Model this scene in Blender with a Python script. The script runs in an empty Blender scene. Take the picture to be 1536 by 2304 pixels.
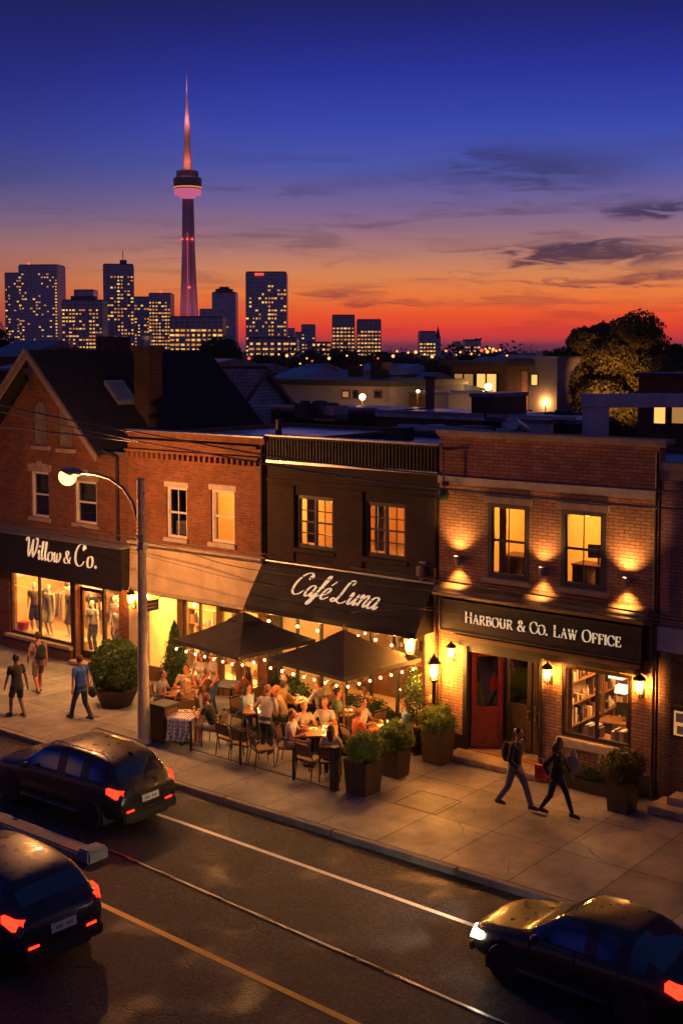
import bpy, bmesh, math, random
from math import sin, cos, pi, radians as rad
from mathutils import Vector, Matrix, noise as mnoise
random.seed(7)
SC = bpy.context.scene
COL = SC.collection

# ---------------------------------------------------------------- camera
YAW = rad(38.8); TILT = rad(4.0); FPX = 2833.0; HCAM = 10.0
PPY = 790 + FPX * math.tan(TILT)
cam_d = bpy.data.cameras.new('camera'); cam = bpy.data.objects.new('camera', cam_d); COL.objects.link(cam)
cam.location = (0, 0, HCAM); cam.rotation_euler = (rad(90) - TILT, 0, YAW)
cam_d.sensor_fit = 'HORIZONTAL'; cam_d.sensor_width = 36; cam_d.lens = 36 * FPX / 1536
cam_d.shift_y = (PPY - 1152) / 1536; cam_d.clip_start = 0.2; cam_d.clip_end = 9000
SC.camera = cam

# ---------------------------------------------------------------- render / exposure
SC.view_settings.view_transform = 'Standard'; SC.view_settings.look = 'None'
SC.view_settings.exposure = 0.18; SC.view_settings.gamma = 1; SC.view_settings.use_curve_mapping = False
SC.render.engine = 'CYCLES'
SC.cycles.use_denoising = True
SC.cycles.max_bounces = 6; SC.cycles.transparent_max_bounces = 12
SC.cycles.caustics_reflective = False; SC.cycles.caustics_refractive = False
SC.cycles.sample_clamp_indirect = 3.0
SC.cycles.use_light_tree = True

def s2l(c): return tuple(((v/255)/12.92 if v/255 <= .04045 else ((v/255+.055)/1.055)**2.4) for v in c)

# ---------------------------------------------------------------- sky: dusk air over the sunset, NISHITA for the faint general light
W = bpy.data.worlds.new('World'); SC.world = W; W.use_nodes = True
nt = W.node_tree; N = nt.nodes; Lk = nt.links; N.clear()
def nn(t, **k):
    n = N.new(t)
    for a, b in k.items(): setattr(n, a, b)
    return n
wo = nn('ShaderNodeOutputWorld'); bg1 = nn('ShaderNodeBackground'); bg2 = nn('ShaderNodeBackground'); addb = nn('ShaderNodeAddShader')
sky = nn('ShaderNodeTexSky', sky_type='NISHITA', sun_disc=False); sky.sun_elevation = rad(-4.0); sky.sun_rotation = -YAW + rad(6)
Lk.new(sky.outputs[0], bg2.inputs[0]); bg2.inputs[1].default_value = 0.06
tc = nn('ShaderNodeTexCoord'); sep = nn('ShaderNodeSeparateXYZ'); Lk.new(tc.outputs['Generated'], sep.inputs[0])
def ramp(stops):
    r = nn('ShaderNodeValToRGB'); cr = r.color_ramp; cr.interpolation = 'EASE' if False else 'LINEAR'
    while len(cr.elements) > 1: cr.elements.remove(cr.elements[-1])
    for i, (p, c) in enumerate(stops):
        e = cr.elements[0] if i == 0 else cr.elements.new(p)
        e.position = p; e.color = (*s2l(c), 1)
    return r
def wm(op, a, b=None, c=None, clamp=False):
    n = nn('ShaderNodeMath', operation=op); n.use_clamp = clamp
    for i, v in enumerate((a, b, c)):
        if v is None: continue
        if isinstance(v, (int, float)): n.inputs[i].default_value = v
        else: Lk.new(v, n.inputs[i])
    return n.outputs[0]
zz = sep.outputs['Z']
fac = wm('SQRT', wm('MAXIMUM', zz, 0.0))        # finer steps near the horizon
def st(y): return math.sqrt(math.sin(math.atan((790-y)/FPX)))
rR = ramp([(0,(92,48,74)),(st(777),(112,50,72)),(st(762),(190,58,60)),(st(740),(228,62,46)),(st(705),(240,86,38)),(st(660),(240,124,54)),(st(615),(218,134,84)),(st(565),(182,124,112)),(st(515),(146,108,130)),(st(455),(112,96,150)),(st(385),(74,84,168)),(st(290),(48,68,174)),(st(180),(29,46,154)),(st(90),(20,32,126)),(st(0),(14,22,94)),(.62,(21,34,92)),(1,(31,50,90))])
rL = ramp([(0,(70,42,58)),(st(765),(96,52,62)),(st(735),(140,62,58)),(st(690),(178,82,60)),(st(640),(184,100,72)),(st(590),(172,106,92)),(st(540),(146,104,116)),(st(480),(106,92,132)),(st(410),(68,70,134)),(st(320),(44,56,142)),(st(200),(26,37,126)),(st(90),(17,26,104)),(st(0),(12,18,80)),(.62,(21,34,88)),(1,(31,50,90))])
Lk.new(fac, rR.inputs[0]); Lk.new(fac, rL.inputs[0])
az = YAW - math.atan((1150-768)/FPX)     # azimuth of the sunset (turned from +Y)
sd = (-math.sin(az), math.cos(az), 0)
dp = nn('ShaderNodeVectorMath', operation='DOT_PRODUCT'); dp.inputs[1].default_value = sd; Lk.new(tc.outputs['Generated'], dp.inputs[0])
mr = nn('ShaderNodeMapRange', interpolation_type='SMOOTHSTEP'); mr.inputs[1].default_value = .9; mr.inputs[2].default_value = .985
Lk.new(dp.outputs['Value'], mr.inputs[0])
mixA = nn('ShaderNodeMixRGB'); Lk.new(mr.outputs[0], mixA.inputs[0]); Lk.new(rL.outputs[0], mixA.inputs[1]); Lk.new(rR.outputs[0], mixA.inputs[2])
# clouds: flat streaks
map1 = nn('ShaderNodeMapping'); map1.inputs['Scale'].default_value = (3.6, 3.6, 34); Lk.new(tc.outputs['Generated'], map1.inputs[0])
n1 = nn('ShaderNodeTexNoise'); n1.inputs['Scale'].default_value = 2.1; n1.inputs['Detail'].default_value = 7; n1.inputs['Roughness'].default_value = .58; n1.inputs['Distortion'].default_value = .5
map1.inputs['Location'].default_value = (3.1, 1.4, 0.6)
Lk.new(map1.outputs[0], n1.inputs[0])
c1 = nn('ShaderNodeMapRange', interpolation_type='SMOOTHSTEP'); c1.inputs[1].default_value = .52; c1.inputs[2].default_value = .68
Lk.new(n1.outputs[0], c1.inputs[0])
hb = nn('ShaderNodeMapRange', interpolation_type='SMOOTHSTEP'); hb.inputs[1].default_value = .20; hb.inputs[2].default_value = .11; Lk.new(zz, hb.inputs[0])
hb2 = nn('ShaderNodeMapRange', interpolation_type='SMOOTHSTEP'); hb2.inputs[1].default_value = .005; hb2.inputs[2].default_value = .03; Lk.new(zz, hb2.inputs[0])
ar = nn('ShaderNodeMapRange', interpolation_type='SMOOTHSTEP'); ar.inputs[1].default_value = .93; ar.inputs[2].default_value = .99; ar.inputs[3].default_value = .35; Lk.new(dp.outputs['Value'], ar.inputs[0])
cf = wm('MULTIPLY', wm('MULTIPLY', c1.outputs[0], hb.outputs[0]), wm('MULTIPLY', hb2.outputs[0], ar.outputs[0]))
cf = wm('MULTIPLY', cf, .42)
# the larger cloud banks: soft-edged streaks placed in the sky by direction
def dotw(v):
    d = nn('ShaderNodeVectorMath', operation='DOT_PRODUCT'); d.inputs[1].default_value = v; Lk.new(tc.outputs['Generated'], d.inputs[0]); return d.outputs['Value']
fw_ = wm('MAXIMUM', dotw((-sin(YAW), cos(YAW), 0)), .2); U_ = wm('DIVIDE', dotw((cos(YAW), sin(YAW), 0)), fw_); V_ = wm('DIVIDE', zz, fw_)
n2 = nn('ShaderNodeTexNoise'); m2_ = nn('ShaderNodeMapping'); m2_.inputs['Scale'].default_value = (9, 9, 60); Lk.new(tc.outputs['Generated'], m2_.inputs[0]); Lk.new(m2_.outputs[0], n2.inputs[0])
n2.inputs['Scale'].default_value = 2.4; n2.inputs['Detail'].default_value = 8; n2.inputs['Roughness'].default_value = .6; n2.inputs['Distortion'].default_value = .8
ub = wm('ADD', U_, wm('MULTIPLY', wm('SUBTRACT', n2.outputs[0], .5), .16)); vb = wm('ADD', V_, wm('MULTIPLY', wm('SUBTRACT', n2.outputs[0], .5), .030))
tot = None
for (cx_, cy_, wx_, wy_, am_) in [(1240,380,270,58,.85),(860,405,220,26,.35),(1110,350,80,26,.3),(1370,572,220,26,1.2),(1300,552,50,16,.6),(1500,472,130,22,1.1),(1000,470,220,14,.35),(300,560,160,16,.35),(1160,560,140,10,.4),(1260,636,230,8,.8),(1480,622,110,17,.95),(780,512,190,12,.5),(800,655,120,17,.75),(880,680,240,9,.7),(820,580,140,18,.42),(60,600,140,34,.4),(160,462,240,22,.35),(1060,615,100,7,.55),(700,428,160,16,.4),(520,640,160,12,.4),(980,540,180,12,.4),(640,560,260,10,.35),(330,500,260,12,.4),(1180,660,150,7,.6)]:
    a_ = wm('POWER', wm('DIVIDE', wm('SUBTRACT', ub, (cx_-768)/FPX), wx_/FPX), 2.0); b_ = wm('POWER', wm('DIVIDE', wm('SUBTRACT', vb, (790-cy_)/FPX), wy_/FPX), 2.0)
    g_ = wm('MULTIPLY', wm('EXPONENT', wm('MULTIPLY', wm('ADD', a_, b_), -1.0)), am_); tot = g_ if tot is None else wm('ADD', tot, g_)
tot = wm('MULTIPLY', tot, wm('ADD', wm('MULTIPLY', n2.outputs[0], 1.7), .1))
bk = nn('ShaderNodeMapRange', interpolation_type='SMOOTHSTEP'); bk.inputs[1].default_value = .08; bk.inputs[2].default_value = 1.25; Lk.new(tot, bk.inputs[0])
cf = wm('MAXIMUM', cf, wm('MULTIPLY', bk.outputs[0], .92))
ccol = ramp([(0,(130,36,48)),(st(700),(150,50,52)),(st(610),(82,44,66)),(st(560),(58,38,66)),(st(470),(50,42,82)),(st(380),(46,46,102)),(1,(20,24,70))]); Lk.new(fac, ccol.inputs[0])
mixB = nn('ShaderNodeMixRGB'); Lk.new(cf, mixB.inputs[0]); Lk.new(mixA.outputs[0], mixB.inputs[1]); Lk.new(ccol.outputs[0], mixB.inputs[2])
Lk.new(mixB.outputs[0], bg1.inputs[0]); bg1.inputs[1].default_value = 0.93
Lk.new(bg1.outputs[0], addb.inputs[0]); Lk.new(bg2.outputs[0], addb.inputs[1]); Lk.new(addb.outputs[0], wo.inputs[0])

# ---------------------------------------------------------------- helpers
_R = Vector((cos(YAW), sin(YAW), 0)); _Fh = Vector((-sin(YAW), cos(YAW), 0))
_Fd = _Fh*cos(TILT) + Vector((0,0,-sin(TILT))); _U = Vector((0,0,cos(TILT))) + _Fh*sin(TILT); _C = Vector((0,0,HCAM))
def _ray(x, y): return _Fd + _R*((x-768)/FPX) - _U*((y-PPY)/FPX)
def at(x, y, Y):
    d = _ray(x, y); return _C + d*(Y/d.y)
def atX(x, y, X):
    d = _ray(x, y); return _C + d*(X/d.x)
def G(x, y, z=0.0):
    d = _ray(x, y); return _C + d*((z-HCAM)/d.z)

def tag(o, label=None, cat=None, group=None, kind=None):
    if label: o['label'] = label
    if cat: o['category'] = cat
    if group: o['group'] = group
    if kind: o['kind'] = kind
    return o
def thing(name, label, cat, loc=(0,0,0), rz=0, group=None):
    o = bpy.data.objects.new(name, None); COL.objects.link(o); o.location = loc; o.rotation_euler = (0,0,rz); o.empty_display_size = .2
    return tag(o, label, cat, group)
def wmat(o):
    m = Matrix.LocRotScale(o.location, o.rotation_euler, o.scale)
    return (wmat(o.parent) @ m) if o.parent else m

class MB:
    def __init__(s): s.v = []; s.f = []; s.m = []; s.mi = 0
    def add(s, vs, fs):
        b = len(s.v); s.v += [tuple(v) for v in vs]; s.f += [tuple(i+b for i in f) for f in fs]; s.m += [s.mi]*len(fs); return s
    def box(s, x0, y0, z0, x1, y1, z1):
        vs = [(x,y,z) for z in (z0,z1) for y in (y0,y1) for x in (x0,x1)]
        return s.add(vs, [(0,2,3,1),(4,5,7,6),(0,1,5,4),(2,6,7,3),(0,4,6,2),(1,3,7,5)])
    def cbox(s, c, size, rz=0, rx=0, ry=0, taper=1.0):
        M = Matrix.Translation(c) @ Matrix.Rotation(rz,4,'Z') @ Matrix.Rotation(ry,4,'Y') @ Matrix.Rotation(rx,4,'X')
        a,b,c2 = size[0]/2,size[1]/2,size[2]/2
        vs = [M @ Vector((x*(taper if z<0 else 1),y*(taper if z<0 else 1),z)) for z in (-c2,c2) for y in (-b,b) for x in (-a,a)]
        return s.add(vs, [(0,2,3,1),(4,5,7,6),(0,1,5,4),(2,6,7,3),(0,4,6,2),(1,3,7,5)])
    def tube(s, pts, r, n=8, caps=True):
        pts = [Vector(p) for p in pts]; k = len(pts)
        rs = r if isinstance(r, (list,tuple)) else [r]*k
        base = len(s.v); up = None; rings = []
        for i, p in enumerate(pts):
            d = (pts[min(i+1,k-1)] - pts[max(i-1,0)]).normalized()
            if up is None:
                up = Vector((0,0,1)) if abs(d.z) < .9 else Vector((1,0,0))
            u = (up - d*up.dot(d)).normalized(); w = d.cross(u); up = u
            rings.append([p + (u*cos(2*pi*j/n) + w*sin(2*pi*j/n))*rs[i] for j in range(n)])
        vs = [q for rg in rings for q in rg]; fs = []
        for i in range(k-1):
            for j in range(n):
                fs.append((i*n+j, i*n+(j+1)%n, (i+1)*n+(j+1)%n, (i+1)*n+j))
        if caps: fs.append(tuple(range(n))[::-1]); fs.append(tuple((k-1)*n+j for j in range(n)))
        return s.add(vs, fs)
    def bar(s, a, b, w, h=None):
        h = h or w; a = Vector(a); b = Vector(b); d = (b-a).normalized()
        up = Vector((0,0,1)) if abs(d.z) < .95 else Vector((1,0,0))
        u = d.cross(up).normalized(); v = u.cross(d)
        vs = [p + u*(i*w/2) + v*(j*h/2) for p in (a,b) for j in (-1,1) for i in (-1,1)]
        return s.add(vs, [(0,1,3,2),(4,6,7,5),(0,4,5,1),(2,3,7,6),(0,2,6,4),(1,5,7,3)])
    def lathe(s, prof, c=(0,0,0), n=16, sq=1.0, M=None):
        k = len(prof); vs = []
        for r, z in prof:
            for j in range(n):
                a = 2*pi*j/n; v = Vector((c[0]+r*cos(a), c[1]+r*sin(a)*sq, c[2]+z)); vs.append(M @ v if M else v)
        fs = [(i*n+j, i*n+(j+1)%n, (i+1)*n+(j+1)%n, (i+1)*n+j) for i in range(k-1) for j in range(n)]
        fs += [tuple(range(n))[::-1], tuple((k-1)*n+j for j in range(n))]
        return s.add(vs, fs)
    def ball(s, c, r, n=12, m=8):
        rx, ry, rz = r if isinstance(r, (tuple,list)) else (r,r,r)
        vs = [(c[0], c[1], c[2]-rz)]
        for i in range(1, m):
            t = -pi/2 + pi*i/m
            for j in range(n):
                a = 2*pi*j/n; vs.append((c[0]+rx*cos(t)*cos(a), c[1]+ry*cos(t)*sin(a), c[2]+rz*sin(t)))
        vs.append((c[0], c[1], c[2]+rz)); L = len(vs)-1
        fs = [(0, 1+(j+1)%n, 1+j) for j in range(n)]
        for i in range(m-2):
            for j in range(n): fs.append((1+i*n+j, 1+i*n+(j+1)%n, 1+(i+1)*n+(j+1)%n, 1+(i+1)*n+j))
        fs += [(1+(m-2)*n+j, 1+(m-2)*n+(j+1)%n, L) for j in range(n)]
        return s.add(vs, fs)
    def prism(s, poly, a, b, axis='y'):
        # poly in the plane across axis, extruded from a to b
        def P(u, v, t): return (u,t,v) if axis=='y' else ((t,u,v) if axis=='x' else (u,v,t))
        n = len(poly); vs = [P(u,v,a) for u,v in poly] + [P(u,v,b) for u,v in poly]
        fs = [tuple(range(n))[::-1], tuple(range(n,2*n))] + [(i,(i+1)%n,(i+1)%n+n,i+n) for i in range(n)]
        return s.add(vs, fs)
    def quad(s, a, b, c, d): return s.add([a,b,c,d], [(0,1,2,3)])
    def data(s, name, mats, smooth=False, bevel=0):
        me = bpy.data.meshes.new(name); me.from_pydata(s.v, [], s.f)
        for m in (mats if isinstance(mats,(list,tuple)) else [mats]): me.materials.append(m)
        me.polygons.foreach_set('material_index', s.m)
        if bevel or True:
            bm = bmesh.new(); bm.from_mesh(me)
            if bevel:
                bmesh.ops.remove_doubles(bm, verts=bm.verts, dist=1e-5)
                es = [e for e in bm.edges if len(e.link_faces)==2 and e.calc_face_angle(0) > .6]
                bmesh.ops.bevel(bm, geom=es, offset=bevel, segments=2, affect='EDGES', clamp_overlap=True)
            bmesh.ops.recalc_face_normals(bm, faces=bm.faces) if len(s.f) < 20000 else None
            bm.to_mesh(me); bm.free()
        if smooth:
            me.polygons.foreach_set('use_smooth', [True]*len(me.polygons))
            if smooth != 'all':
                try: me.set_sharp_from_angle(angle=rad(40))
                except Exception: pass
        return me
    def build(s, name, mats, parent=None, smooth=False, bevel=0, world=True):
        """link as one object; when world, vertices are world positions and are brought into the parent's frame"""
        if parent is not None and world:
            Mi = wmat(parent).inverted(); s.v = [tuple(Mi @ Vector(v)) for v in s.v]
        o = bpy.data.objects.new(name, s.data(name, mats, smooth, bevel)); COL.objects.link(o); o.parent = parent
        return o
def struct(name, mb, m, **k): return tag(mb.build(name, m, **k), kind='structure')


def copy_tree(o, parent=None):
    ch = list(o.children); c = o.copy(); COL.objects.link(c); c.parent = parent
    for k in ch: copy_tree(k, c)
    return c

# ---------------------------------------------------------------- materials
MATS = {}
def newmat(name):
    m = bpy.data.materials.new(name); m.use_nodes = True; t = m.node_tree; t.nodes.clear(); MATS[name] = m
    return m, t
class NB:
    def __init__(s, t): s.t = t
    def n(s, ty, ins=None, **k):
        n = s.t.nodes.new(ty)
        for a, b in k.items(): setattr(n, a, b)
        for key, v in (ins or {}).items():
            sk = n.inputs[key]
            if hasattr(v, 'links') or isinstance(v, bpy.types.NodeSocket): s.t.links.new(v, sk)
            else: sk.default_value = v
        return n
    def m(s, op, a, b=0.0, clamp=False):
        n = s.n('ShaderNodeMath', {0:a, 1:b}, operation=op); n.use_clamp = clamp; return n.outputs[0]
    def mix(s, f, a, b, bt='MIX'):
        n = s.n('ShaderNodeMixRGB', {0:f, 1:a, 2:b}, blend_type=bt); return n.outputs[0]
def c4(c): return (*c, 1) if len(c) == 3 else c
def mat(name, col, rough=.7, metal=0, var=.25, scale=6, bump=.0, bscale=None, spec=.5, coord='Object', emit=None, estr=0, coat=0, sheen=0, stretch=(1,1,1), sample=True):
    if name in MATS: return MATS[name]
    m, t = newmat(name); b = NB(t)
    out = b.n('ShaderNodeOutputMaterial'); p = b.n('ShaderNodeBsdfPrincipled')
    tc = b.n('ShaderNodeTexCoord'); mp = b.n('ShaderNodeMapping', {'Vector': tc.outputs[coord], 'Scale': stretch})
    ns = b.n('ShaderNodeTexNoise', {'Vector': mp.outputs[0], 'Scale': scale, 'Detail': 6.0, 'Roughness': .6})
    mr = b.n('ShaderNodeMapRange', {0: ns.outputs[0], 1: .3, 2: .7, 3: 1-var, 4: 1+var})
    hv = b.n('ShaderNodeHueSaturation', {'Value': mr.outputs[0], 'Color': c4(col)})
    t.links.new(hv.outputs[0], p.inputs['Base Color'])
    rr = b.n('ShaderNodeMapRange', {0: ns.outputs[0], 1: .3, 2: .7, 3: max(.03,rough-.12*(rough>.15)), 4: min(1,rough+.12*(rough>.15))})
    t.links.new(rr.outputs[0], p.inputs['Roughness'])
    p.inputs['Metallic'].default_value = metal; p.inputs['Specular IOR Level'].default_value = spec
    p.inputs['Coat Weight'].default_value = coat; p.inputs['Coat Roughness'].default_value = .10; p.inputs['Sheen Weight'].default_value = sheen
    if bump:
        n2 = b.n('ShaderNodeTexNoise', {'Vector': mp.outputs[0], 'Scale': bscale or scale*4, 'Detail': 4.0})
        bp = b.n('ShaderNodeBump', {'Height': n2.outputs[0], 'Strength': bump, 'Distance': .02}); t.links.new(bp.outputs[0], p.inputs['Normal'])
    if emit:
        p.inputs['Emission Color'].default_value = c4(emit); p.inputs['Emission Strength'].default_value = estr
        if not sample: m.cycles.emission_sampling = 'NONE'
    t.links.new(p.outputs[0], out.inputs[0]); return m
def emis(name, col, s, sample=True):
    if name in MATS: return MATS[name]
    m, t = newmat(name); b = NB(t); out = b.n('ShaderNodeOutputMaterial')
    e = b.n('ShaderNodeEmission', {'Color': c4(col), 'Strength': s}); t.links.new(e.outputs[0], out.inputs[0])
    m.cycles.emission_sampling = 'AUTO' if sample else 'NONE'
    return m
def glass(name, tint=(1,1,1), refl=.12, rough=.02):
    if name in MATS: return MATS[name]
    m, t = newmat(name); b = NB(t); out = b.n('ShaderNodeOutputMaterial')
    tr = b.n('ShaderNodeBsdfTransparent', {'Color': c4(tint)}); gl = b.n('ShaderNodeBsdfGlossy', {'Roughness': rough, 'Color': (1,1,1,1)})
    lw = b.n('ShaderNodeLayerWeight', {'Blend': .25}); f = b.m('ADD', b.m('MULTIPLY', lw.outputs['Fresnel'], .6), refl*.5, True)
    mx = b.n('ShaderNodeMixShader', {0: f, 1: tr.outputs[0], 2: gl.outputs[0]}); t.links.new(mx.outputs[0], out.inputs[0]); return m
def wall_uv(b):
    """running coordinates for upright walls: (along, up) chosen from the face normal"""
    g = b.n('ShaderNodeNewGeometry'); sp = b.n('ShaderNodeSeparateXYZ', {0: g.outputs['Position']}); sn = b.n('ShaderNodeSeparateXYZ', {0: g.outputs['True Normal']})
    ax = b.m('GREATER_THAN', b.m('ABSOLUTE', sn.outputs[0]), .7)
    u = b.m('ADD', b.m('MULTIPLY', sp.outputs[1], ax), b.m('MULTIPLY', sp.outputs[0], b.m('SUBTRACT', 1.0, ax)))
    az = b.m('GREATER_THAN', b.m('ABSOLUTE', sn.outputs[2]), .7)
    v = b.m('ADD', b.m('MULTIPLY', sp.outputs[1], az), b.m('MULTIPLY', sp.outputs[2], b.m('SUBTRACT', 1.0, az)))
    return b.n('ShaderNodeCombineXYZ', {0: u, 1: v}).outputs[0], g.outputs['Position']
def brick(name, c1, c2, mortar, w=.225, h=.075, ms=.009, bump=.6, var=.35, rough=.85, stain=.3):
    if name in MATS: return MATS[name]
    m, t = newmat(name); b = NB(t); out = b.n('ShaderNodeOutputMaterial'); p = b.n('ShaderNodeBsdfPrincipled', {'Roughness': rough, 'Specular IOR Level': .3})
    uv, pos = wall_uv(b)
    wob = b.n('ShaderNodeTexNoise', {'Vector': pos, 'Scale': 3.0, 'Detail': 2.0})
    uv2 = b.n('ShaderNodeVectorMath', {0: uv, 1: b.n('ShaderNodeVectorMath', {0: wob.outputs['Color'], 3: .012}, operation='SCALE').outputs[0]}, operation='ADD').outputs[0]
    br = b.n('ShaderNodeTexBrick', {'Vector': uv2, 'Color1': c4(c1), 'Color2': c4(c2), 'Mortar': c4(mortar), 'Scale': 1.0, 'Mortar Size': ms, 'Mortar Smooth': .2, 'Bias': 0.0, 'Brick Width': w, 'Row Height': h})
    ns = b.n('ShaderNodeTexNoise', {'Vector': pos, 'Scale': 1.3, 'Detail': 5.0, 'Roughness': .65})
    n2 = b.n('ShaderNodeTexNoise', {'Vector': pos, 'Scale': 28.0, 'Detail': 4.0})
    v1 = b.n('ShaderNodeMapRange', {0: ns.outputs[0], 1: .3, 2: .7, 3: 1-stain, 4: 1+stain*.6}); v2 = b.n('ShaderNodeMapRange', {0: n2.outputs[0], 1: .3, 2: .7, 3: 1-var*.6, 4: 1+var*.6})
    hs = b.n('ShaderNodeHueSaturation', {'Value': b.m('MULTIPLY', v1.outputs[0], v2.outputs[0]), 'Color': br.outputs['Color']})
    t.links.new(hs.outputs[0], p.inputs['Base Color'])
    hgt = b.m('ADD', b.m('SUBTRACT', 1.0, br.outputs['Fac']), b.m('MULTIPLY', n2.outputs[0], .4))
    bp = b.n('ShaderNodeBump', {'Height': hgt, 'Strength': bump, 'Distance': .012}); t.links.new(bp.outputs[0], p.inputs['Normal'])
    t.links.new(p.outputs[0], out.inputs[0]); return m
def leafmat(name, c1, c2):
    if name in MATS: return MATS[name]
    m, t = newmat(name); b = NB(t); out = b.n('ShaderNodeOutputMaterial')
    g = b.n('ShaderNodeNewGeometry'); ns = b.n('ShaderNodeTexNoise', {'Vector': g.outputs['Position'], 'Scale': 9.0, 'Detail': 3.0})
    r = b.m('ADD', b.m('MULTIPLY', g.outputs['Random Per Island'], .6), b.m('MULTIPLY', ns.outputs[0], .4))
    col = b.mix(r, c4(c1), c4(c2))
    p = b.n('ShaderNodeBsdfPrincipled', {'Base Color': col, 'Roughness': .6, 'Specular IOR Level': .3}); tl = b.n('ShaderNodeBsdfTranslucent', {'Color': col})
    mx = b.n('ShaderNodeMixShader', {0: .25, 1: p.outputs[0], 2: tl.outputs[0]}); t.links.new(mx.outputs[0], out.inputs[0]); return m

def light(name, kind, loc, power, col, parent=None, size=.1, rot=None, spot=None, blend=.5, size_y=None, to=None):
    d = bpy.data.lights.new(name, kind); d.energy = power * LS.get(name, 3.2); d.color = col
    if kind == 'AREA':
        d.size = size
        if size_y: d.shape = 'RECTANGLE'; d.size_y = size_y
    else: d.shadow_soft_size = size
    if kind == 'SPOT': d.spot_size = rad(spot); d.spot_blend = blend
    o = bpy.data.objects.new(name, d); COL.objects.link(o)
    if rot: o.rotation_euler = rot
    if to is not None: o.rotation_euler = (Vector(to)-Vector(loc)).to_track_quat('-Z','Y').to_euler()
    o.location = loc
    if parent is not None:
        Mi = wmat(parent).inverted(); o.location = Mi @ Vector(loc); o.parent = parent
        if parent.rotation_euler.z: o.rotation_euler.z -= parent.rotation_euler.z
    return o
LS = {'shop_light': 11, 'lamp_light': 3.2, 'room_light': 5.4, 'pendant_light': 5.0, 'up_light': 5.0, 'down_light': 5.0, 'tower_floodlight': .055, 'flood_beam': 2.6, 'headlight_beam': .6, 'candle_light': 2.2}
WARM = (1.0, .45, .115); WARM2 = (1.0, .52, .17); AMBER = (1.0, .37, .10)
# ================================================================ shared materials
M_brickR = brick('red_brick', (.21,.065,.030), (.13,.040,.022), (.17,.12,.085))
M_brickO = brick('orange_brick', (.25,.085,.034), (.17,.055,.024), (.2,.13,.08))
M_brickD = brick('dark_painted_brick', (.055,.033,.022), (.040,.025,.018), (.03,.02,.015), var=.25)
M_brickT = brick('tan_brick', (.42,.22,.125), (.30,.15,.085), (.15,.085,.055), w=.26, h=.078, ms=.011)
M_brickP = brick('pink_brick', (.34,.17,.15), (.27,.13,.12), (.14,.07,.06))
M_chimney = brick('dark_chimney_brick', (.05,.022,.016), (.03,.014,.011), (.05,.04,.032))  # a darker brick than the others, for one roof chimney
M_brickDk = brick('old_dark_brick', (.13,.06,.04), (.09,.045,.03), (.16,.11,.08))
M_stone = mat('limestone', (.42,.35,.26), .8, var=.2, scale=5, bump=.3)
M_stoneD = mat('weathered_stone', (.32,.24,.16), .85, var=.3, scale=4, bump=.4)
M_stucco = mat('cream_stucco', (.56,.44,.27), .85, var=.28, scale=1.6, bump=.35, bscale=14)
M_black = mat('black_paint', (.018,.016,.014), .45, var=.3)
M_blackM = mat('black_metal', (.02,.018,.017), .4, metal=.4, var=.3)
M_char = mat('charcoal_paint', (.035,.033,.03), .55, var=.25)
M_greyf = mat('grey_window_frame', (.055,.052,.05), .5, var=.15)
M_white = mat('white_paint', (.62,.58,.52), .5, var=.12)
M_tar = mat('tar_roofing', (.10,.13,.17), .32, var=.5, scale=1.2, bump=.3)
M_roofG = mat('grey_roof_membrane', (.42,.52,.62), .24, var=.4, scale=.9, bump=.2)
M_shing = brick('slate_shingles', (.012,.013,.018), (.006,.007,.010), (.006,.006,.008), w=.3, h=.16, ms=.012, bump=.8)
M_shingB = brick('brown_shingles', (.40,.25,.24), (.30,.18,.17), (.02,.015,.015), w=.3, h=.18, ms=.012, bump=.8)
M_flash = mat('metal_flashing', (.35,.36,.38), .4, metal=.7, var=.2)
M_wood = mat('brown_wood', (.16,.07,.03), .5, var=.3, scale=3, stretch=(1,8,1))
M_tableW = mat('table_wood', (.30,.115,.035), .35, var=.2, scale=3, stretch=(1,9,1), coat=.3)
M_glass = glass('window_glass'); M_glassD = glass('dim_window_glass', (.75,.75,.75), .3)
M_red = mat('red_paint', (.17,.008,.008), .35, var=.15, coat=.4)
M_warmwall = mat('warm_plaster', (.62,.46,.28), .85, var=.1)
M_yelwall = mat('yellow_plaster', (.75,.50,.15), .85, var=.06)
M_floorw = mat('shop_floor', (.50,.33,.17), .4, var=.15)
M_dkin = mat('dim_room', (.10,.07,.05), .9)
M_curtain = mat('cream_curtain', (.50,.32,.16), .9, var=.15, scale=20, stretch=(3,3,.2))
M_bulb = emis('bulb_glow', (1.0,.52,.15), 190); M_bulbS = emis('small_bulb_glow', (1.0,.56,.18), 5, False)
M_core = emis('lamp_core_glow', (1.0,.45,.12), 850)
M_fil = emis('filament_glow', (1.0,.46,.12), 2600)
M_lant = emis('lantern_glow', (1.0,.50,.14), 60); M_lantB = emis('bright_lantern_glow', (1.0,.54,.17), 100)
def glowpane():
    m, t = newmat('glowing_lantern_glass'); b = NB(t); out = b.n('ShaderNodeOutputMaterial')
    a = b.n('ShaderNodeAddShader', {0: b.n('ShaderNodeBsdfTransparent', {'Color': (.9,.72,.4,1)}).outputs[0], 1: b.n('ShaderNodeEmission', {'Color': (1.0,.42,.09,1), 'Strength': 1.5}).outputs[0]})
    m.cycles.emission_sampling = 'NONE'; t.links.new(a.outputs[0], out.inputs[0]); return m
M_lpane = glowpane()
M_bglass = M_lpane.copy(); M_bglass.name = 'amber_bulb_glass'
for q_ in M_bglass.node_tree.nodes:
    if q_.type == 'EMISSION': q_.inputs[1].default_value = 3.2
    if q_.type == 'BSDF_TRANSPARENT': q_.inputs[0].default_value = (1,.95,.85,1)
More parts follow.
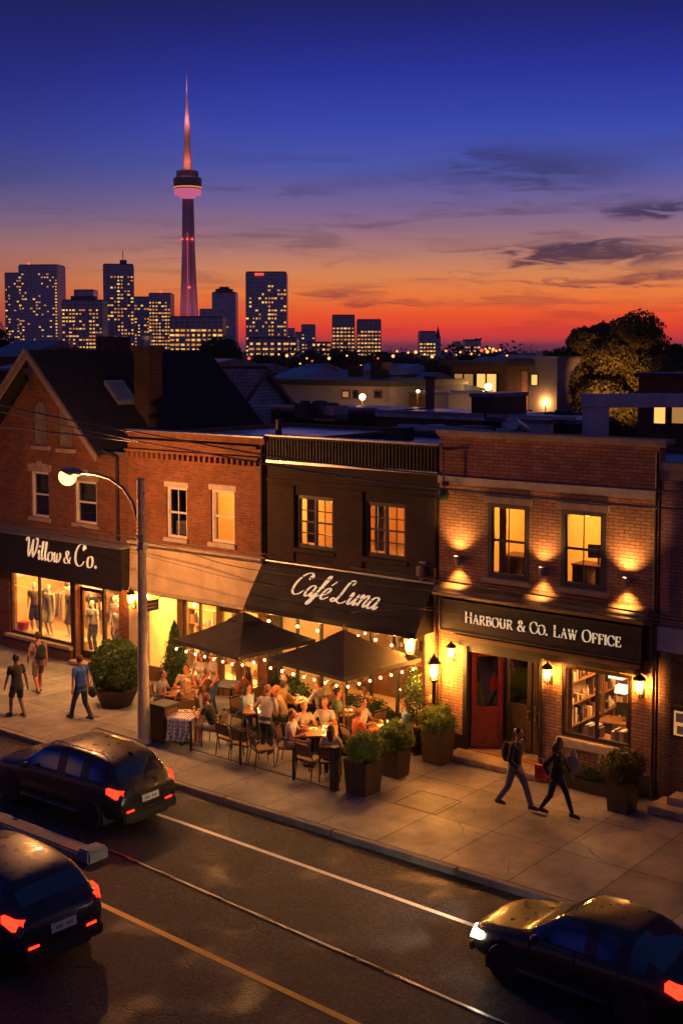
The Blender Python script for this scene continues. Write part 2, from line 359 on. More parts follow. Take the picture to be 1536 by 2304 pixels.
M_letter = mat('cream_letters', (.80,.66,.45), .6, var=.05, emit=(1.0,.72,.42), estr=.42, sample=False)

# ================================================================ ground, road, pavement
YK, YF, ZR = 20.0, 25.8, -.13          # kerb line, shop fronts, road level
def ground_mat():
    m, t = newmat('dark_earth'); b = NB(t); out = b.n('ShaderNodeOutputMaterial')
    g = b.n('ShaderNodeNewGeometry'); ns = b.n('ShaderNodeTexNoise', {'Vector': g.outputs['Position'], 'Scale': .05, 'Detail': 8.0})
    col = b.mix(ns.outputs[0], (.012,.016,.010,1), (.04,.035,.026,1))
    p = b.n('ShaderNodeBsdfPrincipled', {'Base Color': col, 'Roughness': .95, 'Specular IOR Level': .1}); t.links.new(p.outputs[0], out.inputs[0]); return m
struct('ground', MB().quad((-6000,-3000,-.32),(6000,-3000,-.32),(6000,6500,-.32),(-6000,6500,-.32)), ground_mat())
def asphalt():
    m, t = newmat('worn_asphalt'); b = NB(t); out = b.n('ShaderNodeOutputMaterial'); g = b.n('ShaderNodeNewGeometry'); P = g.outputs['Position']
    big = b.n('ShaderNodeTexNoise', {'Vector': P, 'Scale': .55, 'Detail': 7.0, 'Roughness': .6, 'Distortion': .6})
    st_ = b.n('ShaderNodeMapping', {'Vector': P, 'Scale': (.25,2.2,1)}); streak = b.n('ShaderNodeTexNoise', {'Vector': st_.outputs[0], 'Scale': 1.0, 'Detail': 5.0})
    fine = b.n('ShaderNodeTexVoronoi', {'Vector': P, 'Scale': 26.0}); grit = b.n('ShaderNodeTexNoise', {'Vector': P, 'Scale': 17.0, 'Detail': 8.0, 'Roughness': .85})
    col = b.mix(b.n('ShaderNodeMapRange', {0: big.outputs[0], 1: .35, 2: .65}).outputs[0], (.015,.012,.019,1), (.030,.0225,.033,1))
    col = b.mix(b.n('ShaderNodeMapRange', {0: streak.outputs[0], 1: .40, 2: .75, 4: .35}).outputs[0], col, (.018,.016,.017,1))
    v = b.n('ShaderNodeMapRange', {0: grit.outputs[0], 1: .34, 2: .68, 3: .35, 4: 1.9})
    col = b.n('ShaderNodeHueSaturation', {'Value': v.outputs[0], 'Color': col}).outputs[0]
    ck = b.n('ShaderNodeTexVoronoi', {'Vector': b.n('ShaderNodeVectorMath', {0: P, 1: b.n('ShaderNodeVectorMath', {0: b.n('ShaderNodeTexNoise', {'Vector': P, 'Scale': 1.1, 'Detail': 3.0}).outputs['Color'], 3: .5}, operation='SCALE').outputs[0]}, operation='ADD').outputs[0], 'Scale': .3}, feature='DISTANCE_TO_EDGE')
    cm = b.n('ShaderNodeMapRange', {0: ck.outputs['Distance'], 1: .0005, 2: .0045, 3: 1.0, 4: .0}).outputs[0]
    msk = b.n('ShaderNodeMapRange', {0: streak.outputs[0], 1: .45, 2: .5}).outputs[0]
    cm = b.m('MULTIPLY', cm, msk)
    col = b.mix(cm, col, (.006,.006,.006,1))
    agg = b.n('ShaderNodeTexVoronoi', {'Vector': P, 'Scale': 34.0}); col = b.n('ShaderNodeHueSaturation', {'Value': b.n('ShaderNodeMapRange', {0: b.n('ShaderNodeSeparateXYZ', {0: agg.outputs['Color']}).outputs[0], 1: 0.0, 2: 1.0, 3: .30, 4: 1.9}).outputs[0], 'Color': col}).outputs[0]
    wet = b.n('ShaderNodeMapRange', {0: b.n('ShaderNodeTexNoise', {'Vector': P, 'Scale': .8, 'Detail': 2.0, 'Distortion': .3}).outputs[0], 1: .52, 2: .78, 3: .70, 4: .30}, interpolation_type='SMOOTHSTEP').outputs[0]
    hgt = b.m('ADD', b.m('MULTIPLY', fine.outputs['Distance'], .9), b.m('MULTIPLY', grit.outputs[0], .7)); hgt = b.m('SUBTRACT', hgt, b.m('MULTIPLY', cm, 1.5))
    bp = b.n('ShaderNodeBump', {'Height': hgt, 'Strength': .55, 'Distance': .015})
    p = b.n('ShaderNodeBsdfPrincipled', {'Base Color': col, 'Roughness': wet, 'Specular IOR Level': .32, 'Normal': bp.outputs[0]}); t.links.new(p.outputs[0], out.inputs[0]); return m
M_asph = asphalt()
struct('road', MB().box(-90,-6,-.30,60,YK-.16,ZR), M_asph)
def slabs():
    m, t = newmat('pavement_concrete'); b = NB(t); out = b.n('ShaderNodeOutputMaterial'); g = b.n('ShaderNodeNewGeometry'); P = g.outputs['Position']
    mp = b.n('ShaderNodeMapping', {'Vector': P, 'Location': (12.06+1.56*40, -20.02+1.93*20, 0)})
    br = b.n('ShaderNodeTexBrick', {'Vector': mp.outputs[0], 'Color1': (.265,.232,.222,1), 'Color2': (.160,.138,.132,1), 'Mortar': (.035,.03,.026,1), 'Scale': 1.0, 'Mortar Size': .011, 'Mortar Smooth': .1, 'Bias': 0.0, 'Brick Width': 1.56, 'Row Height': 1.93}, offset=0.0)
    n1 = b.n('ShaderNodeTexNoise', {'Vector': P, 'Scale': .9, 'Detail': 7.0, 'Roughness': .65}); n2 = b.n('ShaderNodeTexNoise', {'Vector': P, 'Scale': 38.0, 'Detail': 5.0, 'Roughness': .75})
    n3 = b.n('ShaderNodeTexNoise', {'Vector': P, 'Scale': 5.0, 'Detail': 3.0}); spot = b.n('ShaderNodeMapRange', {0: n3.outputs[0], 1: .66, 2: .70, 3: 1.0, 4: .62}).outputs[0]
    v = b.m('MULTIPLY', b.n('ShaderNodeMapRange', {0: n1.outputs[0], 1: .3, 2: .7, 3: .62, 4: 1.25}).outputs[0], b.n('ShaderNodeMapRange', {0: n2.outputs[0], 1: .3, 2: .7, 3: .7, 4: 1.3}).outputs[0])
    v = b.m('MULTIPLY', v, spot)
    ck = b.n('ShaderNodeTexVoronoi', {'Vector': b.n('ShaderNodeVectorMath', {0: P, 1: b.n('ShaderNodeVectorMath', {0: n1.outputs['Color'], 3: .5}, operation='SCALE').outputs[0]}, operation='ADD').outputs[0], 'Scale': .42}, feature='DISTANCE_TO_EDGE')
    cm = b.m('MULTIPLY', b.n('ShaderNodeMapRange', {0: ck.outputs['Distance'], 1: .0, 2: .007, 3: 1.0, 4: .0}).outputs[0], b.n('ShaderNodeMapRange', {0: n1.outputs[0], 1: .5, 2: .56, 4: .8}).outputs[0])
    v = b.m('MULTIPLY', v, b.m('SUBTRACT', 1.0, cm))
    col = b.n('ShaderNodeHueSaturation', {'Value': v, 'Color': br.outputs['Color']}).outputs[0]
    h = b.m('ADD', b.m('SUBTRACT', 1.0, br.outputs['Fac']), b.m('MULTIPLY', n2.outputs[0], .35)); bp = b.n('ShaderNodeBump', {'Height': h, 'Strength': .5, 'Distance': .012})
    ro = b.n('ShaderNodeMapRange', {0: n1.outputs[0], 1: .3, 2: .7, 3: .75, 4: .45}).outputs[0]
    p = b.n('ShaderNodeBsdfPrincipled', {'Base Color': col, 'Roughness': ro, 'Specular IOR Level': .4, 'Normal': bp.outputs[0]}); t.links.new(p.outputs[0], out.inputs[0]); return m
M_slab = slabs()
struct('pavement', MB().box(-90,YK,-.30,60,YF+.5,0), M_slab)
M_kerb = mat('kerb_concrete', (.20,.175,.15), .8, var=.35, scale=3, bump=.5)
kb = MB(); x = -88.0
while x < 58:
    kb.box(x, YK-.16, -.29, x+3.09, YK-.004, .002); x += 3.12
struct('kerb', kb, M_kerb, bevel=.015)
def paint(name, c):
    m, t = newmat(name); b = NB(t); out = b.n('ShaderNodeOutputMaterial'); g = b.n('ShaderNodeNewGeometry'); P = g.outputs['Position']
    n1 = b.n('ShaderNodeTexNoise', {'Vector': P, 'Scale': 7.0, 'Detail': 7.0, 'Roughness': .75}); n2 = b.n('ShaderNodeTexNoise', {'Vector': P, 'Scale': 60.0, 'Detail': 3.0})
    f = b.n('ShaderNodeMapRange', {0: n1.outputs[0], 1: .60, 2: .68}).outputs[0]
    col = b.mix(f, c4(c), (.05,.045,.042,1)); col = b.n('ShaderNodeHueSaturation', {'Value': b.n('ShaderNodeMapRange', {0: n2.outputs[0], 1: .3, 2: .7, 3: .7, 4: 1.2}).outputs[0], 'Color': col}).outputs[0]
    p = b.n('ShaderNodeBsdfPrincipled', {'Base Color': col, 'Roughness': .5}); t.links.new(p.outputs[0], out.inputs[0]); return m
M_wline = paint('white_road_paint', (.85,.76,.68)); M_yline = paint('yellow_road_paint', (.85,.42,.03))
def strip(name, pts, w, m, z=.004):
    mb = MB(); vs = []
    for x, y in pts: vs += [(x, y-w/2, ZR+z), (x, y+w/2, ZR+z)]
    mb.add(vs, [(2*i, 2*i+2, 2*i+3, 2*i+1) for i in range(len(pts)-1)]); return struct(name, mb, m)
strip('road_line_white', [(-60,18.55),(-19.4,18.47),(-8,18.2),(30,17.6)], .11, M_wline)
strip('road_line_yellow', [(-60,14.95),(-17.4,14.72),(-11.3,14.41),(30,13.2)], .13, M_yline)
M_steel = mat('tram_rail_steel', (.34,.35,.40), .28, metal=.9, var=.3, scale=3, stretch=(.3,6,1))
M_groove = mat('rail_groove', (.006,.006,.006), .8)
for yy in (16.3,):
    strip('rail_groove', [(-60,yy+.55),(-18.9,yy+.17),(-9.8,yy-.46),(30,yy-3.2)], .17, M_groove, .004)
    mb = MB(); P_ = [(-60,yy+.55),(-18.9,yy+.17),(-9.8,yy-.46),(30,yy-3.2)]
    for (x0,y0),(x1,y1) in zip(P_, P_[1:]): mb.bar((x0,y0,ZR+.006),(x1,y1,ZR+.006), .065, .022)
    struct('tram_rail', mb, M_steel)
# repair patches and a manhole-like utility cover in the pavement
M_patch = mat('dark_repair_patch', (.03,.03,.032), .6, var=.3, bump=.4)
a = [G(1030,2085,ZR)]; 
strip('road_patch', [(-60,19.78),(-30,19.72),(30,19.74)], .16, mat('gutter_grime', (.02,.016,.013), .4, var=.5, bump=.6))
u = MB()
for k,(x0,y0,x1,y1) in enumerate([(-16.2,21.98,-15.05,22.0),(-16.2,23.0,-15.05,23.02),(-16.2,22.02,-16.18,22.98),(-15.07,22.02,-15.05,22.98)]): u.box(x0,y0,.001,x1,y1,.004)
struct('pavement_hatch_joint', u, M_groove)
# litter: leaves near the kerb
lf = MB()
for i in range(90):
    x = random.uniform(-19,-9); y = YK-.2-abs(random.gauss(0,.18)); a = random.uniform(0,6.3); s = random.uniform(.02,.05)
    c = Vector((x,y,ZR+.012)); u_ = Vector((cos(a),sin(a),random.uniform(-.2,.2)))*s; w_ = Vector((-sin(a),cos(a),random.uniform(-.2,.4)))*s*.6
    lf.quad(c-u_-w_, c+u_-w_, c+u_+w_, c-u_+w_)
tag(lf.build('fallen_leaves', leafmat('dry_leaf', (.22,.09,.02), (.12,.05,.015))), 'dry brown leaves scattered along the gutter', 'leaves', kind='stuff')

# ================================================================ building parts
def wall_grid(x0, x1, z0, z1, y0, y1, ops):
    """a wall slab along X with rectangular openings, as one skin with reveals"""
    xs = sorted({x0,x1,*[v for o in ops for v in (o[0],o[1])]}); zs = sorted({z0,z1,*[v for o in ops for v in (o[2],o[3])]})
    mb = MB()
    def hole(i,j):
        cx=(xs[i]+xs[i+1])/2; cz=(zs[j]+zs[j+1])/2
        return any(o[0]<cx<o[1] and o[2]<cz<o[3] for o in ops)
    for i in range(len(xs)-1):
        for j in range(len(zs)-1):
            if hole(i,j): continue
            a,b_,c,d = xs[i],xs[i+1],zs[j],zs[j+1]
            mb.quad((a,y0,c),(b_,y0,c),(b_,y0,d),(a,y0,d)); mb.quad((a,y1,c),(a,y1,d),(b_,y1,d),(b_,y1,c))
            if i==0 or hole(i-1,j): mb.quad((a,y0,c),(a,y0,d),(a,y1,d),(a,y1,c))
            if i==len(xs)-2 or hole(i+1,j): mb.quad((b_,y0,c),(b_,y1,c),(b_,y1,d),(b_,y0,d))
            if j==0 or hole(i,j-1): mb.quad((a,y0,c),(a,y1,c),(b_,y1,c),(b_,y0,c))
            if j==len(zs)-2 or hole(i,j+1): mb.quad((a,y0,d),(b_,y0,d),(b_,y1,d),(a,y1,d))
    return mb
def room(parent, x0, x1, y0, y1, z0, z1, mw, mf, open_front=True):
    """the inside of a room: floor, ceiling, back and side skins, open to the front wall"""
    t = .03; mb = MB()
    mb.box(x0,y1,z0,x1,y1+t,z1); mb.box(x0-t,y0,z0,x0,y1,z1); mb.box(x1,y0,z0,x1+t,y1,z1); mb.box(x0,y0,z1,x1,y1,z1+t)
    mb.mi = 1; mb.box(x0,y0,z0-t,x1,y1,z0)
    return mb.build('room', [mw, mf], parent)
def window(parent, x0, x1, z0, z1, yf, fm, fw=.07, cols=1, rows=2, sw=.035, depth=.10, pane=None, sill=None, lintel=None, split=False, sillw=.08, key=False, glass_y=.07, name='window'):
    y0, y1 = yf+.05, yf+.05+depth
    mb = MB(); mb.box(x0,y0,z0,x0+fw,y1,z1); mb.box(x1-fw,y0,z0,x1,y1,z1); mb.box(x0+fw,y0,z0,x1-fw,y1,z0+fw); mb.box(x0+fw,y0,z1-fw,x1-fw,y1,z1)
    o = mb.build(name, fm, parent, bevel=.006)
    s = MB(); a0,a1,b0,b1 = x0+fw,x1-fw,z0+fw,z1-fw; ys = y0+.025
    halves = [(a0,(a0+a1)/2-.03),((a0+a1)/2+.03,a1)] if split else [(a0,a1)]
    if split: s.box(halves[0][1],y0+.01,b0,halves[1][0],y1-.01,b1)
    for h0,h1 in halves:
        for k in range(1,rows): zc = b0+(b1-b0)*k/rows; s.box(h0,ys,zc-sw/2 - (.012 if k*2==rows else 0),h1,ys+.03,zc+sw/2+(.012 if k*2==rows else 0))
        for k in range(1,cols): xc = h0+(h1-h0)*k/cols; s.box(xc-sw*.35,ys+.004,b0,xc+sw*.35,ys+.026,b1)
        s.box(h0,ys,b0,h0+.03,ys+.03,b1); s.box(h1-.03,ys,b0,h1,ys+.03,b1)
    s.build('sash', fm, o)
    g = MB(); g.box(a0,ys+.035,b0,a1,ys+.041,b1); g.build('pane', pane or M_glass, o)
    if sill: MB().box(x0-sillw,yf-.09,z0-.13,x1+sillw,yf+.06,z0-.004).build('sill', sill, o, bevel=.01)
    if lintel:
        l = MB()
        if key:
            w = x1-x0+.22; zc = z1+.01; n = 5
            for k in range(n):
                u0 = x0-.11+w*k/n+.006; u1 = x0-.11+w*(k+1)/n-.006; hh = .24+(.05 if k==2 else 0)
                e0 = .05*(k-2)/2; e1 = .05*(k-1)/2
                l.prism([(u0,zc),(u1,zc),(u1+.03*(k-1.5)/2,zc+hh+.03*(2-abs(k-2))),(u0+.03*(k-2.5)/2,zc+hh+.03*(2-abs(k-2)))], yf-.035-.004*k, yf+.1)
        else: l.box(x0-.08,yf-.025,z1+.002,x1+.08,yf+.1,z1+.16)
        l.build('lintel', lintel, o, bevel=.006)
    return o
# ================================================================ lettering: pen strokes
def smooth_pts(P, n=7):
    if len(P) < 3: return P
    out = []; Q = [P[0]]+list(P)+[P[-1]]
    for i in range(1, len(Q)-2):
        p0,p1,p2,p3 = Q[i-1],Q[i],Q[i+1],Q[i+2]
        for k in range(n):
            t = k/n; f = lambda a,b,c,d: .5*((2*b)+(-a+c)*t+(2*a-5*b+4*c-d)*t*t+(-a+3*b-3*c+d)*t**3)
            out.append((f(p0[0],p1[0],p2[0],p3[0]), f(p0[1],p1[1],p2[1],p3[1])))
    return out + [P[-1]]
def lettering(glyphs, parent, mt, origin, size, ux, uz, thin, thick, slant=0.0, gap=.1, thickn=.02, name='lettering'):
    """glyphs: (advance, [strokes]); a stroke is a list of points, smoothed, or ('L', points) for straight. ux, uz: unit directions along and up"""
    ux = Vector(ux).normalized(); uz = Vector(uz).normalized(); nrm = ux.cross(uz).normalized(); o = Vector(origin)
    mb = MB(); x = 0; k = 0
    for adv, strokes in glyphs:
        for st_ in strokes:
            fixed = None
            if st_[0] == 'L': pts = list(st_[1]); fixed = st_[2] if len(st_) > 2 else None
            else: pts = smooth_pts(st_)
            pts = [((p[0]+slant*p[1]+x), p[1]) for p in pts]
            if len(pts) == 1 or (len(pts)==2 and pts[0]==pts[1]):
                c = pts[0]; r = thick*.62; poly = [(c[0]+r*cos(a*pi/5), c[1]+r*sin(a*pi/5)) for a in range(10)]; L = poly; 
                vs = []; n = len(poly)
                for d in (.001*k, -thickn-.001*k): vs += [o + ux*(p[0]*size) + uz*(p[1]*size) + nrm*(-0.0 + (thickn if d>=0 else 0) + .0007*(k%9)) for p in poly]
                mb.add(vs, [tuple(range(n)), tuple(range(2*n-1,n-1,-1))] + [(i,i+n,(i+1)%n+n,(i+1)%n) for i in range(n)]); k += 1; continue
            n = len(pts); Ls = []; Rs = []
            for i, p in enumerate(pts):
                a = pts[max(0,i-1)]; b = pts[min(n-1,i+1)]; dx, dy = b[0]-a[0], b[1]-a[1]; l = math.hypot(dx,dy) or 1; dx/=l; dy/=l
                dys = dy; w = fixed if fixed else thin+(thick-thin)*abs(dys*.96 - dx*.18)**1.4
                if not fixed and st_[0] != 'L':
                    e = min(i, n-1-i)/max(1,(n-1)*.12); w *= min(1, .45+.55*e)
                Ls.append((p[0]-dy*w/2, p[1]+dx*w/2)); Rs.append((p[0]+dy*w/2, p[1]-dx*w/2))
            off = .0007*(k % 9); k += 1; vs = []
            for d in (thickn+off, 0.0):
                vs += [o+ux*(q[0]*size)+uz*(q[1]*size)+nrm*d for q in Ls]; vs += [o+ux*(q[0]*size)+uz*(q[1]*size)+nrm*d for q in Rs]
            f = []
            for i in range(n-1):
                f += [(i, n+i, n+i+1, i+1), (2*n+i, 2*n+i+1, 3*n+i+1, 3*n+i), (i, i+1, 2*n+i+1, 2*n+i), (n+i, 3*n+i, 3*n+i+1, n+i+1)]
            f += [(0, 2*n, 3*n, n), (n-1, 2*n-1, 4*n-1, 3*n-1)]
            mb.add(vs, f)
        x += adv + gap
    return mb.build(name, mt, parent)
def L(*p, w=None): return ('L', p, w) if w else ('L', p)
T_ = .045
def sf(x, y, w=.2): return L((x-w/2,y),(x+w/2,y), w=T_)
SER = {
 'H': (.78, [L((.13,0),(.13,1)), L((.65,0),(.65,1)), L((.13,.52),(.65,.52), w=T_), sf(.13,.02),sf(.13,.98),sf(.65,.02),sf(.65,.98)]),
 'A': (.74, [L((.10,0),(.37,1), w=.05), L((.36,1),(.64,0), w=.13), L((.2,.34),(.54,.34), w=T_), sf(.10,.02,.18),sf(.64,.02,.22)]),
 'R': (.74, [L((.14,0),(.14,1)), [(.14,.98),(.38,.97),(.55,.86),(.53,.62),(.38,.52),(.14,.51)], L((.34,.52),(.62,.04), w=.12), sf(.14,.02),sf(.1,.98,.14),sf(.68,.02,.16)]),
 'B': (.66, [L((.14,0),(.14,1)), [(.14,.98),(.36,.97),(.5,.87),(.48,.63),(.36,.54),(.14,.53)], [(.14,.53),(.4,.52),(.58,.4),(.57,.15),(.4,.03),(.14,.02)], sf(.1,.02,.14),sf(.1,.98,.14)]),
 'O': (.84, [[(.42,1),(.2,.93),(.07,.7),(.05,.5),(.07,.3),(.2,.07),(.42,0),(.64,.07),(.77,.3),(.79,.5),(.77,.7),(.64,.93),(.42,1),(.3,.98)]]),
 'U': (.78, [[(.14,1),(.14,.6),(.15,.25),(.27,.05),(.42,.01),(.57,.06),(.64,.25),(.64,.6),(.64,1)], sf(.14,.98,.22),sf(.64,.98,.2)]),
 '&': (.80, [[(.74,.5),(.66,.25),(.5,.07),(.3,.0),(.12,.08),(.08,.27),(.2,.45),(.42,.62),(.48,.8),(.38,.97),(.24,.95),(.18,.78),(.28,.58),(.5,.3),(.72,.03)], L((.62,.5),(.84,.5), w=T_), L((.66,.02),(.82,.02), w=T_)]),
 'C': (.74, [[(.70,.72),(.62,.92),(.43,1),(.2,.92),(.07,.7),(.05,.5),(.08,.28),(.22,.07),(.43,.0),(.62,.07),(.72,.26)], L((.70,.66),(.70,.98), w=.05)]),
 'L': (.64, [L((.14,0),(.14,1)), L((.1,.02),(.6,.02), w=T_), L((.6,0),(.6,.26), w=.05), sf(.14,.98,.24), sf(.1,.02,.14)]),
 'W': (1.04, [L((.1,1),(.33,0), w=.13), L((.34,0),(.55,.96), w=.05), L((.52,.98),(.74,0), w=.13), L((.75,0),(.96,1), w=.05), sf(.1,.98,.22),sf(.52,.98,.18),sf(.97,.98,.16)]),
 'F': (.60, [L((.14,0),(.14,1)), L((.1,.98),(.56,.98), w=T_), L((.56,1),(.56,.76), w=.05), L((.14,.52),(.44,.52), w=T_), L((.44,.42),(.44,.62), w=.04), sf(.14,.02,.24)]),
 'I': (.26, [L((.13,0),(.13,1)), sf(.13,.02,.24), sf(.13,.98,.24)]),
 'E': (.64, [L((.14,0),(.14,1)), L((.1,.98),(.56,.98), w=T_), L((.56,1),(.56,.76), w=.05), L((.14,.52),(.44,.52), w=T_), L((.44,.42),(.44,.62), w=.04), L((.1,.02),(.6,.02), w=T_), L((.6,0),(.6,.26), w=.05)]),
 '.': (.16, [[(.08,.07),(.08,.07)]]), ' ': (.34, []),
}
def small(d, s=.78): return (d[0]*s, [(('L', [(p[0]*s,p[1]*s) for p in st_[1]])+((st_[2],) if len(st_)>2 else ()) if st_[0]=='L' else [(p[0]*s,p[1]*s) for p in st_]) for st_ in d[1]])
def ser(txt, caps=True):
    out = []
    for i, ch in enumerate(txt):
        g = SER[ch]; out.append(g if (i == 0 or txt[i-1] == ' ' or ch in ' .') else small(g, .84))
    return out
# sloping script hand (x-height .5, ascender 1.0)
SCR = {
 'W': (1.0, [[(-.06,.82),(.02,1.0),(.14,.97),(.16,.7),(.16,.3),(.22,.02)], [(.22,.02),(.38,.4),(.52,.96)], [(.52,.96),(.5,.6),(.52,.25),(.57,.02)], [(.57,.02),(.78,.4),(.86,.75),(.86,1.0),(.78,1.04),(.74,.96)]]),
 'i': (.26, [[(0,.34),(.09,.52),(.11,.4),(.10,.12),(.15,.0),(.26,.12)], [(.14,.74),(.14,.74)]]),
 'l': (.26, [[(0,.2),(.1,.6),(.15,.98),(.09,1.04),(.07,.85),(.07,.3),(.12,.0),(.26,.14)]]),
 'o': (.46, [[(.24,.52),(.09,.46),(.03,.24),(.08,.03),(.22,-.01),(.36,.08),(.40,.3),(.34,.48),(.24,.52),(.17,.49)]]),
 'w': (.66, [[(0,.34),(.07,.52),(.11,.4),(.09,.14),(.15,.0),(.26,.12),(.32,.5)], [(.32,.5),(.30,.15),(.36,.0),(.50,.1),(.59,.35),(.56,.52),(.5,.5)]]),
 '&': (.74, [[(.68,.38),(.6,.16),(.42,.0),(.22,-.01),(.08,.1),(.12,.28),(.34,.42),(.48,.6),(.42,.76),(.28,.74),(.24,.58),(.34,.36),(.52,.12),(.68,.0)], [(.56,.4),(.72,.41)]]),
 'C': (.78, [[(.60,.74),(.56,.86),(.63,.95),(.70,.84),(.66,.97),(.5,1.06),(.26,.98),(.07,.7),(.02,.38),(.1,.1),(.3,-.02),(.52,.05),(.66,.24)]]),
 '.': (.18, [[(.08,.06),(.08,.06)]]),
 'a': (.50, [[(.38,.42),(.28,.52),(.12,.46),(.03,.22),(.07,.02),(.18,.0),(.32,.16),(.40,.5)], [(.40,.5),(.36,.2),(.38,.02),(.44,.0),(.54,.14)]]),
 'f': (.36, [[(0,.14),(.16,.45),(.30,.9),(.30,1.06),(.22,1.04),(.17,.8),(.13,.3),(.06,-.2),(-.04,-.36),(-.1,-.28),(-.02,-.1),(.16,.06),(.36,.16)], [(.02,.46),(.32,.49)]]),
 'é': (.42, [[(.0,.16),(.2,.24),(.32,.4),(.28,.52),(.15,.5),(.04,.28),(.07,.05),(.2,-.01),(.42,.14)], [(.22,.66),(.38,.88)]]),
 'L': (.74, [[(.52,.84),(.58,.96),(.50,1.06),(.37,1.0),(.30,.78),(.27,.4),(.2,.12),(.06,-.02),(-.06,.04),(-.0,.14),(.16,.08),(.4,-.03),(.58,.0),(.70,.12)]]),
 'u': (.52, [[(0,.34),(.07,.52),(.11,.42),(.08,.14),(.13,.0),(.25,.06),(.37,.3),(.41,.5)], [(.41,.5),(.37,.15),(.41,.0),(.53,.13)]]),
 'n': (.54, [[(0,.34),(.07,.52),(.12,.44),(.1,.2),(.08,0)], [(.1,.2),(.22,.44),(.34,.52),(.4,.42),(.36,.14),(.42,.0),(.54,.13)]]),
 ' ': (.26, []),
}

# ================================================================ the row of buildings
def mass(parent, x0, x1, y0, y1, zt, mbrick, roofz, roofm, x0z=0):
    """side and back walls with a flat roof slab between them"""
    mb = MB(); mb.box(x0,y0,x0z,x0+.25,y1,zt); mb.box(x1-.25,y0,x0z,x1,y1,zt); mb.box(x0+.25,y1-.25,x0z,x1-.25,y1,zt); mb.build('wall', mbrick, parent)
    MB().box(x0+.25,y0,roofz-.2,x1-.25,y1-.25,roofz).build('roof', roofm, parent)

# ---- 1. gabled building with the clothes shop
B1 = thing('gabled_brick_building', 'red brick gabled building with pale bargeboards above the clothes shop', 'building', (-33.2,YF,0))
ops = [(-33.88,-32.95,4.56,6.06),(-31.66,-30.6,4.54,5.9),(-35.15,-31.92,.5,2.62),(-31.70,-29.62,.14,2.62)]
wall_grid(-37.8,-29.13,0,6.84,YF,YF+.3,ops).build('wall', M_brickR, B1)
MB().prism([(-36.2,6.84),(-30.2,6.84),(-33.2,9.75)], YF, YF+.28).build('gable_wall', M_brickR, B1)
mb = MB(); mb.box(-37.8,YF+.3,0,-37.5,33.2,6.84); mb.box(-29.4,YF+.3,0,-29.13,33.2,6.84); mb.box(-37.5,33.0,0,-29.4,33.2,6.84); mb.build('wall', M_brickR, B1)
MB().prism([(-36.2,6.84),(-30.2,6.84),(-33.2,9.75)], 32.9, 33.15).build('gable_wall', M_brickR, B1)
AP = (-33.2, 10.05); 
def slope_poly(sx): 
    dx, dz = 3.25*sx, -3.10
    return [(AP[0],AP[1]),(AP[0]+dx,AP[1]+dz),(AP[0]+dx,AP[1]+dz-.14),(AP[0],AP[1]-.16)]
rf = MB(); rf.prism(slope_poly(1), 25.22, 33.4); rf.prism(slope_poly(-1), 25.22, 33.4)
R1 = rf.build('roof', M_shing, B1)
MB().box(-30.4,YF,6.842,-29.13,33.2,6.9).build('gutter_roof', M_tar, B1); MB().box(-37.8,YF,6.842,-36.0,33.2,6.9).build('gutter_roof', M_tar, B1)
bb = MB()
for sx in (1,-1):
    dx, dz = 3.33*sx, -3.18
    bb.prism([(AP[0],AP[1]+.02),(AP[0]+dx,AP[1]+dz+.02),(AP[0]+dx,AP[1]+dz-.24),(AP[0],AP[1]-.26)], 25.14, 25.21)
    bb.prism([(AP[0]-.0,AP[1]+.05),(AP[0]+dx,AP[1]+dz+.05),(AP[0]+dx,AP[1]+dz-.01),(AP[0],AP[1]-.01)], 25.09, 25.135)
bb.build('bargeboard', mat('pale_trim', (.19,.145,.115), .6, var=.2), B1, bevel=.01)
mb = MB(); mb.box(-33.28,25.3,8.75,-33.12,25.42,9.65); mb.prism([(-33.5,9.45),(-32.9,9.45),(-33.05,9.25),(-33.35,9.25)],25.28,25.44); mb.build('bracket', M_char, B1)
for i,(x0,x1,z0,z1) in enumerate([(-33.66,-32.93,6.93,8.42),(-32.38,-31.64,6.9,8.42)]):
    m_ = MB(); xc=(x0+x1)/2
    outer=[(x0,z0),(x1,z0),(x1,z1-.28),(xc+.2,z1-.06),(xc,z1),(xc-.2,z1-.06),(x0,z1-.28)]
    inner=[(x0+.06,z0+.06),(x1-.06,z0+.06),(x1-.06,z1-.31),(xc+.17,z1-.11),(xc,z1-.06),(xc-.17,z1-.11),(x0+.06,z1-.31)]
    n=len(outer)
    for k in range(n):
        a,b_,c,d = outer[k],outer[(k+1)%n],inner[(k+1)%n],inner[k]
        m_.prism([a,b_,c,d], YF-.035, YF-.002)
    w_ = m_.build('window', M_brickDk, B1)
    MB().prism(inner, YF-.012, YF-.004).build('pane', mat('dark_gable_pane', (.16,.14,.11), .25, var=.35, scale=2), w_)  # opaque glossy grey-brown pane, mottled, laid flat on the wall
    MB().box(x0-.1,YF-.1,z0-.14,x1+.1,YF-.004,z0-.01).build('sill', M_stoneD, w_, bevel=.01)
for (x0,x1,z0,z1) in ops[:2]: window(B1,x0,x1,z0,z1,YF,M_white,fw=.075,sill=M_stoneD,lintel=M_stoneD,key=True,pane=M_glassD)
room(B1,-37.4,-29.5,YF+.3,30,3.9,6.6,M_dkin,M_dkin)
for (x0,x1,z0,z1) in ops[:2]: 
    mb=MB(); n=14; vs=[]
    for k in range(n+1): xx=x0+.08+(x1-x0-.16)*k/n; vs+=[(xx,YF+.33+.02*(k%2),(z0+z1)/2+.05),(xx,YF+.33+.02*(k%2),z1-.05)]
    mb.add(vs,[(2*k,2*k+2,2*k+3,2*k+1) for k in range(n)]); mb.build('blind', mat('grey_blind',(.35,.36,.38),.8), B1)
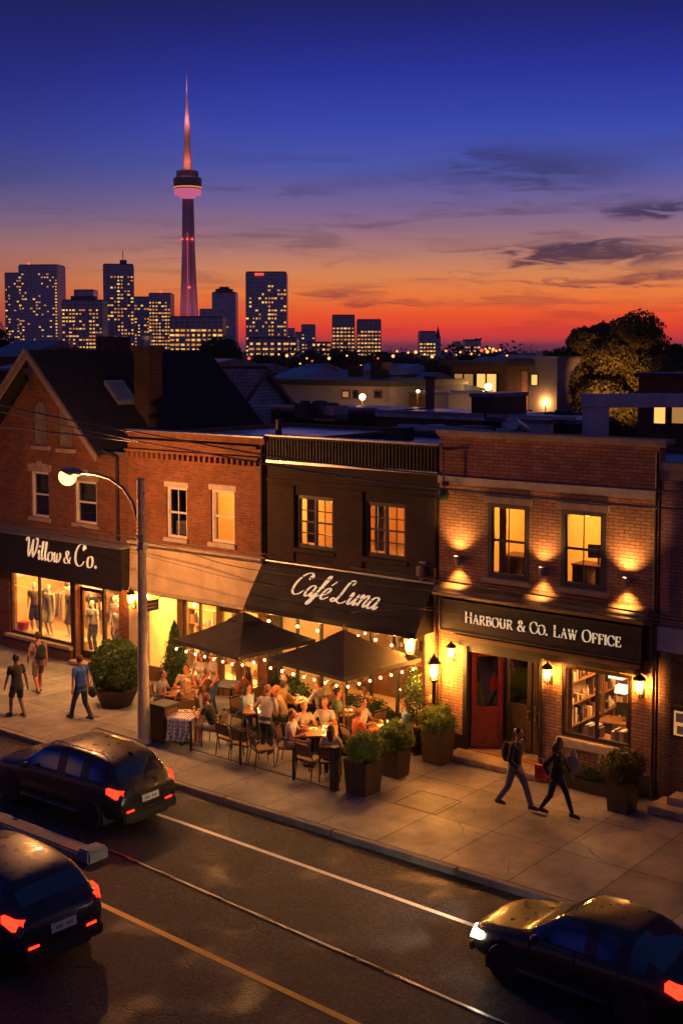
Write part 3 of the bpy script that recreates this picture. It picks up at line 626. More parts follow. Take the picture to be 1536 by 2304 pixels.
room(B1,-37.2,-29.45,YF+.32,30.2,.14,3.3,mat('golden_plaster',(.72,.50,.22),.85,var=.1),M_floorw)
# skylight and chimney pieces on its roof
def onslope(X, up=0): return AP[1] - (X-AP[0])*3.10/3.25 + up
sk = MB(); M_ = [( -31.98,27.35),(-31.98,28.15),(-31.3,28.15),(-31.3,27.35)]
sk.add([(x,y,onslope(x,.02)) for x,y in M_]+[(x,y,onslope(x,.16)) for x,y in M_],[(0,3,2,1),(4,5,6,7),(0,1,5,4),(1,2,6,5),(2,3,7,6),(3,0,4,7)])
sk_ = sk.build('skylight', M_flash, R1)
M2 = [(-31.92,27.42),(-31.92,28.08),(-31.36,28.08),(-31.36,27.42)]
MB().add([(x,y,onslope(x,.165)) for x,y in M2],[(0,3,2,1)]).build('skylight_glass', mat('roof_glass',(.10,.12,.15),.08,spec=.8,var=.05), R1)
mb = MB(); mb.box(-31.25,28.0,7.3,-30.55,28.6,9.95); mb.box(-31.31,27.94,9.95,-30.49,28.66,10.18)
mb.build('chimney', M_chimney, R1)
mb = MB(); mb.lathe([(.11,0),(.10,.2),(.2,.21),(.2,.32),(.05,.4)], (-30.9,28.3,10.18), 10); mb.build('chimney_pot', M_flash, R1)
# shop front
mb = MB(); mb.box(-37.3,YF-.06,.0,-35.22,YF-.004,.5); mb.box(-35.22,YF-.12,.0,-31.82,YF-.004,.38); mb.build('plinth', M_brickDk, B1)
mb = MB(); mb.box(-35.25,YF-.2,.385,-31.8,YF+.02,.485); mb.build('stone_sill', M_stoneD, B1, bevel=.015)
def shop_window(parent, x0,x1,z0,z1,yf,fm,mull,fw=.07):
    mb=MB(); mb.box(x0,yf+.03,z0,x0+fw,yf+.13,z1); mb.box(x1-fw,yf+.03,z0,x1,yf+.13,z1); mb.box(x0+fw,yf+.03,z0,x1-fw,yf+.13,z0+fw); mb.box(x0+fw,yf+.03,z1-fw,x1-fw,yf+.13,z1)
    for q in mull: mb.box(q-.035,yf+.035,z0+fw,q+.035,yf+.125,z1-fw)
    o = mb.build('shop_window', fm, parent, bevel=.006)
    MB().box(x0+fw,yf+.08,z0+fw,x1-fw,yf+.086,z1-fw).build('pane', M_glass, o); return o
M_bronze = mat('bronze_frame', (.045,.03,.02), .4, metal=.5, var=.2)
shop_window(B1,-35.15,-31.92,.5,2.62,YF,M_bronze,[-33.62])
MB().box(-31.86,YF-.03,.0,-31.74,YF+.3,2.62).build('door_post', M_bronze, B1)
mb=MB(); mb.box(-31.7,YF-.35,.02,-29.6,YF+.5,.13); mb.build('doorstep', M_stoneD, B1, bevel=.02)
d_=MB(); Ym=YF+.18; d_.box(-31.68,Ym,.15,-31.58,Ym+.06,2.45); d_.box(-30.62,Ym,.15,-30.52,Ym+.06,2.45); d_.box(-31.58,Ym,2.33,-30.62,Ym+.06,2.45); d_.box(-31.58,Ym,.15,-30.62,Ym+.06,.38)
D_=d_.build('door', M_bronze, B1); MB().box(-31.58,Ym+.025,.38,-30.62,Ym+.031,2.33).build('pane', M_glass, D_)
MB().tube([(-30.6,Ym-.06,1.0),(-30.6,Ym-.06,1.4)],.015,8).build('handle', M_flash, D_)
shop_window(B1,-30.48,-29.62,.3,2.6,YF+.05,M_bronze,[])
MB().box(-37.5,YF-.03,3.98,-29.1,YF+.0,4.02).build('string_course', M_stoneD, B1)
mb = MB(); mb.tube([(-29.5,YF-.12,6.75),(-29.5,YF-.12,4.2)],.045,8); mb.tube([(-29.5,YF-.12,6.75),(-29.9,25.45,6.95)],.045,8); mb.build('downpipe', M_black, B1)
for (y0,c) in ((30.6,M_brickDk),): 
    mb = MB(); mb.box(-36.9,31.2,7.2,-35.9,32.0,10.55); mb.build('chimney', c, R1)
S1 = thing('shop_sign', 'black fascia board reading Willow & Co. in cream script', 'sign', (-33.2,25.35,2.68))
mb = MB(); mb.box(-37.4,25.36,2.68,-28.98,YF-.004,3.98); mb.build('sign_board', M_black, S1, bevel=.01)
mb = MB(); mb.prism([(25.28,3.985),(YF-.004,3.985),(YF-.004,4.16),(25.28,4.03)], -37.45, -28.93, 'x'); mb.build('sign_cap', M_flash, S1)
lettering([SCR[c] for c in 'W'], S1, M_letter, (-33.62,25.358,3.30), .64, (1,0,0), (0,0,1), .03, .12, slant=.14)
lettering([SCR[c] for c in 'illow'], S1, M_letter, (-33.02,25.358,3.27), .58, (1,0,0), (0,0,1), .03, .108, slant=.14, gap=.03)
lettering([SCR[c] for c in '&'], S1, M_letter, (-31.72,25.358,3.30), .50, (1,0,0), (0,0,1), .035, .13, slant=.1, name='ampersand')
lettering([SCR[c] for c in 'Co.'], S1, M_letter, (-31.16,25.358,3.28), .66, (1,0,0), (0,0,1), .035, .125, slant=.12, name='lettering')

# ---- 2. brick shop with the stucco band
B2 = thing('brick_shop_building', 'two storey orange brick building with a cream stucco band over its shop windows', 'building', (-26.2,YF,0))
o2 = [(-27.43,-26.57,4.47,5.98),(-25.58,-24.64,4.5,6.02),(-28.55,-23.7,.0,2.75)]
wall_grid(-29.12,-23.42,0,7.5,YF,YF+.3,o2).build('wall', M_brickO, B2)
mass(B2,-29.12,-23.42,YF+.3,33.2,7.5,M_brickO,7.38,M_roofG)
mb = MB(); mb.box(-29.13,YF-.10,7.5,-23.4,YF+.3,7.6); mb.box(-29.13,YF-.22,7.28,-23.6,YF-.002,7.36); mb.box(-29.13,YF-.16,6.98,-23.6,YF-.002,7.05)
x=-29.05
while x<-23.7: mb.box(x,YF-.15,6.80,x+.10,YF-.002,6.978); x+=.22
mb.box(-23.62,YF-.06,4.2,-23.42,YF-.002,7.5); mb.build('cornice', M_brickO, B2, bevel=.008)
MB().box(-29.2,YF-.14,7.602,-23.38,33.2,7.63).build('coping', M_flash, B2) if False else None
mb=MB(); mb.box(-29.12,YF-.16,7.604,-23.4,YF+.34,7.64); mb.build('coping', M_flash, B2)
window(B2,*o2[0][:2],o2[0][2],o2[0][3],YF,M_white,fw=.07,cols=2,sill=M_stone,lintel=M_stone,rows=2,pane=M_glassD)
window(B2,*o2[1][:2],o2[1][2],o2[1][3],YF,M_white,fw=.07,sill=M_stone,lintel=M_stone,rows=2,cols=1)
room(B2,-29.0,-26.1,YF+.32,29.5,4.3,6.9,M_dkin,M_dkin); room(B2,-26.0,-23.6,YF+.32,29.5,4.3,6.9,M_yelwall,M_floorw)
mb = MB(); mb.prism([(25.66,2.80),(YF-.002,2.80),(YF-.002,4.18),(25.70,4.14)], -28.96, -23.46, 'x'); mb.build('stucco_band', M_stucco, B2)
mb = MB(); mb.box(-28.98,25.58,4.145,-23.44,YF-.001,4.24); mb.box(-28.98,25.62,2.70,-23.44,YF-.001,2.795); mb.build('band_moulding', M_stone, B2, bevel=.01)
M_oak = mat('ochre_timber', (.16,.08,.032), .5, var=.2, scale=4, stretch=(5,5,1))
mb = MB(); mb.box(-29.1,YF-.05,0,-28.55,YF-.002,2.7); mb.build('pilaster', M_stucco, B2)
for (x0,x1,z0,ml) in ((-28.53,-27.0,.35,[]),(-26.75,-25.35,.35,[-26.1]),(-24.55,-23.72,.35,[])): shop_window(B2,x0,x1,z0,2.68,YF,M_oak,ml)
for q_ in ((-28.55,-.02,0,-26.76,.25,.34),(-26.75,-.02,0,-25.35,.25,.34),(-24.55,-.02,0,-23.7,.25,.34),(-27.0,-.03,.341,-26.76,.2,2.7)): MB().box(q_[0],YF+q_[1],q_[2],q_[3],YF+q_[4],q_[5]).build('timber_panel', M_oak, B2)
mb=MB(); mb.box(-25.32,YF+.05,.02,-25.2,YF+.15,2.68); mb.box(-24.68,YF+.05,.02,-24.56,YF+.15,2.68); mb.box(-25.2,YF+.05,2.5,-24.68,YF+.15,2.68); mb.box(-25.2,YF+.08,.02,-24.68,YF+.13,.5); D_=mb.build('door', M_oak, B2)
MB().box(-25.2,YF+.1,.5,-24.68,YF+.106,2.5).build('pane', M_glass, D_); MB().tube([(-25.14,YF+.03,1.0),(-25.14,YF+.03,1.25)],.012,6).build('handle', M_flash, D_)
room(B2,-28.85,-23.6,YF+.32,29.8,.02,2.95,M_yelwall,M_floorw)
mb=MB(); mb.tube([(-23.5,YF-.1,7.4),(-23.5,YF-.1,4.3)],.04,8); mb.build('downpipe', M_black, B2)

V3 = Vector
# ---- 3. cafe building
B3 = thing('cafe_building', 'dark painted brick building with grid windows behind the cafe awning', 'building', (-20.5,YF,0))
o3 = [(-22.36,-21.0,4.66,6.1),(-19.99,-18.62,4.66,6.1),(-23.1,-18.0,.55,3.0)]
wall_grid(-23.4,-17.64,0,7.0,YF,YF+.3,o3).build('wall', M_brickD, B3)
mass(B3,-23.4,-17.64,YF+.3,32.6,7.45,M_brickD,7.32,M_tar)
mb = MB(); mb.box(-23.4,YF+.02,7.0,-17.64,YF+.28,7.66)
x=-23.38
while x<-17.7: mb.box(x,YF-.015,7.0,x+.05,YF+.018,7.6); x+=.11
mb.build('parapet', mat('brown_ribbed_metal',(.016,.009,.006),.7,var=.2), B3)
mb=MB(); mb.box(-23.42,YF-.05,7.662,-17.62,YF+.32,7.70); mb.box(-23.4,YF-.05,6.93,-17.64,YF-.002,7.0); mb.build('coping', M_flash, B3, bevel=.006)
mb=MB()
for (a,b_) in ((-23.36,-22.36),(-21.0,-19.99),(-18.62,-17.7)): mb.box(a+.02,YF-.05,4.25,b_-.02,YF-.002,6.35)
mb.box(-23.38,YF-.05,6.42,-17.66,YF-.002,6.5); mb.build('brick_pier', M_brickD, B3)
for q in o3[:2]: window(B3,*q,YF,M_char,fw=.10,cols=2,rows=4,split=True,sill=M_brickD,sw=.028)
room(B3,-23.1,-17.9,YF+.32,30,4.3,6.75,mat('orange_plaster',(.62,.34,.12),.85,var=.08),M_floorw)
room(B3,-23.1,-17.9,YF+.32,31,.05,3.5,M_warmwall,M_floorw)
shop_window(B3,-23.08,-18.02,.57,2.98,YF,M_char,[-22.35,-21.5,-20.65,-19.8,-18.95],fw=.09)
mb=MB(); mb.box(-23.38,YF-.04,0,-17.66,YF-.002,.5); mb.build('plinth', M_brickDk, B3)
mb=MB(); mb.box(-17.98,YF-.06,.5,-17.66,YF-.002,3.3); mb.build('brick_pier', M_brickT, B3)
AW = thing('cafe_awning', 'sloping charcoal canvas awning reading Café Luna', 'awning', (-20.6,YF,3.0))
A0,A1 = -23.5,-17.74; yt,zt,yb,zb = YF-.06,4.16,24.98,3.06
mb = MB(); t_=.03; mb.prism([(yt,zt),(yb,zb),(yb,zb-.03),(yt,zt-.05)], A0, A1, 'x')
mb.box(A0,yb-.004,zb-.15,A1,yb+.012,zb-.03)
for X_ in (A0,A1-.02): mb.prism([(yt,zt-.05),(yt,zb-.1),(yb+.02,zb-.1),(yb+.02,zb-.03)], X_, X_+.02, 'x')
M_canvas = mat('charcoal_canvas', (.016,.014,.012), .85, var=.25, scale=2, bump=.25, bscale=60)
mb.build('awning_canvas', M_canvas, AW)
mb=MB(); mb.tube([(A0,yt-.0,zt+.03),(A1,yt-.0,zt+.03)],.03,8); mb.tube([(A0,yb+.04,zb-.16),(A1,yb+.04,zb-.16)],.014,6)
for X_ in (-23.3,-20.6,-17.9): mb.tube([(X_,YF-.02,3.1),(X_,yb+.05,zb-.1)],.014,6)
mb.build('awning_frame', M_flash, AW)
sdir = Vector((0,yt-yb,zt-zb)).normalized()
def onaw(X_, z_): t=(z_-zb)/(zt-zb); return (X_, yb+(yt-yb)*t-.003, z_+.002)
tilt_=.03
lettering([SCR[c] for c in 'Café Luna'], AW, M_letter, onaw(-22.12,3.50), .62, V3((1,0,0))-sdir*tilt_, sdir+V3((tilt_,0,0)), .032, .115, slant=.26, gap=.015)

# ---- 4. law office
B4 = thing('law_office_building', 'tan and red brick office building with stone band and three lit sconces', 'building', (-14.7,YF,0))
o4 = [(-16.2,-15.05,4.55,6.36),(-14.2,-13.06,4.55,6.36),(-16.78,-14.7,.16,2.76),(-14.14,-12.37,1.02,2.72)]
wall_grid(-17.62,-11.80,0,6.74,YF,YF+.3,o4).build('wall', M_brickT, B4)
wall_grid(-17.62,-11.80,6.96,7.96,YF,YF+.3,[]).build('upper_wall', brick('rust_brick', (.44,.19,.11), (.30,.12,.075), (.16,.09,.065), w=.3, h=.085, ms=.012), B4)
mass(B4,-17.62,-11.80,YF+.3,33.5,7.25,M_brickR,7.15,M_tar)
MB().box(-17.64,YF-.07,6.742,-11.78,YF+.3,6.958).build('stone_band', M_stone, B4, bevel=.015)
mb=MB(); mb.box(-17.68,YF-.10,7.962,-11.60,YF+.36,8.07); mb.box(-17.66,YF-.05,7.90,-11.62,YF-.002,7.96); mb.build('coping', M_stoneD, B4, bevel=.01)
for q in o4[:2]: window(B4,*q,YF-.06,M_greyf,fw=.115,cols=2,rows=2,sill=M_stoneD,lintel=M_stoneD,depth=.13,sillw=.1)
room(B4,-17.3,-14.65,YF+.32,30,4.25,6.9,M_yelwall,M_floorw); room(B4,-14.6,-12.1,YF+.32,30,4.25,6.9,M_yelwall,M_floorw)
cp=[(25.32,4.02),(25.30,4.10),(25.36,4.13),(25.40,4.20),(25.62,4.27),(YF-.002,4.30),(YF-.002,3.98),(25.45,3.98)]
mb = MB(); mb.prism(cp, -17.5, -11.9, 'x'); mb.build('cornice', mat('brown_cornice', (.20,.125,.06), .45, var=.25, scale=3), B4)
mb=MB(); mb.box(-17.0,25.62,2.93,-12.1,YF-.002,3.08); mb.box(-17.05,25.55,3.0,-12.05,25.619,3.06); mb.build('moulding', M_oak, B4, bevel=.01)
mb=MB(); mb.box(-16.95,YF-.09,2.765,-12.2,YF-.002,2.93); mb.build('header', M_black, B4)
for q_ in ((-17.6,-16.85,.5),(-14.68,-14.15,.3),(-12.33,-11.84,.5)): MB().box(q_[0],YF-.05,0,q_[1],YF-.002,q_[2]).build('plinth', M_black, B4, bevel=.01)
mb=MB(); mb.box(-14.2,YF-.14,.80,-12.3,YF+.04,1.0); mb.build('stone_sill', M_stone, B4, bevel=.015)
mb=MB(); mb.box(-16.86,YF-.05,.0,-16.75,YF+.9,2.76); mb.box(-14.73,YF-.05,.0,-14.66,YF+.9,2.76); mb.box(-16.75,YF,2.62,-14.73,YF+.9,2.76); mb.build('door_surround', M_black, B4)
mb=MB(); mb.box(-17.0,25.15,.012,-14.4,YF+.9,.15); mb.build('doorstep', M_stoneD, B4, bevel=.02)
def door(parent, p0, p1, z0, z1, m, glass_frac=.55, handle=None, lab=None, t=.05):
    """door leaf standing between two ground points"""
    p0=Vector((*p0,0)); p1=Vector((*p1,0)); w=(p1-p0).length; u=(p1-p0).normalized(); nrm=Vector((u.y,-u.x,0)); 
    def B(mb,a0,a1,c0,c1,d0,d1):
        vs=[p0+u*a+nrm*d+Vector((0,0,c)) for c in (c0,c1) for d in (d0,d1) for a in (a0,a1)]
        mb.add(vs,[(0,2,3,1),(4,5,7,6),(0,1,5,4),(2,6,7,3),(0,4,6,2),(1,3,7,5)])
    s=.12; zg=z0+(z1-z0)*(1-glass_frac); mb=MB()
    B(mb,0,s,z0,z1,0,t);B(mb,w-s,w,z0,z1,0,t);B(mb,s,w-s,z1-s,z1,0,t);B(mb,s,w-s,z0,z0+.2,0,t);B(mb,s,w-s,zg-.08,zg+.08,0,t);B(mb,s,w-s,z0+.2,zg-.08,.012,t-.015)
    B(mb,s+.06,w-s-.06,z0+.27,zg-.15,t-.015,t-.004)
    o=mb.build('door', m, parent, bevel=.004)
    if lab: o['label']=lab
    mb=MB(); B(mb,s,w-s,zg+.08,z1-s,.02,.026); mb.build('pane', M_glassD, o)
    if handle is not None:
        mb=MB(); c=p0+u*handle+nrm*(t+.03); mb.tube([c+Vector((0,0,z0+.85)),c+Vector((0,0,z0+1.2))],.014,8); mb.cbox(c+Vector((0,0,z0+1.05)),(.16,.03,.03),rz=math.atan2(u.y,u.x)); mb.build('handle', mat('brass',(.75,.5,.18),.25,metal=1,var=.1), o)
    return o
M_espr = mat('dark_varnished_wood', (.055,.030,.016), .35, var=.3, scale=3, stretch=(6,6,1), coat=.3)
door(B4,(-16.72,YF+.12),(-16.12,YF+.62),.16,2.6,M_red,.6,None,'red panelled side door with tall glass')
door(B4,(-16.05,YF+.72),(-15.33,YF+.72),.16,2.6,M_espr,.55,.62)
door(B4,(-15.29,YF+.72),(-14.77,YF+.72),.16,2.6,M_espr,.55,.08)
MB().box(-16.12,YF+.62,.16,-16.06,YF+.76,2.62).build('door_post', M_espr, B4)
room(B4,-16.85,-14.6,YF+.95,30,.15,3.2,M_dkin,M_floorw)
shop_window(B4,-14.14,-12.37,1.02,2.72,YF-.02,M_bronze,[-13.25],fw=.09)
room(B4,-14.55,-12.0,YF+.32,29.8,.15,3.2,M_warmwall,M_floorw)
S4 = thing('law_office_sign', 'long black sign box reading HARBOUR & CO. LAW OFFICE in cream capitals', 'sign', (-14.7,25.4,3.1))
mb=MB(); mb.box(-17.36,25.44,3.13,-11.98,YF-.003,3.93); mb.build('sign_box', M_black, S4, bevel=.012)
mb=MB(); mb.box(-17.36,25.41,3.13,-11.98,25.438,3.175); mb.box(-17.36,25.41,3.885,-11.98,25.438,3.93); mb.box(-17.36,25.41,3.175,-17.315,25.438,3.885); mb.box(-12.025,25.41,3.175,-11.98,25.438,3.885); mb.build('sign_frame', M_char, S4)
GL = ser('HARBOUR')+[SER[' ']]+[small(SER['&'],.95)]+[SER[' ']]+ser('CO.')+[(.42,[])]+ser('LAW OFFICE')
tw = sum(g[0]+.07 for g in GL); sc_ = 4.15/tw
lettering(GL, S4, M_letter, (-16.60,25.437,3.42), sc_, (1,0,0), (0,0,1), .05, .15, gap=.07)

# ---- 5. pink brick building at the edge
B5 = thing('pink_brick_building', 'pink brick building with a pale stone band beside the law office', 'building', (-10,YF,0))
o5 = [(-11.0,-9.8,4.3,6.6),(-11.05,-9.2,.5,3.2)]
wall_grid(-11.74,-6.5,3.95,7.4,YF,YF+.3,o5[:1]).build('wall', M_brickP, B5)
wall_grid(-11.74,-6.5,0,3.4,YF,YF+.3,o5[1:]).build('lower_wall', M_brickDk, B5)
MB().box(-11.76,YF-.08,3.402,-6.5,YF+.3,3.948).build('stone_band', mat('pale_stone',(.42,.36,.34),.8,var=.15), B5, bevel=.01)
mb=MB(); mb.box(-11.76,YF-.12,7.402,-6.5,YF+.3,7.58); mb.box(-11.75,YF-.08,7.2,-6.5,YF-.002,7.4); mb.build('cornice', M_stoneD, B5, bevel=.01)
mass(B5,-11.74,-6.5,YF+.3,33,7.2,M_brickR,7.1,M_tar)
window(B5,*o5[0],YF,M_white,fw=.12,sill=M_stone,pane=M_glassD)
room(B5,-11.5,-6.8,YF+.32,29.5,.3,3.3,M_dkin,M_dkin)
room(B5,-11.5,-6.8,YF+.32,29.5,4.1,6.9,M_dkin,M_dkin)
door(B5,(-10.85,YF+.25),(-9.6,YF+.25),.52,3.1,M_espr,.6,.2)
mb=MB(); mb.box(-11.55,24.92,.012,-8.5,YF-.06,.17); mb.box(-11.25,25.25,.172,-8.5,YF-.06,.34); mb.box(-11.0,25.5,.342,-8.5,YF-.06,.5); mb.build('entrance_step', M_stoneD, B5, bevel=.02)
MBX = thing('menu_case', 'small lit glass menu case on the dark brick entrance', 'menu case', (-11.1,25.5,1.9))
mb=MB(); mb.box(-11.28,25.45,1.6,-10.6,YF-.08,2.3); mb.build('case', M_bronze, MBX, bevel=.01)
MB().box(-11.2,25.44,1.68,-10.68,25.446,2.22).build('lit_panel', emis('menu_glow',(1.0,.42,.10),.55), MBX)
for q_ in ((-11.15,1.98,.18,.2),(-10.92,1.95,.17,.22),(-11.12,1.72,.2,.18),(-10.88,1.71,.15,.19)): MB().box(q_[0],25.425,q_[1],q_[0]+q_[2],25.43,q_[1]+q_[3]).build('menu_sheet', M_stone, MBX)
# ================================================================ people
def remesh(mb, name, mats, vox, smooth=3, parent=None):
    me = bpy.data.meshes.new(name+'_src'); me.from_pydata(mb.v, [], mb.f)
    o = bpy.data.objects.new(name+'_src', me); COL.objects.link(o)
    r = o.modifiers.new('r','REMESH'); r.mode='VOXEL'; r.voxel_size=vox; r.use_smooth_shade=True
    s = o.modifiers.new('s','SMOOTH'); s.iterations=smooth; s.factor=.5
    dg = bpy.context.evaluated_depsgraph_get(); me2 = bpy.data.meshes.new_from_object(o.evaluated_get(dg)); me2.name = name
    COL.objects.unlink(o); bpy.data.objects.remove(o); bpy.data.meshes.remove(me)
    me2.materials.clear()
    for m in (mats if isinstance(mats,list) else [mats]): me2.materials.append(m)
    me2.polygons.foreach_set('use_smooth',[True]*len(me2.polygons))
    ob = bpy.data.objects.new(name, me2); COL.objects.link(ob); ob.parent = parent
    return ob
V = Vector
def ik(a, b, l1, l2, pole):
    a, b = V(a), V(b); d = b-a; D = min(d.length, (l1+l2)*.998); dn = d.normalized(); b = a+dn*D
    x = (l1*l1-l2*l2+D*D)/(2*D); h = math.sqrt(max(0,l1*l1-x*x)); p = V(pole); p = (p-dn*p.dot(dn)).normalized()
    return a+dn*x+p*h, b
def limb(mb, pts, rs, n=12, balls=True):
    mb.tube(pts, rs, n)
    if balls:
        for p, r in zip(pts, rs): mb.ball(p, r, 10, 8)
def loft(mb, secs, n=16):
    """secs: (centre, rx, ry, up axis lean) elliptical sections in x / forward"""
    vs=[]; k=len(secs)
    for c,rx,ry,fw in secs:
        for j in range(n):
            a=2*pi*j/n; vs.append(V(c)+V((rx*cos(a),0,0))+fw*(ry*sin(a)))
    fs=[(i*n+j,i*n+(j+1)%n,(i+1)*n+(j+1)%n,(i+1)*n+j) for i in range(k-1) for j in range(n)]+[tuple(range(n))[::-1],tuple((k-1)*n+j for j in range(n))]
    mb.add(vs,fs)
def cloth(name, c, r=.85): return mat(name, tuple(v*(.70-.42*min(c)) for v in c), r, var=.18, scale=14, bump=.5, bscale=16, spec=.25, sheen=.2)
SKINS = {'l':(.48,.21,.12),'m':(.32,.13,.065),'d':(.13,.05,.027),'t':(.44,.14,.06)}
def skin(k): return mat('skin_'+k, SKINS[k], .5, var=.08, scale=20, spec=.4)
HAIRC = {'dark':(.012,.008,.006),'brown':(.06,.028,.013),'auburn':(.16,.05,.02),'blond':(.42,.24,.09),'grey':(.32,.28,.25),'red':(.28,.09,.03)}
M_eye = mat('eye_dark', (.02,.015,.012), .2); M_lip = mat('lip', (.30,.09,.07), .45)
def person(label, loc, face, z=0.0, sit=False, h=1.0, lean=6, side=0, head=(0,0), hands=None, feet=None, skinc='l', hair='brown', style='short',
           top=(.7,.66,.6), sleeve=.5, bottom='trousers', bcol=(.03,.035,.05), shoes=(.02,.018,.016), group=None, cat='person', name='person', plain=None, hipz=None, female=False, knees=None):
    T = thing(name, label, cat, (loc[0],loc[1],z), rad(face-90), group)
    T.scale = (h,h,h)
    sk = plain or skin(skinc); hz = hipz if hipz is not None else (.53 if sit else .93)
    La = rad(lean); fw = V((0,cos(La),-sin(La))); up = V((sin(rad(side)),sin(La),cos(La))).normalized()
    hip = V((0,0,hz)); waist = hip+up*.17; chest = hip+up*.34; sh = hip+up*.475; neck0 = hip+up*.50
    nk = up.lerp(V((0,0,1)),.5).normalized(); neck1 = neck0+nk*.09; hc = neck1+V((0,.02,.115)); sw = .165 if female else .185
    def torso(mb, g=0, top_=True, low=0):
        wz = (.115 if female else .135)
        secs=[(hip+up*(-.10),.145+g,.105+g,fw),(hip+up*(-.02),.165+g,.118+g,fw),(hip+up*.08,.150+g,.108+g,fw),(waist+up*.02,wz+g,.098+g,fw),(chest-up*.04,.155+g,.115+g,fw),(chest+up*.06,.172+g,.112+g,fw),(sh-up*.02,.165+g,.092+g,fw),(sh+up*.035,.10+g,.068+g,fw),(neck0+up*.03,.052+g*.6,.055+g*.6,fw)]
        loft(mb, secs[low:])
        for s in (-1,1): mb.ball(sh+V((s*(sw-.01),0,-.015)), .062+g, 10, 8)
        if female:
            for s in (-1,1): mb.ball(chest+V((s*.075,0,0))+fw*(.085), .07+g*.6, 10, 8)
    if hands is None: hands = [(-.20,.40,.80),(.20,.40,.80)] if sit else [(-.25,.06,.78),(.25,.06,.78)]
    if feet is None: feet = [(-.12,.46,.07),(.12,.46,.07)] if sit else [(-.1,.02,.07),(.1,.02,.07)]
    mb = MB(); torso(mb)
    limb(mb,[neck0-nk*.02,neck1+V((0,.005,.03))],[.058,.054])
    # head: skull, jaw, nose, ears
    yaw, pit = rad(head[0]), rad(head[1]); HM = Matrix.Translation(hc) @ Matrix.Rotation(yaw,4,'Z') @ Matrix.Rotation(-pit,4,'X')
    hd = MB(); hd.ball((0,-.005,.02),(.076,.094,.10),14,12); hd.ball((0,.022,-.045),(.056,.068,.07),12,10); hd.ball((0,.055,-.085),(.028,.03,.025))
    hd.tube([(0,.088,.025),(0,.108,-.012),(0,.085,-.022)],[.009,.017,.010],8)
    for s in (-1,1): hd.ball((s*.077,-.005,-.005),(.012,.02,.032),8,6); hd.ball((s*.05,.06,-.01),(.02,.02,.018),8,6)
    hd.ball((0,.088,-.052),(.024,.012,.011),8,6)
    mb.add([HM@V(v) for v in hd.v], hd.f)
    arms=[]
    for i,s in enumerate((-1,1)):
        S = sh+V((s*sw,0,-.02)); el, wr = ik(S, hands[i], .285, .255, (s*.6,-.6,-.6)); arms.append((S,el,wr))
        limb(mb,[S,S.lerp(el,.45),el],[.050,.046,.036]); limb(mb,[el,el.lerp(wr,.3),wr],[.037,.038,.025])
        d = (wr-el).normalized(); u = d.cross(V((0,0,1)))
        u = u.normalized() if u.length>.1 else V((0,1,0))*s; nrm = u.cross(d).normalized()
        if nrm.z > 0: nrm = -nrm
        if not sit and abs(d.z)>.6: u = V((0,1,0)); u=(u-d*u.dot(d)).normalized(); nrm = V((-s,0,0))
        pc = wr+d*.05; limb(mb,[wr,pc],[.024,.03]); 
        for q in (-1,0,1): mb.ball(pc+u*(q*.02)+d*.015,.0165,8,6)
        for q,(fl) in enumerate((.070,.082,.076,.060)):
            b0 = pc+u*((q-1.5)*.0195)+d*.03; b1 = b0+d*fl*.5+nrm*.008; b2 = b1+d*fl*.38+nrm*fl*.4
            mb.tube([b0,b1,b2],[.0095,.009,.0075],7)
        ts = -1 if (u.dot(V((s,0,0)))>0 or abs(d.z)>.6 and False) else 1
        t0 = wr+d*.02+u*ts*.02; t1 = t0+u*ts*.028+d*.03; t2 = t1+d*.032+nrm*.012; mb.tube([t0,t1,t2],[.012,.0105,.009],7)
    legs=[]
    for i,s in enumerate((-1,1)):
        Hj = hip+V((s*.088,0,-.04)); kp = (knees[i] if knees else (s*.12,1,.35 if sit else 0)); kn, an = ik(Hj, feet[i], .43, .42, kp); legs.append((Hj,kn,an))
        limb(mb,[Hj,Hj.lerp(kn,.5),kn],[.088,.074,.054]); limb(mb,[kn,kn.lerp(an,.3),an],[.053,.055,.036])
        limb(mb,[an+V((0,-.03,-.03)),an+V((0,.15,-.045))],[.036,.028])
    body = remesh(mb,'body',[sk,M_lip],.0105 if not plain else .016, 2, T)
    if not plain:
        mc = HM@V((0,.098,-.052)); me = body.data
        cs = [0.0]*(3*len(me.polygons)); me.polygons.foreach_get('center',cs)
        for pi_ in range(len(me.polygons)):
            x_,y_,z_ = cs[3*pi_:3*pi_+3]
            if abs(z_-mc.z)<.009 and abs(x_-mc.x)<.024 and abs(y_-mc.y)<.03: me.polygons[pi_].material_index = 1
        for s in (-1,1):
            e=MB(); c=HM@V((s*.030,.083,.008)); e.ball(c,.0105,8,6); e.build('eye',M_eye,T,smooth='all',world=False)
    # top
    cn = 'cloth_%d_%d_%d'%tuple(int(v*100) for v in top)
    if sleeve is not None:
        mb = MB(); torso(mb,.014, low=1); 
        hem=[(hip+up*(-.14 if not sit else -.06),.178,.132,fw),(hip+up*.06,.166,.124,fw)]; loft(mb,hem)
        for S,el,wr in arms:
            mb.ball(S,.066,10,8)
            if sleeve<=.7: mb.tube([S,S.lerp(el,sleeve)],[.066,.062],12)
            else: limb(mb,[S,el],[.064,.052]); mb.tube([el,el.lerp(wr,(sleeve-.7)/.3)],[.051,.038],12)
        t_ = remesh(mb,'shirt' if not female else 'blouse',cloth(cn,top),.014,3,T)
    bn = 'cloth_%d_%d_%d'%tuple(int(v*100) for v in bcol)
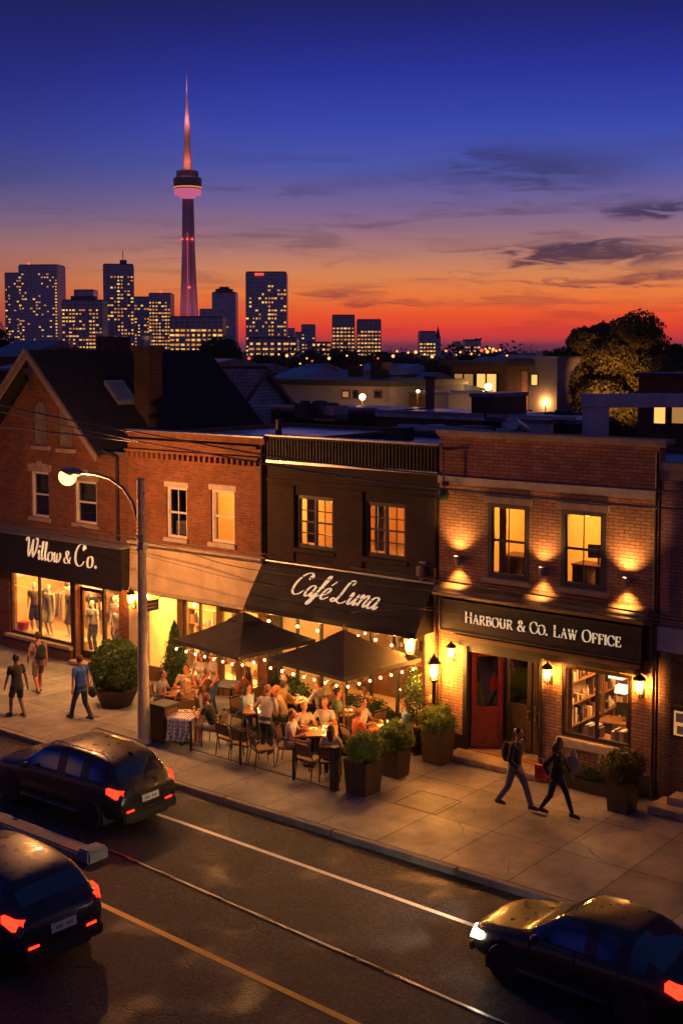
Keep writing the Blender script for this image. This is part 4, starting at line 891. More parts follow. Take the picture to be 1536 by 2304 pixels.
    if bottom:
        mb = MB(); loft(mb,[(hip+up*(-.13),.158,.125,fw),(hip+up*(-.02),.182,.134,fw),(hip+up*.07,.162,.122,fw)])
        for Hj,kn,an in legs:
            if bottom=='trousers': limb(mb,[Hj,kn],[.104,.072]); mb.tube([kn,kn.lerp(an,.5),an+V((0,0,-.01))],[.071,.066,.060],12)
            elif bottom=='shorts': mb.ball(Hj,.104,10,8); mb.tube([Hj,Hj.lerp(kn,.85)],[.106,.088],12)
            elif bottom=='skirt': limb(mb,[Hj,Hj.lerp(kn,.95)],[.11,.10])
            elif bottom=='tights': limb(mb,[Hj,kn],[.096,.062]); limb(mb,[kn,kn.lerp(an,.3),an],[.060,.061,.042])
        remesh(mb,{'trousers':'trousers','shorts':'shorts','skirt':'skirt','tights':'leggings'}[bottom],cloth(bn,bcol),.014,3,T)
    if shoes and not plain:
        for i,(Hj,kn,an) in enumerate(legs):
            mb = MB(); mb.ball(an+V((0,-.03,-.035)),(.045,.055,.042)); limb(mb,[an+V((0,-.02,-.035)),an+V((0,.09,-.038)),an+V((0,.17,-.045))],[.043,.046,.030]); 
            tr = an+V((0,.07,-.07)); mb.cbox(tr,(.088,.25,.02))
            remesh(mb,'shoe',mat('leather_%d'%int(shoes[0]*100),shoes,.4),.012,2,T)
    if style!='bald' and not plain:
        hm = mat('hair_'+hair, HAIRC[hair], .45, var=.4, scale=30, bump=.8, bscale=60, stretch=(1,1,.2), spec=.4)
        mb = MB(); q = MB()
        q.ball((0,-.022,.035),(.087,.096,.102),14,12)
        if style in('short','crop'): q.ball((0,-.045,-.01),(.078,.062,.07),12,8)
        if style=='cap': q.tube([(0,.06,.055),(0,.16,.045)],[.07,.05],10)
        if style=='long':
            q.ball((0,-.05,-.03),(.09,.07,.12),12,8); q.tube([(0,-.06,.0),(0,-.095,-.14),(0,-.12,-.28)],[.09,.095,.06],12)
            for s in (-1,1): q.tube([(s*.075,-.005,.05),(s*.085,.0,-.06),(s*.08,-.03,-.16)],[.025,.028,.03],8)
        if style=='bun': q.ball((0,-.045,-.01),(.08,.065,.08),12,8); q.ball((0,-.11,.05),.045)
        mb.add([HM@V(v) for v in q.v], q.f); remesh(mb,'hair',hm,.012,2,T)
    T['_arms'] = 1; del T['_arms']
    return T, HM, arms

# ================================================================ furniture
M_rattan = mat('woven_seat', (.17,.085,.035), .75, var=.4, scale=40, bump=.8, bscale=90)
def make_chair():
    T = thing('cafe_chair','metal cafe chair','chair')
    f = MB(); w=.24
    for s in (-1,1):
        f.tube([(s*w,.24,0),(s*w,.22,.44),(s*w,.2,.66),(s*w,-.16,.67),(s*w,-.22,.62)],.012,6)
    f.tube([(-w,-.2,.60),(w,-.2,.60)],.011,6); f.tube([(-w,.22,.43),(w,.22,.43)],.011,6); f.tube([(-w,-.2,.42),(w,-.2,.42)],.011,6)
    f.tube([(-w,.22,.43),(-w,-.2,.42)],.011,6); f.tube([(w,.22,.43),(w,-.2,.42)],.011,6)
    f.build('frame', M_blackM, T, smooth=True, world=False)
    for s in (-1,1):
        m = MB(); m.tube([(s*w,-.27,0),(s*w,-.2,.43),(s*w,-.29,.90)],.013,6); m.build('leg', M_blackM, T, smooth=True, world=False)
    MB().cbox((0,.01,.445),(.44,.44,.03)).build('seat', M_rattan, T, bevel=.01, world=False)
    b = MB(); n=6
    for k in range(n):
        z0=.55+.30*k/n; z1=.55+.30*(k+1)/n; y0=-.222-.075*k/n; y1=-.222-.075*(k+1)/n
        b.add([(-.225,y0,z0),(.225,y0,z0),(.225,y1,z1),(-.225,y1,z1),(-.225,y0-.02,z0),(.225,y0-.02,z0),(.225,y1-.02,z1),(-.225,y1-.02,z1)],[(0,3,2,1),(4,5,6,7),(0,1,5,4),(1,2,6,5),(2,3,7,6),(3,0,4,7)])
    b.tube([(-w,-.29,.90),(0,-.30,.915),(w,-.29,.90)],.013,6)
    b.build('backrest', M_rattan, T, world=False)
    return T
_chair=[None]
def chair(label, x, y, face, group='metal cafe chairs on the patio'):
    if _chair[0] is None: _chair[0] = make_chair(); c = _chair[0]
    else: c = copy_tree(_chair[0])
    c.location=(x,y,0.0); c.rotation_euler=(0,0,rad(face-90)); c['label']=label; c['group']=group; return c
def table(label, x, y, rz=38.8, s=.76, group='wooden cafe tables on the patio', round_=False, top=None):
    T = thing('cafe_table', label, 'table', (x,y,0), rad(rz), group)
    m = MB()
    if round_: m.lathe([(s/2,.72),(s/2,.75)],n=28)
    else: m.cbox((0,0,.735),(s,s,.035))
    m.build('table_top', top or M_tableW, T, bevel=.006, world=False)
    m = MB(); m.tube([(0,0,.03),(0,0,.717)],.035,10); m.build('pedestal', M_blackM, T, smooth=True, world=False)
    m = MB(); m.cbox((0,0,.02),(.5,.07,.03)); m.cbox((0,0,.024),(.07,.5,.03)); m.build('base', M_blackM, T, world=False)
    return T
M_plate = mat('white_china', (.78,.72,.62), .2, var=.03); M_cand = emis('candle_flame', (1,.6,.2), 30, False)
M_drink = glass('drinking_glass', (1.0,.93,.8), .5); M_food = mat('roast_food', (.35,.13,.035), .7, var=.6, scale=30, bump=.8)
def plate(lb, x, y, z=.755, r=.12, food=True):
    T = thing('plate', lb, 'plate', (x,y,z), 0, 'plates of food on the tables')
    MB().lathe([(r*.5,0),(r,.014),(r*.98,.018),(r*.55,.007),(.001,.006)],n=18).build('dish', M_plate, T, smooth=True, world=False)
    if food:
        m = MB()
        for k in range(5): a=random.uniform(0,6); rr=random.uniform(0,r*.45); m.ball((rr*cos(a),rr*sin(a),.022),(random.uniform(.02,.04),random.uniform(.02,.035),.016),8,6)
        m.build('food', M_food, T, smooth='all', world=False)
def tumbler(lb, x, y, z=.755, kind='glass', col=None):
    T = thing('drinking_glass' if kind=='glass' else 'cup', lb, 'glass' if kind=='glass' else 'cup', (x,y,z), 0, 'drinks on the tables')
    if kind=='glass':
        MB().lathe([(.028,0),(.036,.13),(.034,.13),(.026,.008),(.001,.006)],n=12).build('tumbler', M_drink, T, smooth=True, world=False)
        MB().lathe([(.024,.01),(.030,.085)],n=12).build('drink', mat('amber_drink',(.6,.25,.05),.1,var=.05), T, smooth=True, world=False)
    else: MB().lathe([(.03,0),(.042,.10),(.039,.10),(.028,.01),(.001,.008)],n=12).build('cup_body', col or M_plate, T, smooth=True, world=False)
def candle(lb, x, y, z=.755):
    T = thing('candle_holder', lb, 'candle', (x,y,z), 0, 'candles on the tables')
    MB().lathe([(.035,0),(.042,.08),(.039,.08),(.03,.01),(.001,.008)],n=12).build('holder', M_drink, T, smooth=True, world=False)
    MB().lathe([(.001,.0),(.024,.02),(.024,.05),(.001,.052)],n=10).build('wax', M_plate, T, world=False)
    MB().ball((0,0,.072),(.010,.010,.022),8,6).build('flame', M_cand, T, world=False)
    light('candle_light','POINT',(x,y,z+.16),5.0,WARM,T,size=.03)
def napkin(lb, x, y, z=.756):
    T=MB(); T.cbox((0,0,.012),(.14,.10,.02),rz=random.uniform(0,3),taper=.8); T.cbox((.05,.03,.02),(.1,.09,.03),rz=1,rx=.3); o=T.build('napkin', M_plate, None); o.location=(x,y,z+.006); tag(o,lb,'napkin','napkins on the tables')

# ================================================================ greenery
def leaves(n, centre, r, s, squash=(1,1,1), shell=.55, seed=0, cone=False, lump=.25, ls=1.5, box=None):
    rnd = random.Random(seed); mb = MB(); vs=[]; fs=[]
    for i in range(n):
        while True:
            d = V((rnd.gauss(0,1),rnd.gauss(0,1),rnd.gauss(0,1)))
            if d.length>.01: break
        d.normalize()
        q = (shell+(1-shell)*rnd.random()**.5)
        if cone:
            t = rnd.random()**.7; t = 1-t; a = rnd.uniform(0,2*pi); rr = (1-t)**.8*(shell+(1-shell)*rnd.random())*(1+lump*mnoise.noise(V((cos(a)*2,sin(a)*2,t*5+seed))))
            p = V((cos(a)*rr*r[0], sin(a)*rr*r[1], t*r[2])); d = V((cos(a),sin(a),.3))
        else:
            k = 1+lump*mnoise.noise(d*2.2+V((seed,0,0)))*1.6
            p = V((d.x*r[0]*q*k, d.y*r[1]*q*k, d.z*r[2]*q*k))
        c = V(centre)+p; n_ = (d+V((rnd.gauss(0,.6),rnd.gauss(0,.6),rnd.gauss(0,.6)))).normalized()
        u = n_.cross(V((rnd.gauss(0,1),rnd.gauss(0,1),rnd.gauss(0,1)))).normalized(); w = n_.cross(u); z = s*rnd.uniform(.6,1.4)
        b = len(vs); vs += [c-u*z*ls*.5, c+w*z*.42, c+u*z*ls*.5, c-w*z*.42]; fs.append((b,b+1,b+2,b+3))
    mb.add(vs, fs); return mb
M_bux = leafmat('box_leaves', (.075,.13,.016), (.20,.27,.035)); M_dgreen = leafmat('dark_leaves', (.015,.035,.010), (.05,.085,.02))
M_tree = leafmat('tree_leaves', (.055,.06,.015), (.15,.13,.035)); M_conif = leafmat('conifer_leaves', (.025,.065,.015), (.085,.14,.03)); M_silh = leafmat('dusk_leaves', (.025,.04,.018), (.06,.08,.035))
M_soil = mat('soil', (.03,.018,.01), .95, bump=.6); M_plant = mat('planter_brown', (.045,.026,.015), .55, var=.3, scale=4, bump=.2)
M_bark = mat('bark', (.07,.045,.03), .9, var=.4, scale=8, bump=.8, stretch=(1,1,.3))
def box_planter(label, x, y, rz=0, w=.62, h=.78, r=.46, n=2600, seed=1, group='box planters on the pavement', lm=None):
    T = thing('box_planter', label, 'planter', (x,y,0), rz, group)
    m = MB(); a=w/2; t=.03; b=a*.84
    def ring(q,z): return [(-q,-q,z),(q,-q,z),(q,q,z),(-q,q,z)]
    vs = ring(b,0)+ring(a,h)+ring(a-t,h)+ring(a-t,h-.08)
    fs=[(3,2,1,0)]+[(i,(i+1)%4,(i+1)%4+4,i+4) for i in range(4)]+[(i+4,(i+1)%4+4,(i+1)%4+8,i+8) for i in range(4)]+[(i+8,(i+1)%4+8,(i+1)%4+12,i+12) for i in range(4)]
    m.add(vs,fs); m.build('pot', M_plant, T, world=False, bevel=.008)
    MB().add(ring(a-t,h-.07),[(0,1,2,3)]).build('soil', M_soil, T, world=False)
    F = leaves(int(n*1.9),(0,0,h+r*.55),(r*.98,r*.98,r*.80),.042,shell=.62,seed=seed,lump=.26).build('foliage', lm or M_bux, T, world=False)
    st2 = leaves(int(n*.05),(0,0,h+r*.58),(r*1.03,r*1.03,r*.88),.05,shell=.9,seed=seed+50,lump=.3); st2.build('foliage', lm or M_bux, T, world=False)
    m = MB(); 
    for k in range(9): an=random.uniform(0,6.28); m.tube([(0,0,h-.08),(.1*cos(an),.1*sin(an),h+.15),(.28*cos(an),.28*sin(an),h+.5)],[.012,.008,.004],5)
    m.build('stem', M_bark, T, world=False)
    return T

# ---- planters, bush, conifer, hedges
box_planter('brown box planter with bright green shrub, front corner of the patio', -17.16,22.13,0,.66,.78,.43,seed=3)
box_planter('brown box planter with green shrub, middle one beside the patio', -17.27,23.5,0,.56,.70,.43,seed=5)
box_planter('brown box planter with rounded shrub standing by the street lantern', -17.05,24.95,0,.62,.78,.44,seed=8)
box_planter('dark box planter with loose drooping shrub below the law office window', -12.05,24.75,0,.56,.72,.47,seed=11,lm=leafmat('olive_leaves',(.05,.06,.015),(.15,.12,.03)))
T = thing('round_bush_planter','big round clipped bush in a low wide pot by the clothes shop door','planter',(-26.95,23.35,0))
m = MB(); m.lathe([(.42,0),(.62,.45),(.66,.47),(.66,.52),(.60,.52),(.58,.44),(.001,.44)],n=20); m.build('pot', M_plant, T, smooth=True, world=False)
leaves(12000,(0,0,1.10),(.75,.75,.76),.05,shell=.72,seed=21,lump=.16).build('foliage', M_conif, T, world=False)
m=MB(); m.tube([(0,0,.44),(0,0,1.1)],[.05,.03],8); m.build('trunk', M_bark, T, world=False)
T = thing('conifer','tall narrow conifer in a pot behind the utility pole','tree',(-26.35,25.05,0))
m = MB(); m.lathe([(.22,0),(.30,.42),(.27,.42),(.25,.36),(.001,.36)],n=16); m.build('pot', M_plant, T, smooth=True, world=False)
leaves(5200,(0,0,.36),(.52,.52,1.85),.05,seed=31,cone=True,shell=.45,lump=.4).build('crown', M_conif, T, world=False)
m=MB(); m.tube([(0,0,.36),(0,0,1.8)],[.04,.01],8); m.build('trunk', M_bark, T, world=False)
def hedge(label, x0,x1,y0,y1,h, seed, n=2500, pot=.45, s=.05, name='hedge_planter', lm=None):
    T = thing(name, label, 'hedge', ((x0+x1)/2,(y0+y1)/2,0)); 
    a=(x1-x0)/2; b=(y1-y0)/2
    if pot>0.02: MB().box(-a,-b,0,a,b,pot).build('trough', M_plant, T, world=False, bevel=.01)
    leaves(n,(0,0,(pot+h)/2+.02),(a*1.08,b*1.35,(h-pot)/2*1.1),s,shell=.4,seed=seed,lump=.3).build('foliage', lm or M_dgreen, T, world=False)
    return T
hedge('low dark hedge in a trough between the left parasol pole and the cafe wall',-22.9,-21.5,25.1,25.55,1.15,41,2600)
hedge('dark shrub bed under the cafe windows behind the right parasol',-20.9,-18.9,25.25,25.7,1.0,42,2600,lm=M_dgreen)
T=thing('column_shrub','tall slim evergreen shrub beside the cafe brick pier','shrub',(-18.0,25.25,0)); MB().lathe([(.16,0),(.2,.4),(.17,.4),(.001,.36)],n=14).build('pot',M_plant,T,world=False)
leaves(2600,(0,0,1.25),(.30,.30,.95),.04,shell=.45,seed=44,lump=.3).build('foliage',M_conif,T,world=False)
hedge('low green planting strip under the law office window',-14.3,-12.6,25.25,25.62,.5,45,1600,pot=.28,s=.04)

# ================================================================ walkers
wg='people walking along the pavement'
person('person in black shirt and dark shorts walking away by the kerb',(-28.15,20.85),170,h=.99,lean=4,feet=[(-.09,.22,.08),(.10,-.20,.12)],hands=[(-.27,.18,.85),(.27,-.12,.80)],skinc='d',hair='dark',style='crop',top=(.02,.018,.018),sleeve=.6,bottom='shorts',bcol=(.025,.03,.045),shoes=(.05,.05,.05),group=wg)
p_,HM_,_ = person('person with pale shirt, khaki shorts and dark backpack walking by the shop window',(-29.65,22.75),165,h=1.03,lean=5,feet=[(-.1,-.20,.12),(.10,.22,.08)],hands=[(-.25,.2,.95),(.25,.05,.85)],skinc='t',hair='brown',style='short',top=(.42,.27,.25),sleeve=.6,bottom='shorts',bcol=(.28,.19,.11),shoes=(.12,.1,.09),group=wg)
BP = thing('backpack','navy backpack on the person in khaki shorts','backpack',(-29.65,22.75,0),rad(165-90))
m = MB(); m.ball((0,-.20,1.25),(.16,.10,.24),14,10); m.ball((0,-.26,1.16),(.12,.07,.13)); remesh(m,'bag_body',cloth('navy_nylon',(.02,.025,.05)),.015,2,BP)
m = MB()
for s in (-1,1): m.tube([(s*.1,-.14,1.42),(s*.11,.02,1.50),(s*.12,.15,1.38),(s*.14,.08,1.15),(s*.13,-.14,1.05)],.016,6)
m.build('strap', cloth('navy_nylon',(.02,.025,.05)), BP, world=False)
person('person in bright blue shirt and dark jeans walking with a bag',(-26.55,21.75),178,h=1.02,lean=4,feet=[(-.09,.32,.08),(.10,-.30,.14)],hands=[(-.27,.02,.80),(.27,.0,.78)],skinc='t',hair='brown',style='short',top=(.035,.12,.50),sleeve=.6,bcol=(.02,.03,.055),shoes=(.02,.015,.012),group=wg)
HB = thing('shoulder_bag','dark shoulder bag carried by the person in the blue shirt','bag',(-26.5,22.1,.55)); m=MB(); m.ball((0,0,.16),(.17,.07,.16)); remesh(m,'bag_body',cloth('black_leather',(.015,.012,.01),.5),.015,2,HB); MB().tube([(-.12,0,.25),(-.05,0,.45),(.05,0,.45),(.12,0,.25)],.012,6).build('strap',M_black,HB,world=False)
person('person in dark jacket and grey trousers striding past the law office door',(-13.95,23.4),-4,h=1.03,lean=8,feet=[(-.09,.38,.09),(.10,-.36,.14)],hands=[(-.22,-.10,.85),(.22,.25,.95)],skinc='t',hair='dark',style='short',top=(.018,.018,.022),sleeve=.98,bcol=(.20,.19,.20),shoes=(.02,.015,.012),group=wg)
BP = thing('backpack','brown backpack on the person in the dark jacket','backpack',(-13.95,23.4,0),rad(-94)); m = MB(); m.ball((0,-.22,1.22),(.15,.11,.23),14,10); remesh(m,'bag_body',cloth('brown_canvas',(.06,.035,.02)),.015,2,BP)
m=MB()
for s in (-1,1): m.tube([(s*.1,-.12,1.45),(s*.11,.05,1.50),(s*.12,.17,1.38),(s*.14,.06,1.12)],.016,6)
m.build('strap', M_black, BP, world=False)
person('person with long dark hair in black top and leggings walking in stride',(-13.0,23.55),-4,h=.99,lean=5,feet=[(-.08,.36,.10),(.09,-.34,.13)],hands=[(-.22,.22,.95),(.24,-.05,.95)],skinc='m',hair='dark',style='long',female=True,top=(.015,.013,.013),sleeve=.98,bottom='tights',bcol=(.015,.017,.022),shoes=(.015,.012,.01),group=wg)
TB = thing('red_shopping_bag','red gift bag carried between the two people walking past the law office','bag',(-13.5,23.75,.62)); m=MB(); m.cbox((0,0,.18),(.26,.12,.34)); m.build('bag_body',mat('red_bag',(.55,.03,.015),.35),TB,bevel=.01,world=False); MB().tube([(-.07,0,.35),(-.04,0,.5),(.04,0,.5),(.07,0,.35)],.006,6).build('handle',M_plate,TB,world=False)
TB = thing('pale_tote_bag','pale cloth tote bag on the shoulder of the person in leggings','bag',(-12.75,23.8,.95)); m=MB(); m.ball((0,0,.18),(.17,.06,.22)); remesh(m,'bag_body',cloth('pale_canvas',(.45,.30,.24)),.015,2,TB); MB().tube([(-.1,0,.34),(-.06,-.02,.5),(.06,-.02,.5),(.1,0,.34)],.01,6).build('strap',M_plate,TB,world=False)

# ================================================================ the patio
pg='people dining on the patio'
def diner(label, x, y, face, ch=None, **k):
    person(label,(x,y),face,sit=True,group=pg,**k)
    if ch: chair(ch, x+cos(rad(face))*.0, y+sin(rad(face))*.0, face)
table('square wooden table with white dishes, nearest the utility pole', -24.4,23.5)
T2 = table('small table draped with a printed sheet beside the dark bin', -22.9,22.1,20,.72)
table('square wooden table beside the left parasol pole', -21.75,23.62)
table('square wooden table at the back between the two parasols', -21.55,24.95)
table('square dark table under the back edge of the right parasol', -19.75,25.0,38.8,.8)
table('large square wooden table at the front with candles and papers', -19.35,23.2,38.8,.92)
table('square wooden table with a white cup beside the right parasol pole', -18.35,24.5,38.8,.78)
table('small round wooden table by the planter shrub', -17.75,25.2,0,.62,round_=True)
table('dark table in front of the brick shop doorway', -24.0,24.95,20,.85,top=M_black)
diner('person in striped grey shirt seated at the table nearest the utility pole',-25.05,23.2,25,'cafe chair under the person in the striped grey shirt',skinc='m',hair='brown',top=(.30,.26,.30),lean=12,head=(0,-15))
diner('person in cream shirt seated behind the table nearest the utility pole',-24.95,24.15,-50,'cafe chair under the person in the cream shirt',skinc='t',hair='dark',style='crop',top=(.62,.45,.30),lean=10)
diner('person with long blond hair seated with back to the street',-23.75,23.0,140,'cafe chair under the person with long blond hair',skinc='l',hair='blond',style='long',female=True,top=(.50,.28,.14),lean=4)
person('person with long dark hair in white top standing by the dark table',(-24.55,24.35),-60,h=.97,group=pg,skinc='t',hair='dark',style='long',female=True,top=(.68,.55,.48),sleeve=.4,bcol=(.25,.12,.06),hands=[(-.15,.3,1.0),(.15,.3,1.0)])
person('person in pale top and blue jeans standing behind the dark table',(-24.2,24.5),-110,h=.98,group=pg,skinc='t',hair='grey',style='bun',female=True,top=(.60,.48,.42),sleeve=.5,bcol=(.05,.10,.22),hands=[(-.2,.15,.9),(.15,.3,1.0)])
diner('person in black shirt and white shorts seated at the sheet-draped table',-22.2,22.45,200,'cafe chair under the person in the black shirt',skinc='t',hair='auburn',style='crop',top=(.016,.014,.013),bottom='shorts',bcol=(.62,.52,.46),shoes=(.5,.4,.3),lean=22,hands=[(-.12,.48,.80),(.22,.42,.80)])
diner('person with dark hair in grey-blue top leaning on crossed arms',-22.4,23.75,-8,'cafe chair under the person in the grey-blue top',skinc='t',hair='dark',style='long',female=True,top=(.22,.26,.34),sleeve=.98,lean=20,hands=[(.1,.40,.79),(-.05,.36,.79)],bcol=(.05,.09,.13))
diner('person with bald head in peach shirt leaning over the table',-21.2,24.05,215,'cafe chair under the person in the peach shirt',skinc='t',style='bald',top=(.62,.36,.22),sleeve=.98,lean=24,head=(0,-20),h=1.06)
person('person in lavender shirt and dark trousers standing at the patio edge',(-20.72,22.75),105,h=.98,group=pg,skinc='t',hair='auburn',style='crop',top=(.46,.36,.40),sleeve=.95,bcol=(.02,.03,.03),lean=16,hands=[(-.3,.18,.92),(.15,.35,.95)])
diner('person with white hair in pale blue shirt at the back table',-22.15,24.95,0,'cafe chair at the back table under the person with white hair',skinc='l',hair='grey',style='crop',top=(.33,.34,.42),sleeve=.95,lean=8)
diner('person in white sweater seated across the back table',-21.05,25.3,190,'cafe chair at the back table under the person in the white sweater',skinc='t',hair='auburn',top=(.68,.56,.50),sleeve=.95,lean=8)
diner('person in brown jacket seated between the parasols',-20.55,25.15,-30,'cafe chair under the person in the brown jacket',skinc='m',hair='brown',top=(.28,.12,.05),sleeve=.98,lean=14)
diner('person in orange shirt with dark skin seated against the cafe wall',-19.75,25.6,-90,'cafe chair against the cafe wall',skinc='d',hair='dark',style='crop',top=(.50,.20,.09),sleeve=.6,lean=6)
diner('person with grey hair in white waistcoat behind the candle table',-19.75,23.95,-70,'cafe chair behind the candle table under the grey-haired person',skinc='t',hair='grey',style='crop',top=(.62,.50,.38),sleeve=.6,lean=10)
diner('person with blond bun in light blouse behind the candle table',-20.1,23.4,-25,'cafe chair behind the candle table under the person with the blond bun',skinc='l',hair='blond',style='bun',female=True,top=(.60,.42,.32),sleeve=.5,lean=16)
diner('person in white shirt and beige trousers seated side-on at the candle table',-19.75,22.55,25,'cafe chair under the person in beige trousers',skinc='t',hair='auburn',style='short',top=(.70,.60,.54),sleeve=.5,bcol=(.36,.22,.12),lean=6)
diner('person with long brown hair in white tee with back to the street',-18.3,22.35,125,'cafe chair under the person in the white tee',skinc='l',hair='brown',style='long',female=True,top=(.66,.56,.56),sleeve=.5,lean=5,h=.94)
diner('person in white shirt with profile turned at the cup table',-19.0,24.4,8,'cafe chair under the person in profile at the cup table',skinc='m',hair='dark',style='crop',top=(.70,.60,.50),sleeve=.55,lean=5)
diner('person in light blue shirt and jeans facing the cup table',-18.05,25.1,205,'cafe chair under the person in the light blue shirt',skinc='t',hair='auburn',style='short',top=(.22,.34,.46),sleeve=.95,bcol=(.09,.16,.36),lean=6,hands=[(-.1,.32,.72),(.15,.30,.70)])
diner('person in green cardigan seated at the dark table under the right parasol',-20.15,24.75,30,'cafe chair under the person in the green cardigan',skinc='t',hair='dark',style='bun',female=True,top=(.10,.14,.07),sleeve=.95,lean=10)
diner('person in mustard shirt with back turned at the back table',-21.6,24.35,95,'cafe chair under the person in the mustard shirt',skinc='t',hair='brown',style='short',top=(.45,.24,.05),sleeve=.6,lean=8)
diner('person in maroon top at the dark table in front of the brick shop door',-23.3,24.95,185,'cafe chair under the person in the maroon top',skinc='t',hair='dark',style='long',female=True,top=(.25,.04,.03),sleeve=.95,lean=12)
diner('person in coral shirt seated by the small round table',-17.75,25.75,-95,'cafe chair under the person in the coral shirt',skinc='l',hair='blond',style='long',female=True,top=(.55,.20,.12),sleeve=.6,lean=6)
diner('person in orange top squeezed beside the white cup table',-18.65,23.75,70,'cafe chair under the person in the orange top',skinc='t',hair='auburn',style='bun',female=True,top=(.55,.10,.03),sleeve=.6,lean=8,h=.95)
# empty chairs along the street edge
chair('empty cafe chair with back to the street beside the person in the black shirt',-21.35,22.15,85)
chair('empty cafe chair, second along the street edge of the patio',-20.75,22.05,95)
chair('empty tan-backed cafe chair turned outward at the street edge',-20.15,22.0,60)
chair('empty cafe chair by the front planter beside the long brown hair',-18.75,22.15,90)
chair('empty cafe chair at the cup table, nearest the middle planter',-18.1,23.75,110)
chair('empty cafe chair at the dark back table',-19.2,25.15,170)
# things on the tables
plate('white plate of food on the table nearest the utility pole',-24.5,23.6); plate('second plate on the table nearest the utility pole',-24.25,23.35,r=.1); tumbler('glass on the table nearest the utility pole',-24.35,23.55); napkin('crumpled napkin on the table nearest the utility pole',-24.55,23.42)
candle('lit candle on the table nearest the utility pole',-24.2,23.6)
plate('bowl of white food on the sheet-draped table',-23.0,22.25,.775,.13); tumbler('small glass on the sheet-draped table',-22.75,22.3,.775)
plate('plate on the table beside the left parasol pole',-21.8,23.55); napkin('napkin pile on the table beside the left parasol pole',-21.65,23.75); tumbler('glass on the table beside the left parasol pole',-21.6,23.55); candle('lit candle on the table beside the left parasol pole',-21.85,23.75)
plate('plate on the back table between the parasols',-21.6,25.0); candle('lit candle on the back table between the parasols',-21.4,24.9)
plate('plate on the dark table under the right parasol',-19.85,24.95); plate('second plate on the dark table under the right parasol',-19.6,25.15,r=.1); candle('lit candle on the dark table under the right parasol',-19.65,24.85)
plate('plate on the large front table',-19.5,23.15); candle('lit candle on the large front table',-19.3,23.3); candle('second lit candle on the large front table, nearest the planters',-19.15,23.1); napkin('papers and napkins on the large front table',-19.35,23.45); tumbler('glass on the large front table',-19.55,23.35)
tumbler('white cup on the cup table',-18.25,24.45,kind='cup'); plate('saucer plate on the cup table',-18.4,24.4,r=.09,food=False); candle('lit candle on the cup table',-18.35,24.65)
# draped printed sheet over the small table
T = thing('printed_tablecloth','pale printed sheet hanging off the small table towards the pavement','tablecloth',(-22.9,22.1,0),rad(20))
m = MB(); nx,nyy=16,22; vs=[]
for j in range(nyy):
    for i in range(nx):
        u_=i/(nx-1)-.5; t_=j/(nyy-1)*1.32; w_=.05*sin(i*1.7+j*.2)
        if t_<.70: p_=(u_*.70,.30-t_*1.0+0.0,.757+.003*sin(i*2))
        else: d_=t_-.70; p_=(u_*(.66-.12*d_)+.03*sin(d_*6),-.405-.05*d_+w_*min(1,d_*3),.757-d_*.95+.02*cos(i))
        vs.append(p_)
m.add(vs,[(j*nx+i,j*nx+i+1,(j+1)*nx+i+1,(j+1)*nx+i) for j in range(nyy-1) for i in range(nx-1)])
def sheet_mat():
    m_, t = newmat('printed_sheet'); b = NB(t); out = b.n('ShaderNodeOutputMaterial'); tc = b.n('ShaderNodeTexCoord'); mp = b.n('ShaderNodeMapping', {'Vector': tc.outputs['Object'], 'Rotation': (rad(90),0,0)})
    br = b.n('ShaderNodeTexBrick', {'Vector': mp.outputs[0], 'Color1': (.05,.05,.09,1), 'Color2': (.08,.07,.12,1), 'Mortar': (.62,.50,.46,1), 'Scale': 1.0, 'Mortar Size': .028, 'Brick Width': .085, 'Row Height': .10, 'Mortar Smooth': .1}, offset=.2)
    p = b.n('ShaderNodeBsdfPrincipled', {'Base Color': br.outputs['Color'], 'Roughness': .85}); t.links.new(p.outputs[0], out.inputs[0]); return m_
o=m.build('cloth_sheet', sheet_mat(), T, world=False, smooth='all')
T = thing('waste_bin','square dark panelled bin at the corner of the patio','bin',(-23.45,21.9,0),rad(3))
MB().cbox((0,0,.48),(.52,.52,.94)).build('bin_body', M_plant, T, bevel=.015, world=False); MB().cbox((0,0,.97),(.58,.58,.05)).build('lid', M_char, T, bevel=.01, world=False)
m=MB()
for s in (-1,1): m.cbox((s*.0,-.268,.48),(.42,.014,.8)); 
m.cbox((.268,0,.48),(.014,.42,.8)); m.build('side_panel', M_wood, T, world=False)
T = thing('hand_bag','bright red handbag hanging by the cup table chair','bag',(-18.45,23.35,.42)); m=MB(); m.ball((0,0,.12),(.17,.08,.14)); remesh(m,'bag_body',mat('red_leather',(.55,.02,.012),.3),.014,2,T); MB().tube([(-.1,0,.2),(-.06,0,.36),(.06,0,.36),(.1,0,.2)],.01,6).build('strap',mat('red_leather',(.55,.02,.012)),T,world=False)
T = thing('orange_jacket','orange jacket draped over the chair at the cup table','jacket',(-18.15,23.6,.5)); m=MB(); m.ball((0,0,.2),(.2,.10,.22)); m.ball((.1,.05,.05),(.12,.1,.12)); m.ball((-.12,-.03,.02),(.1,.09,.14)); remesh(m,'draped_cloth',cloth('orange_cloth',(.50,.10,.03)),.02,3,T)
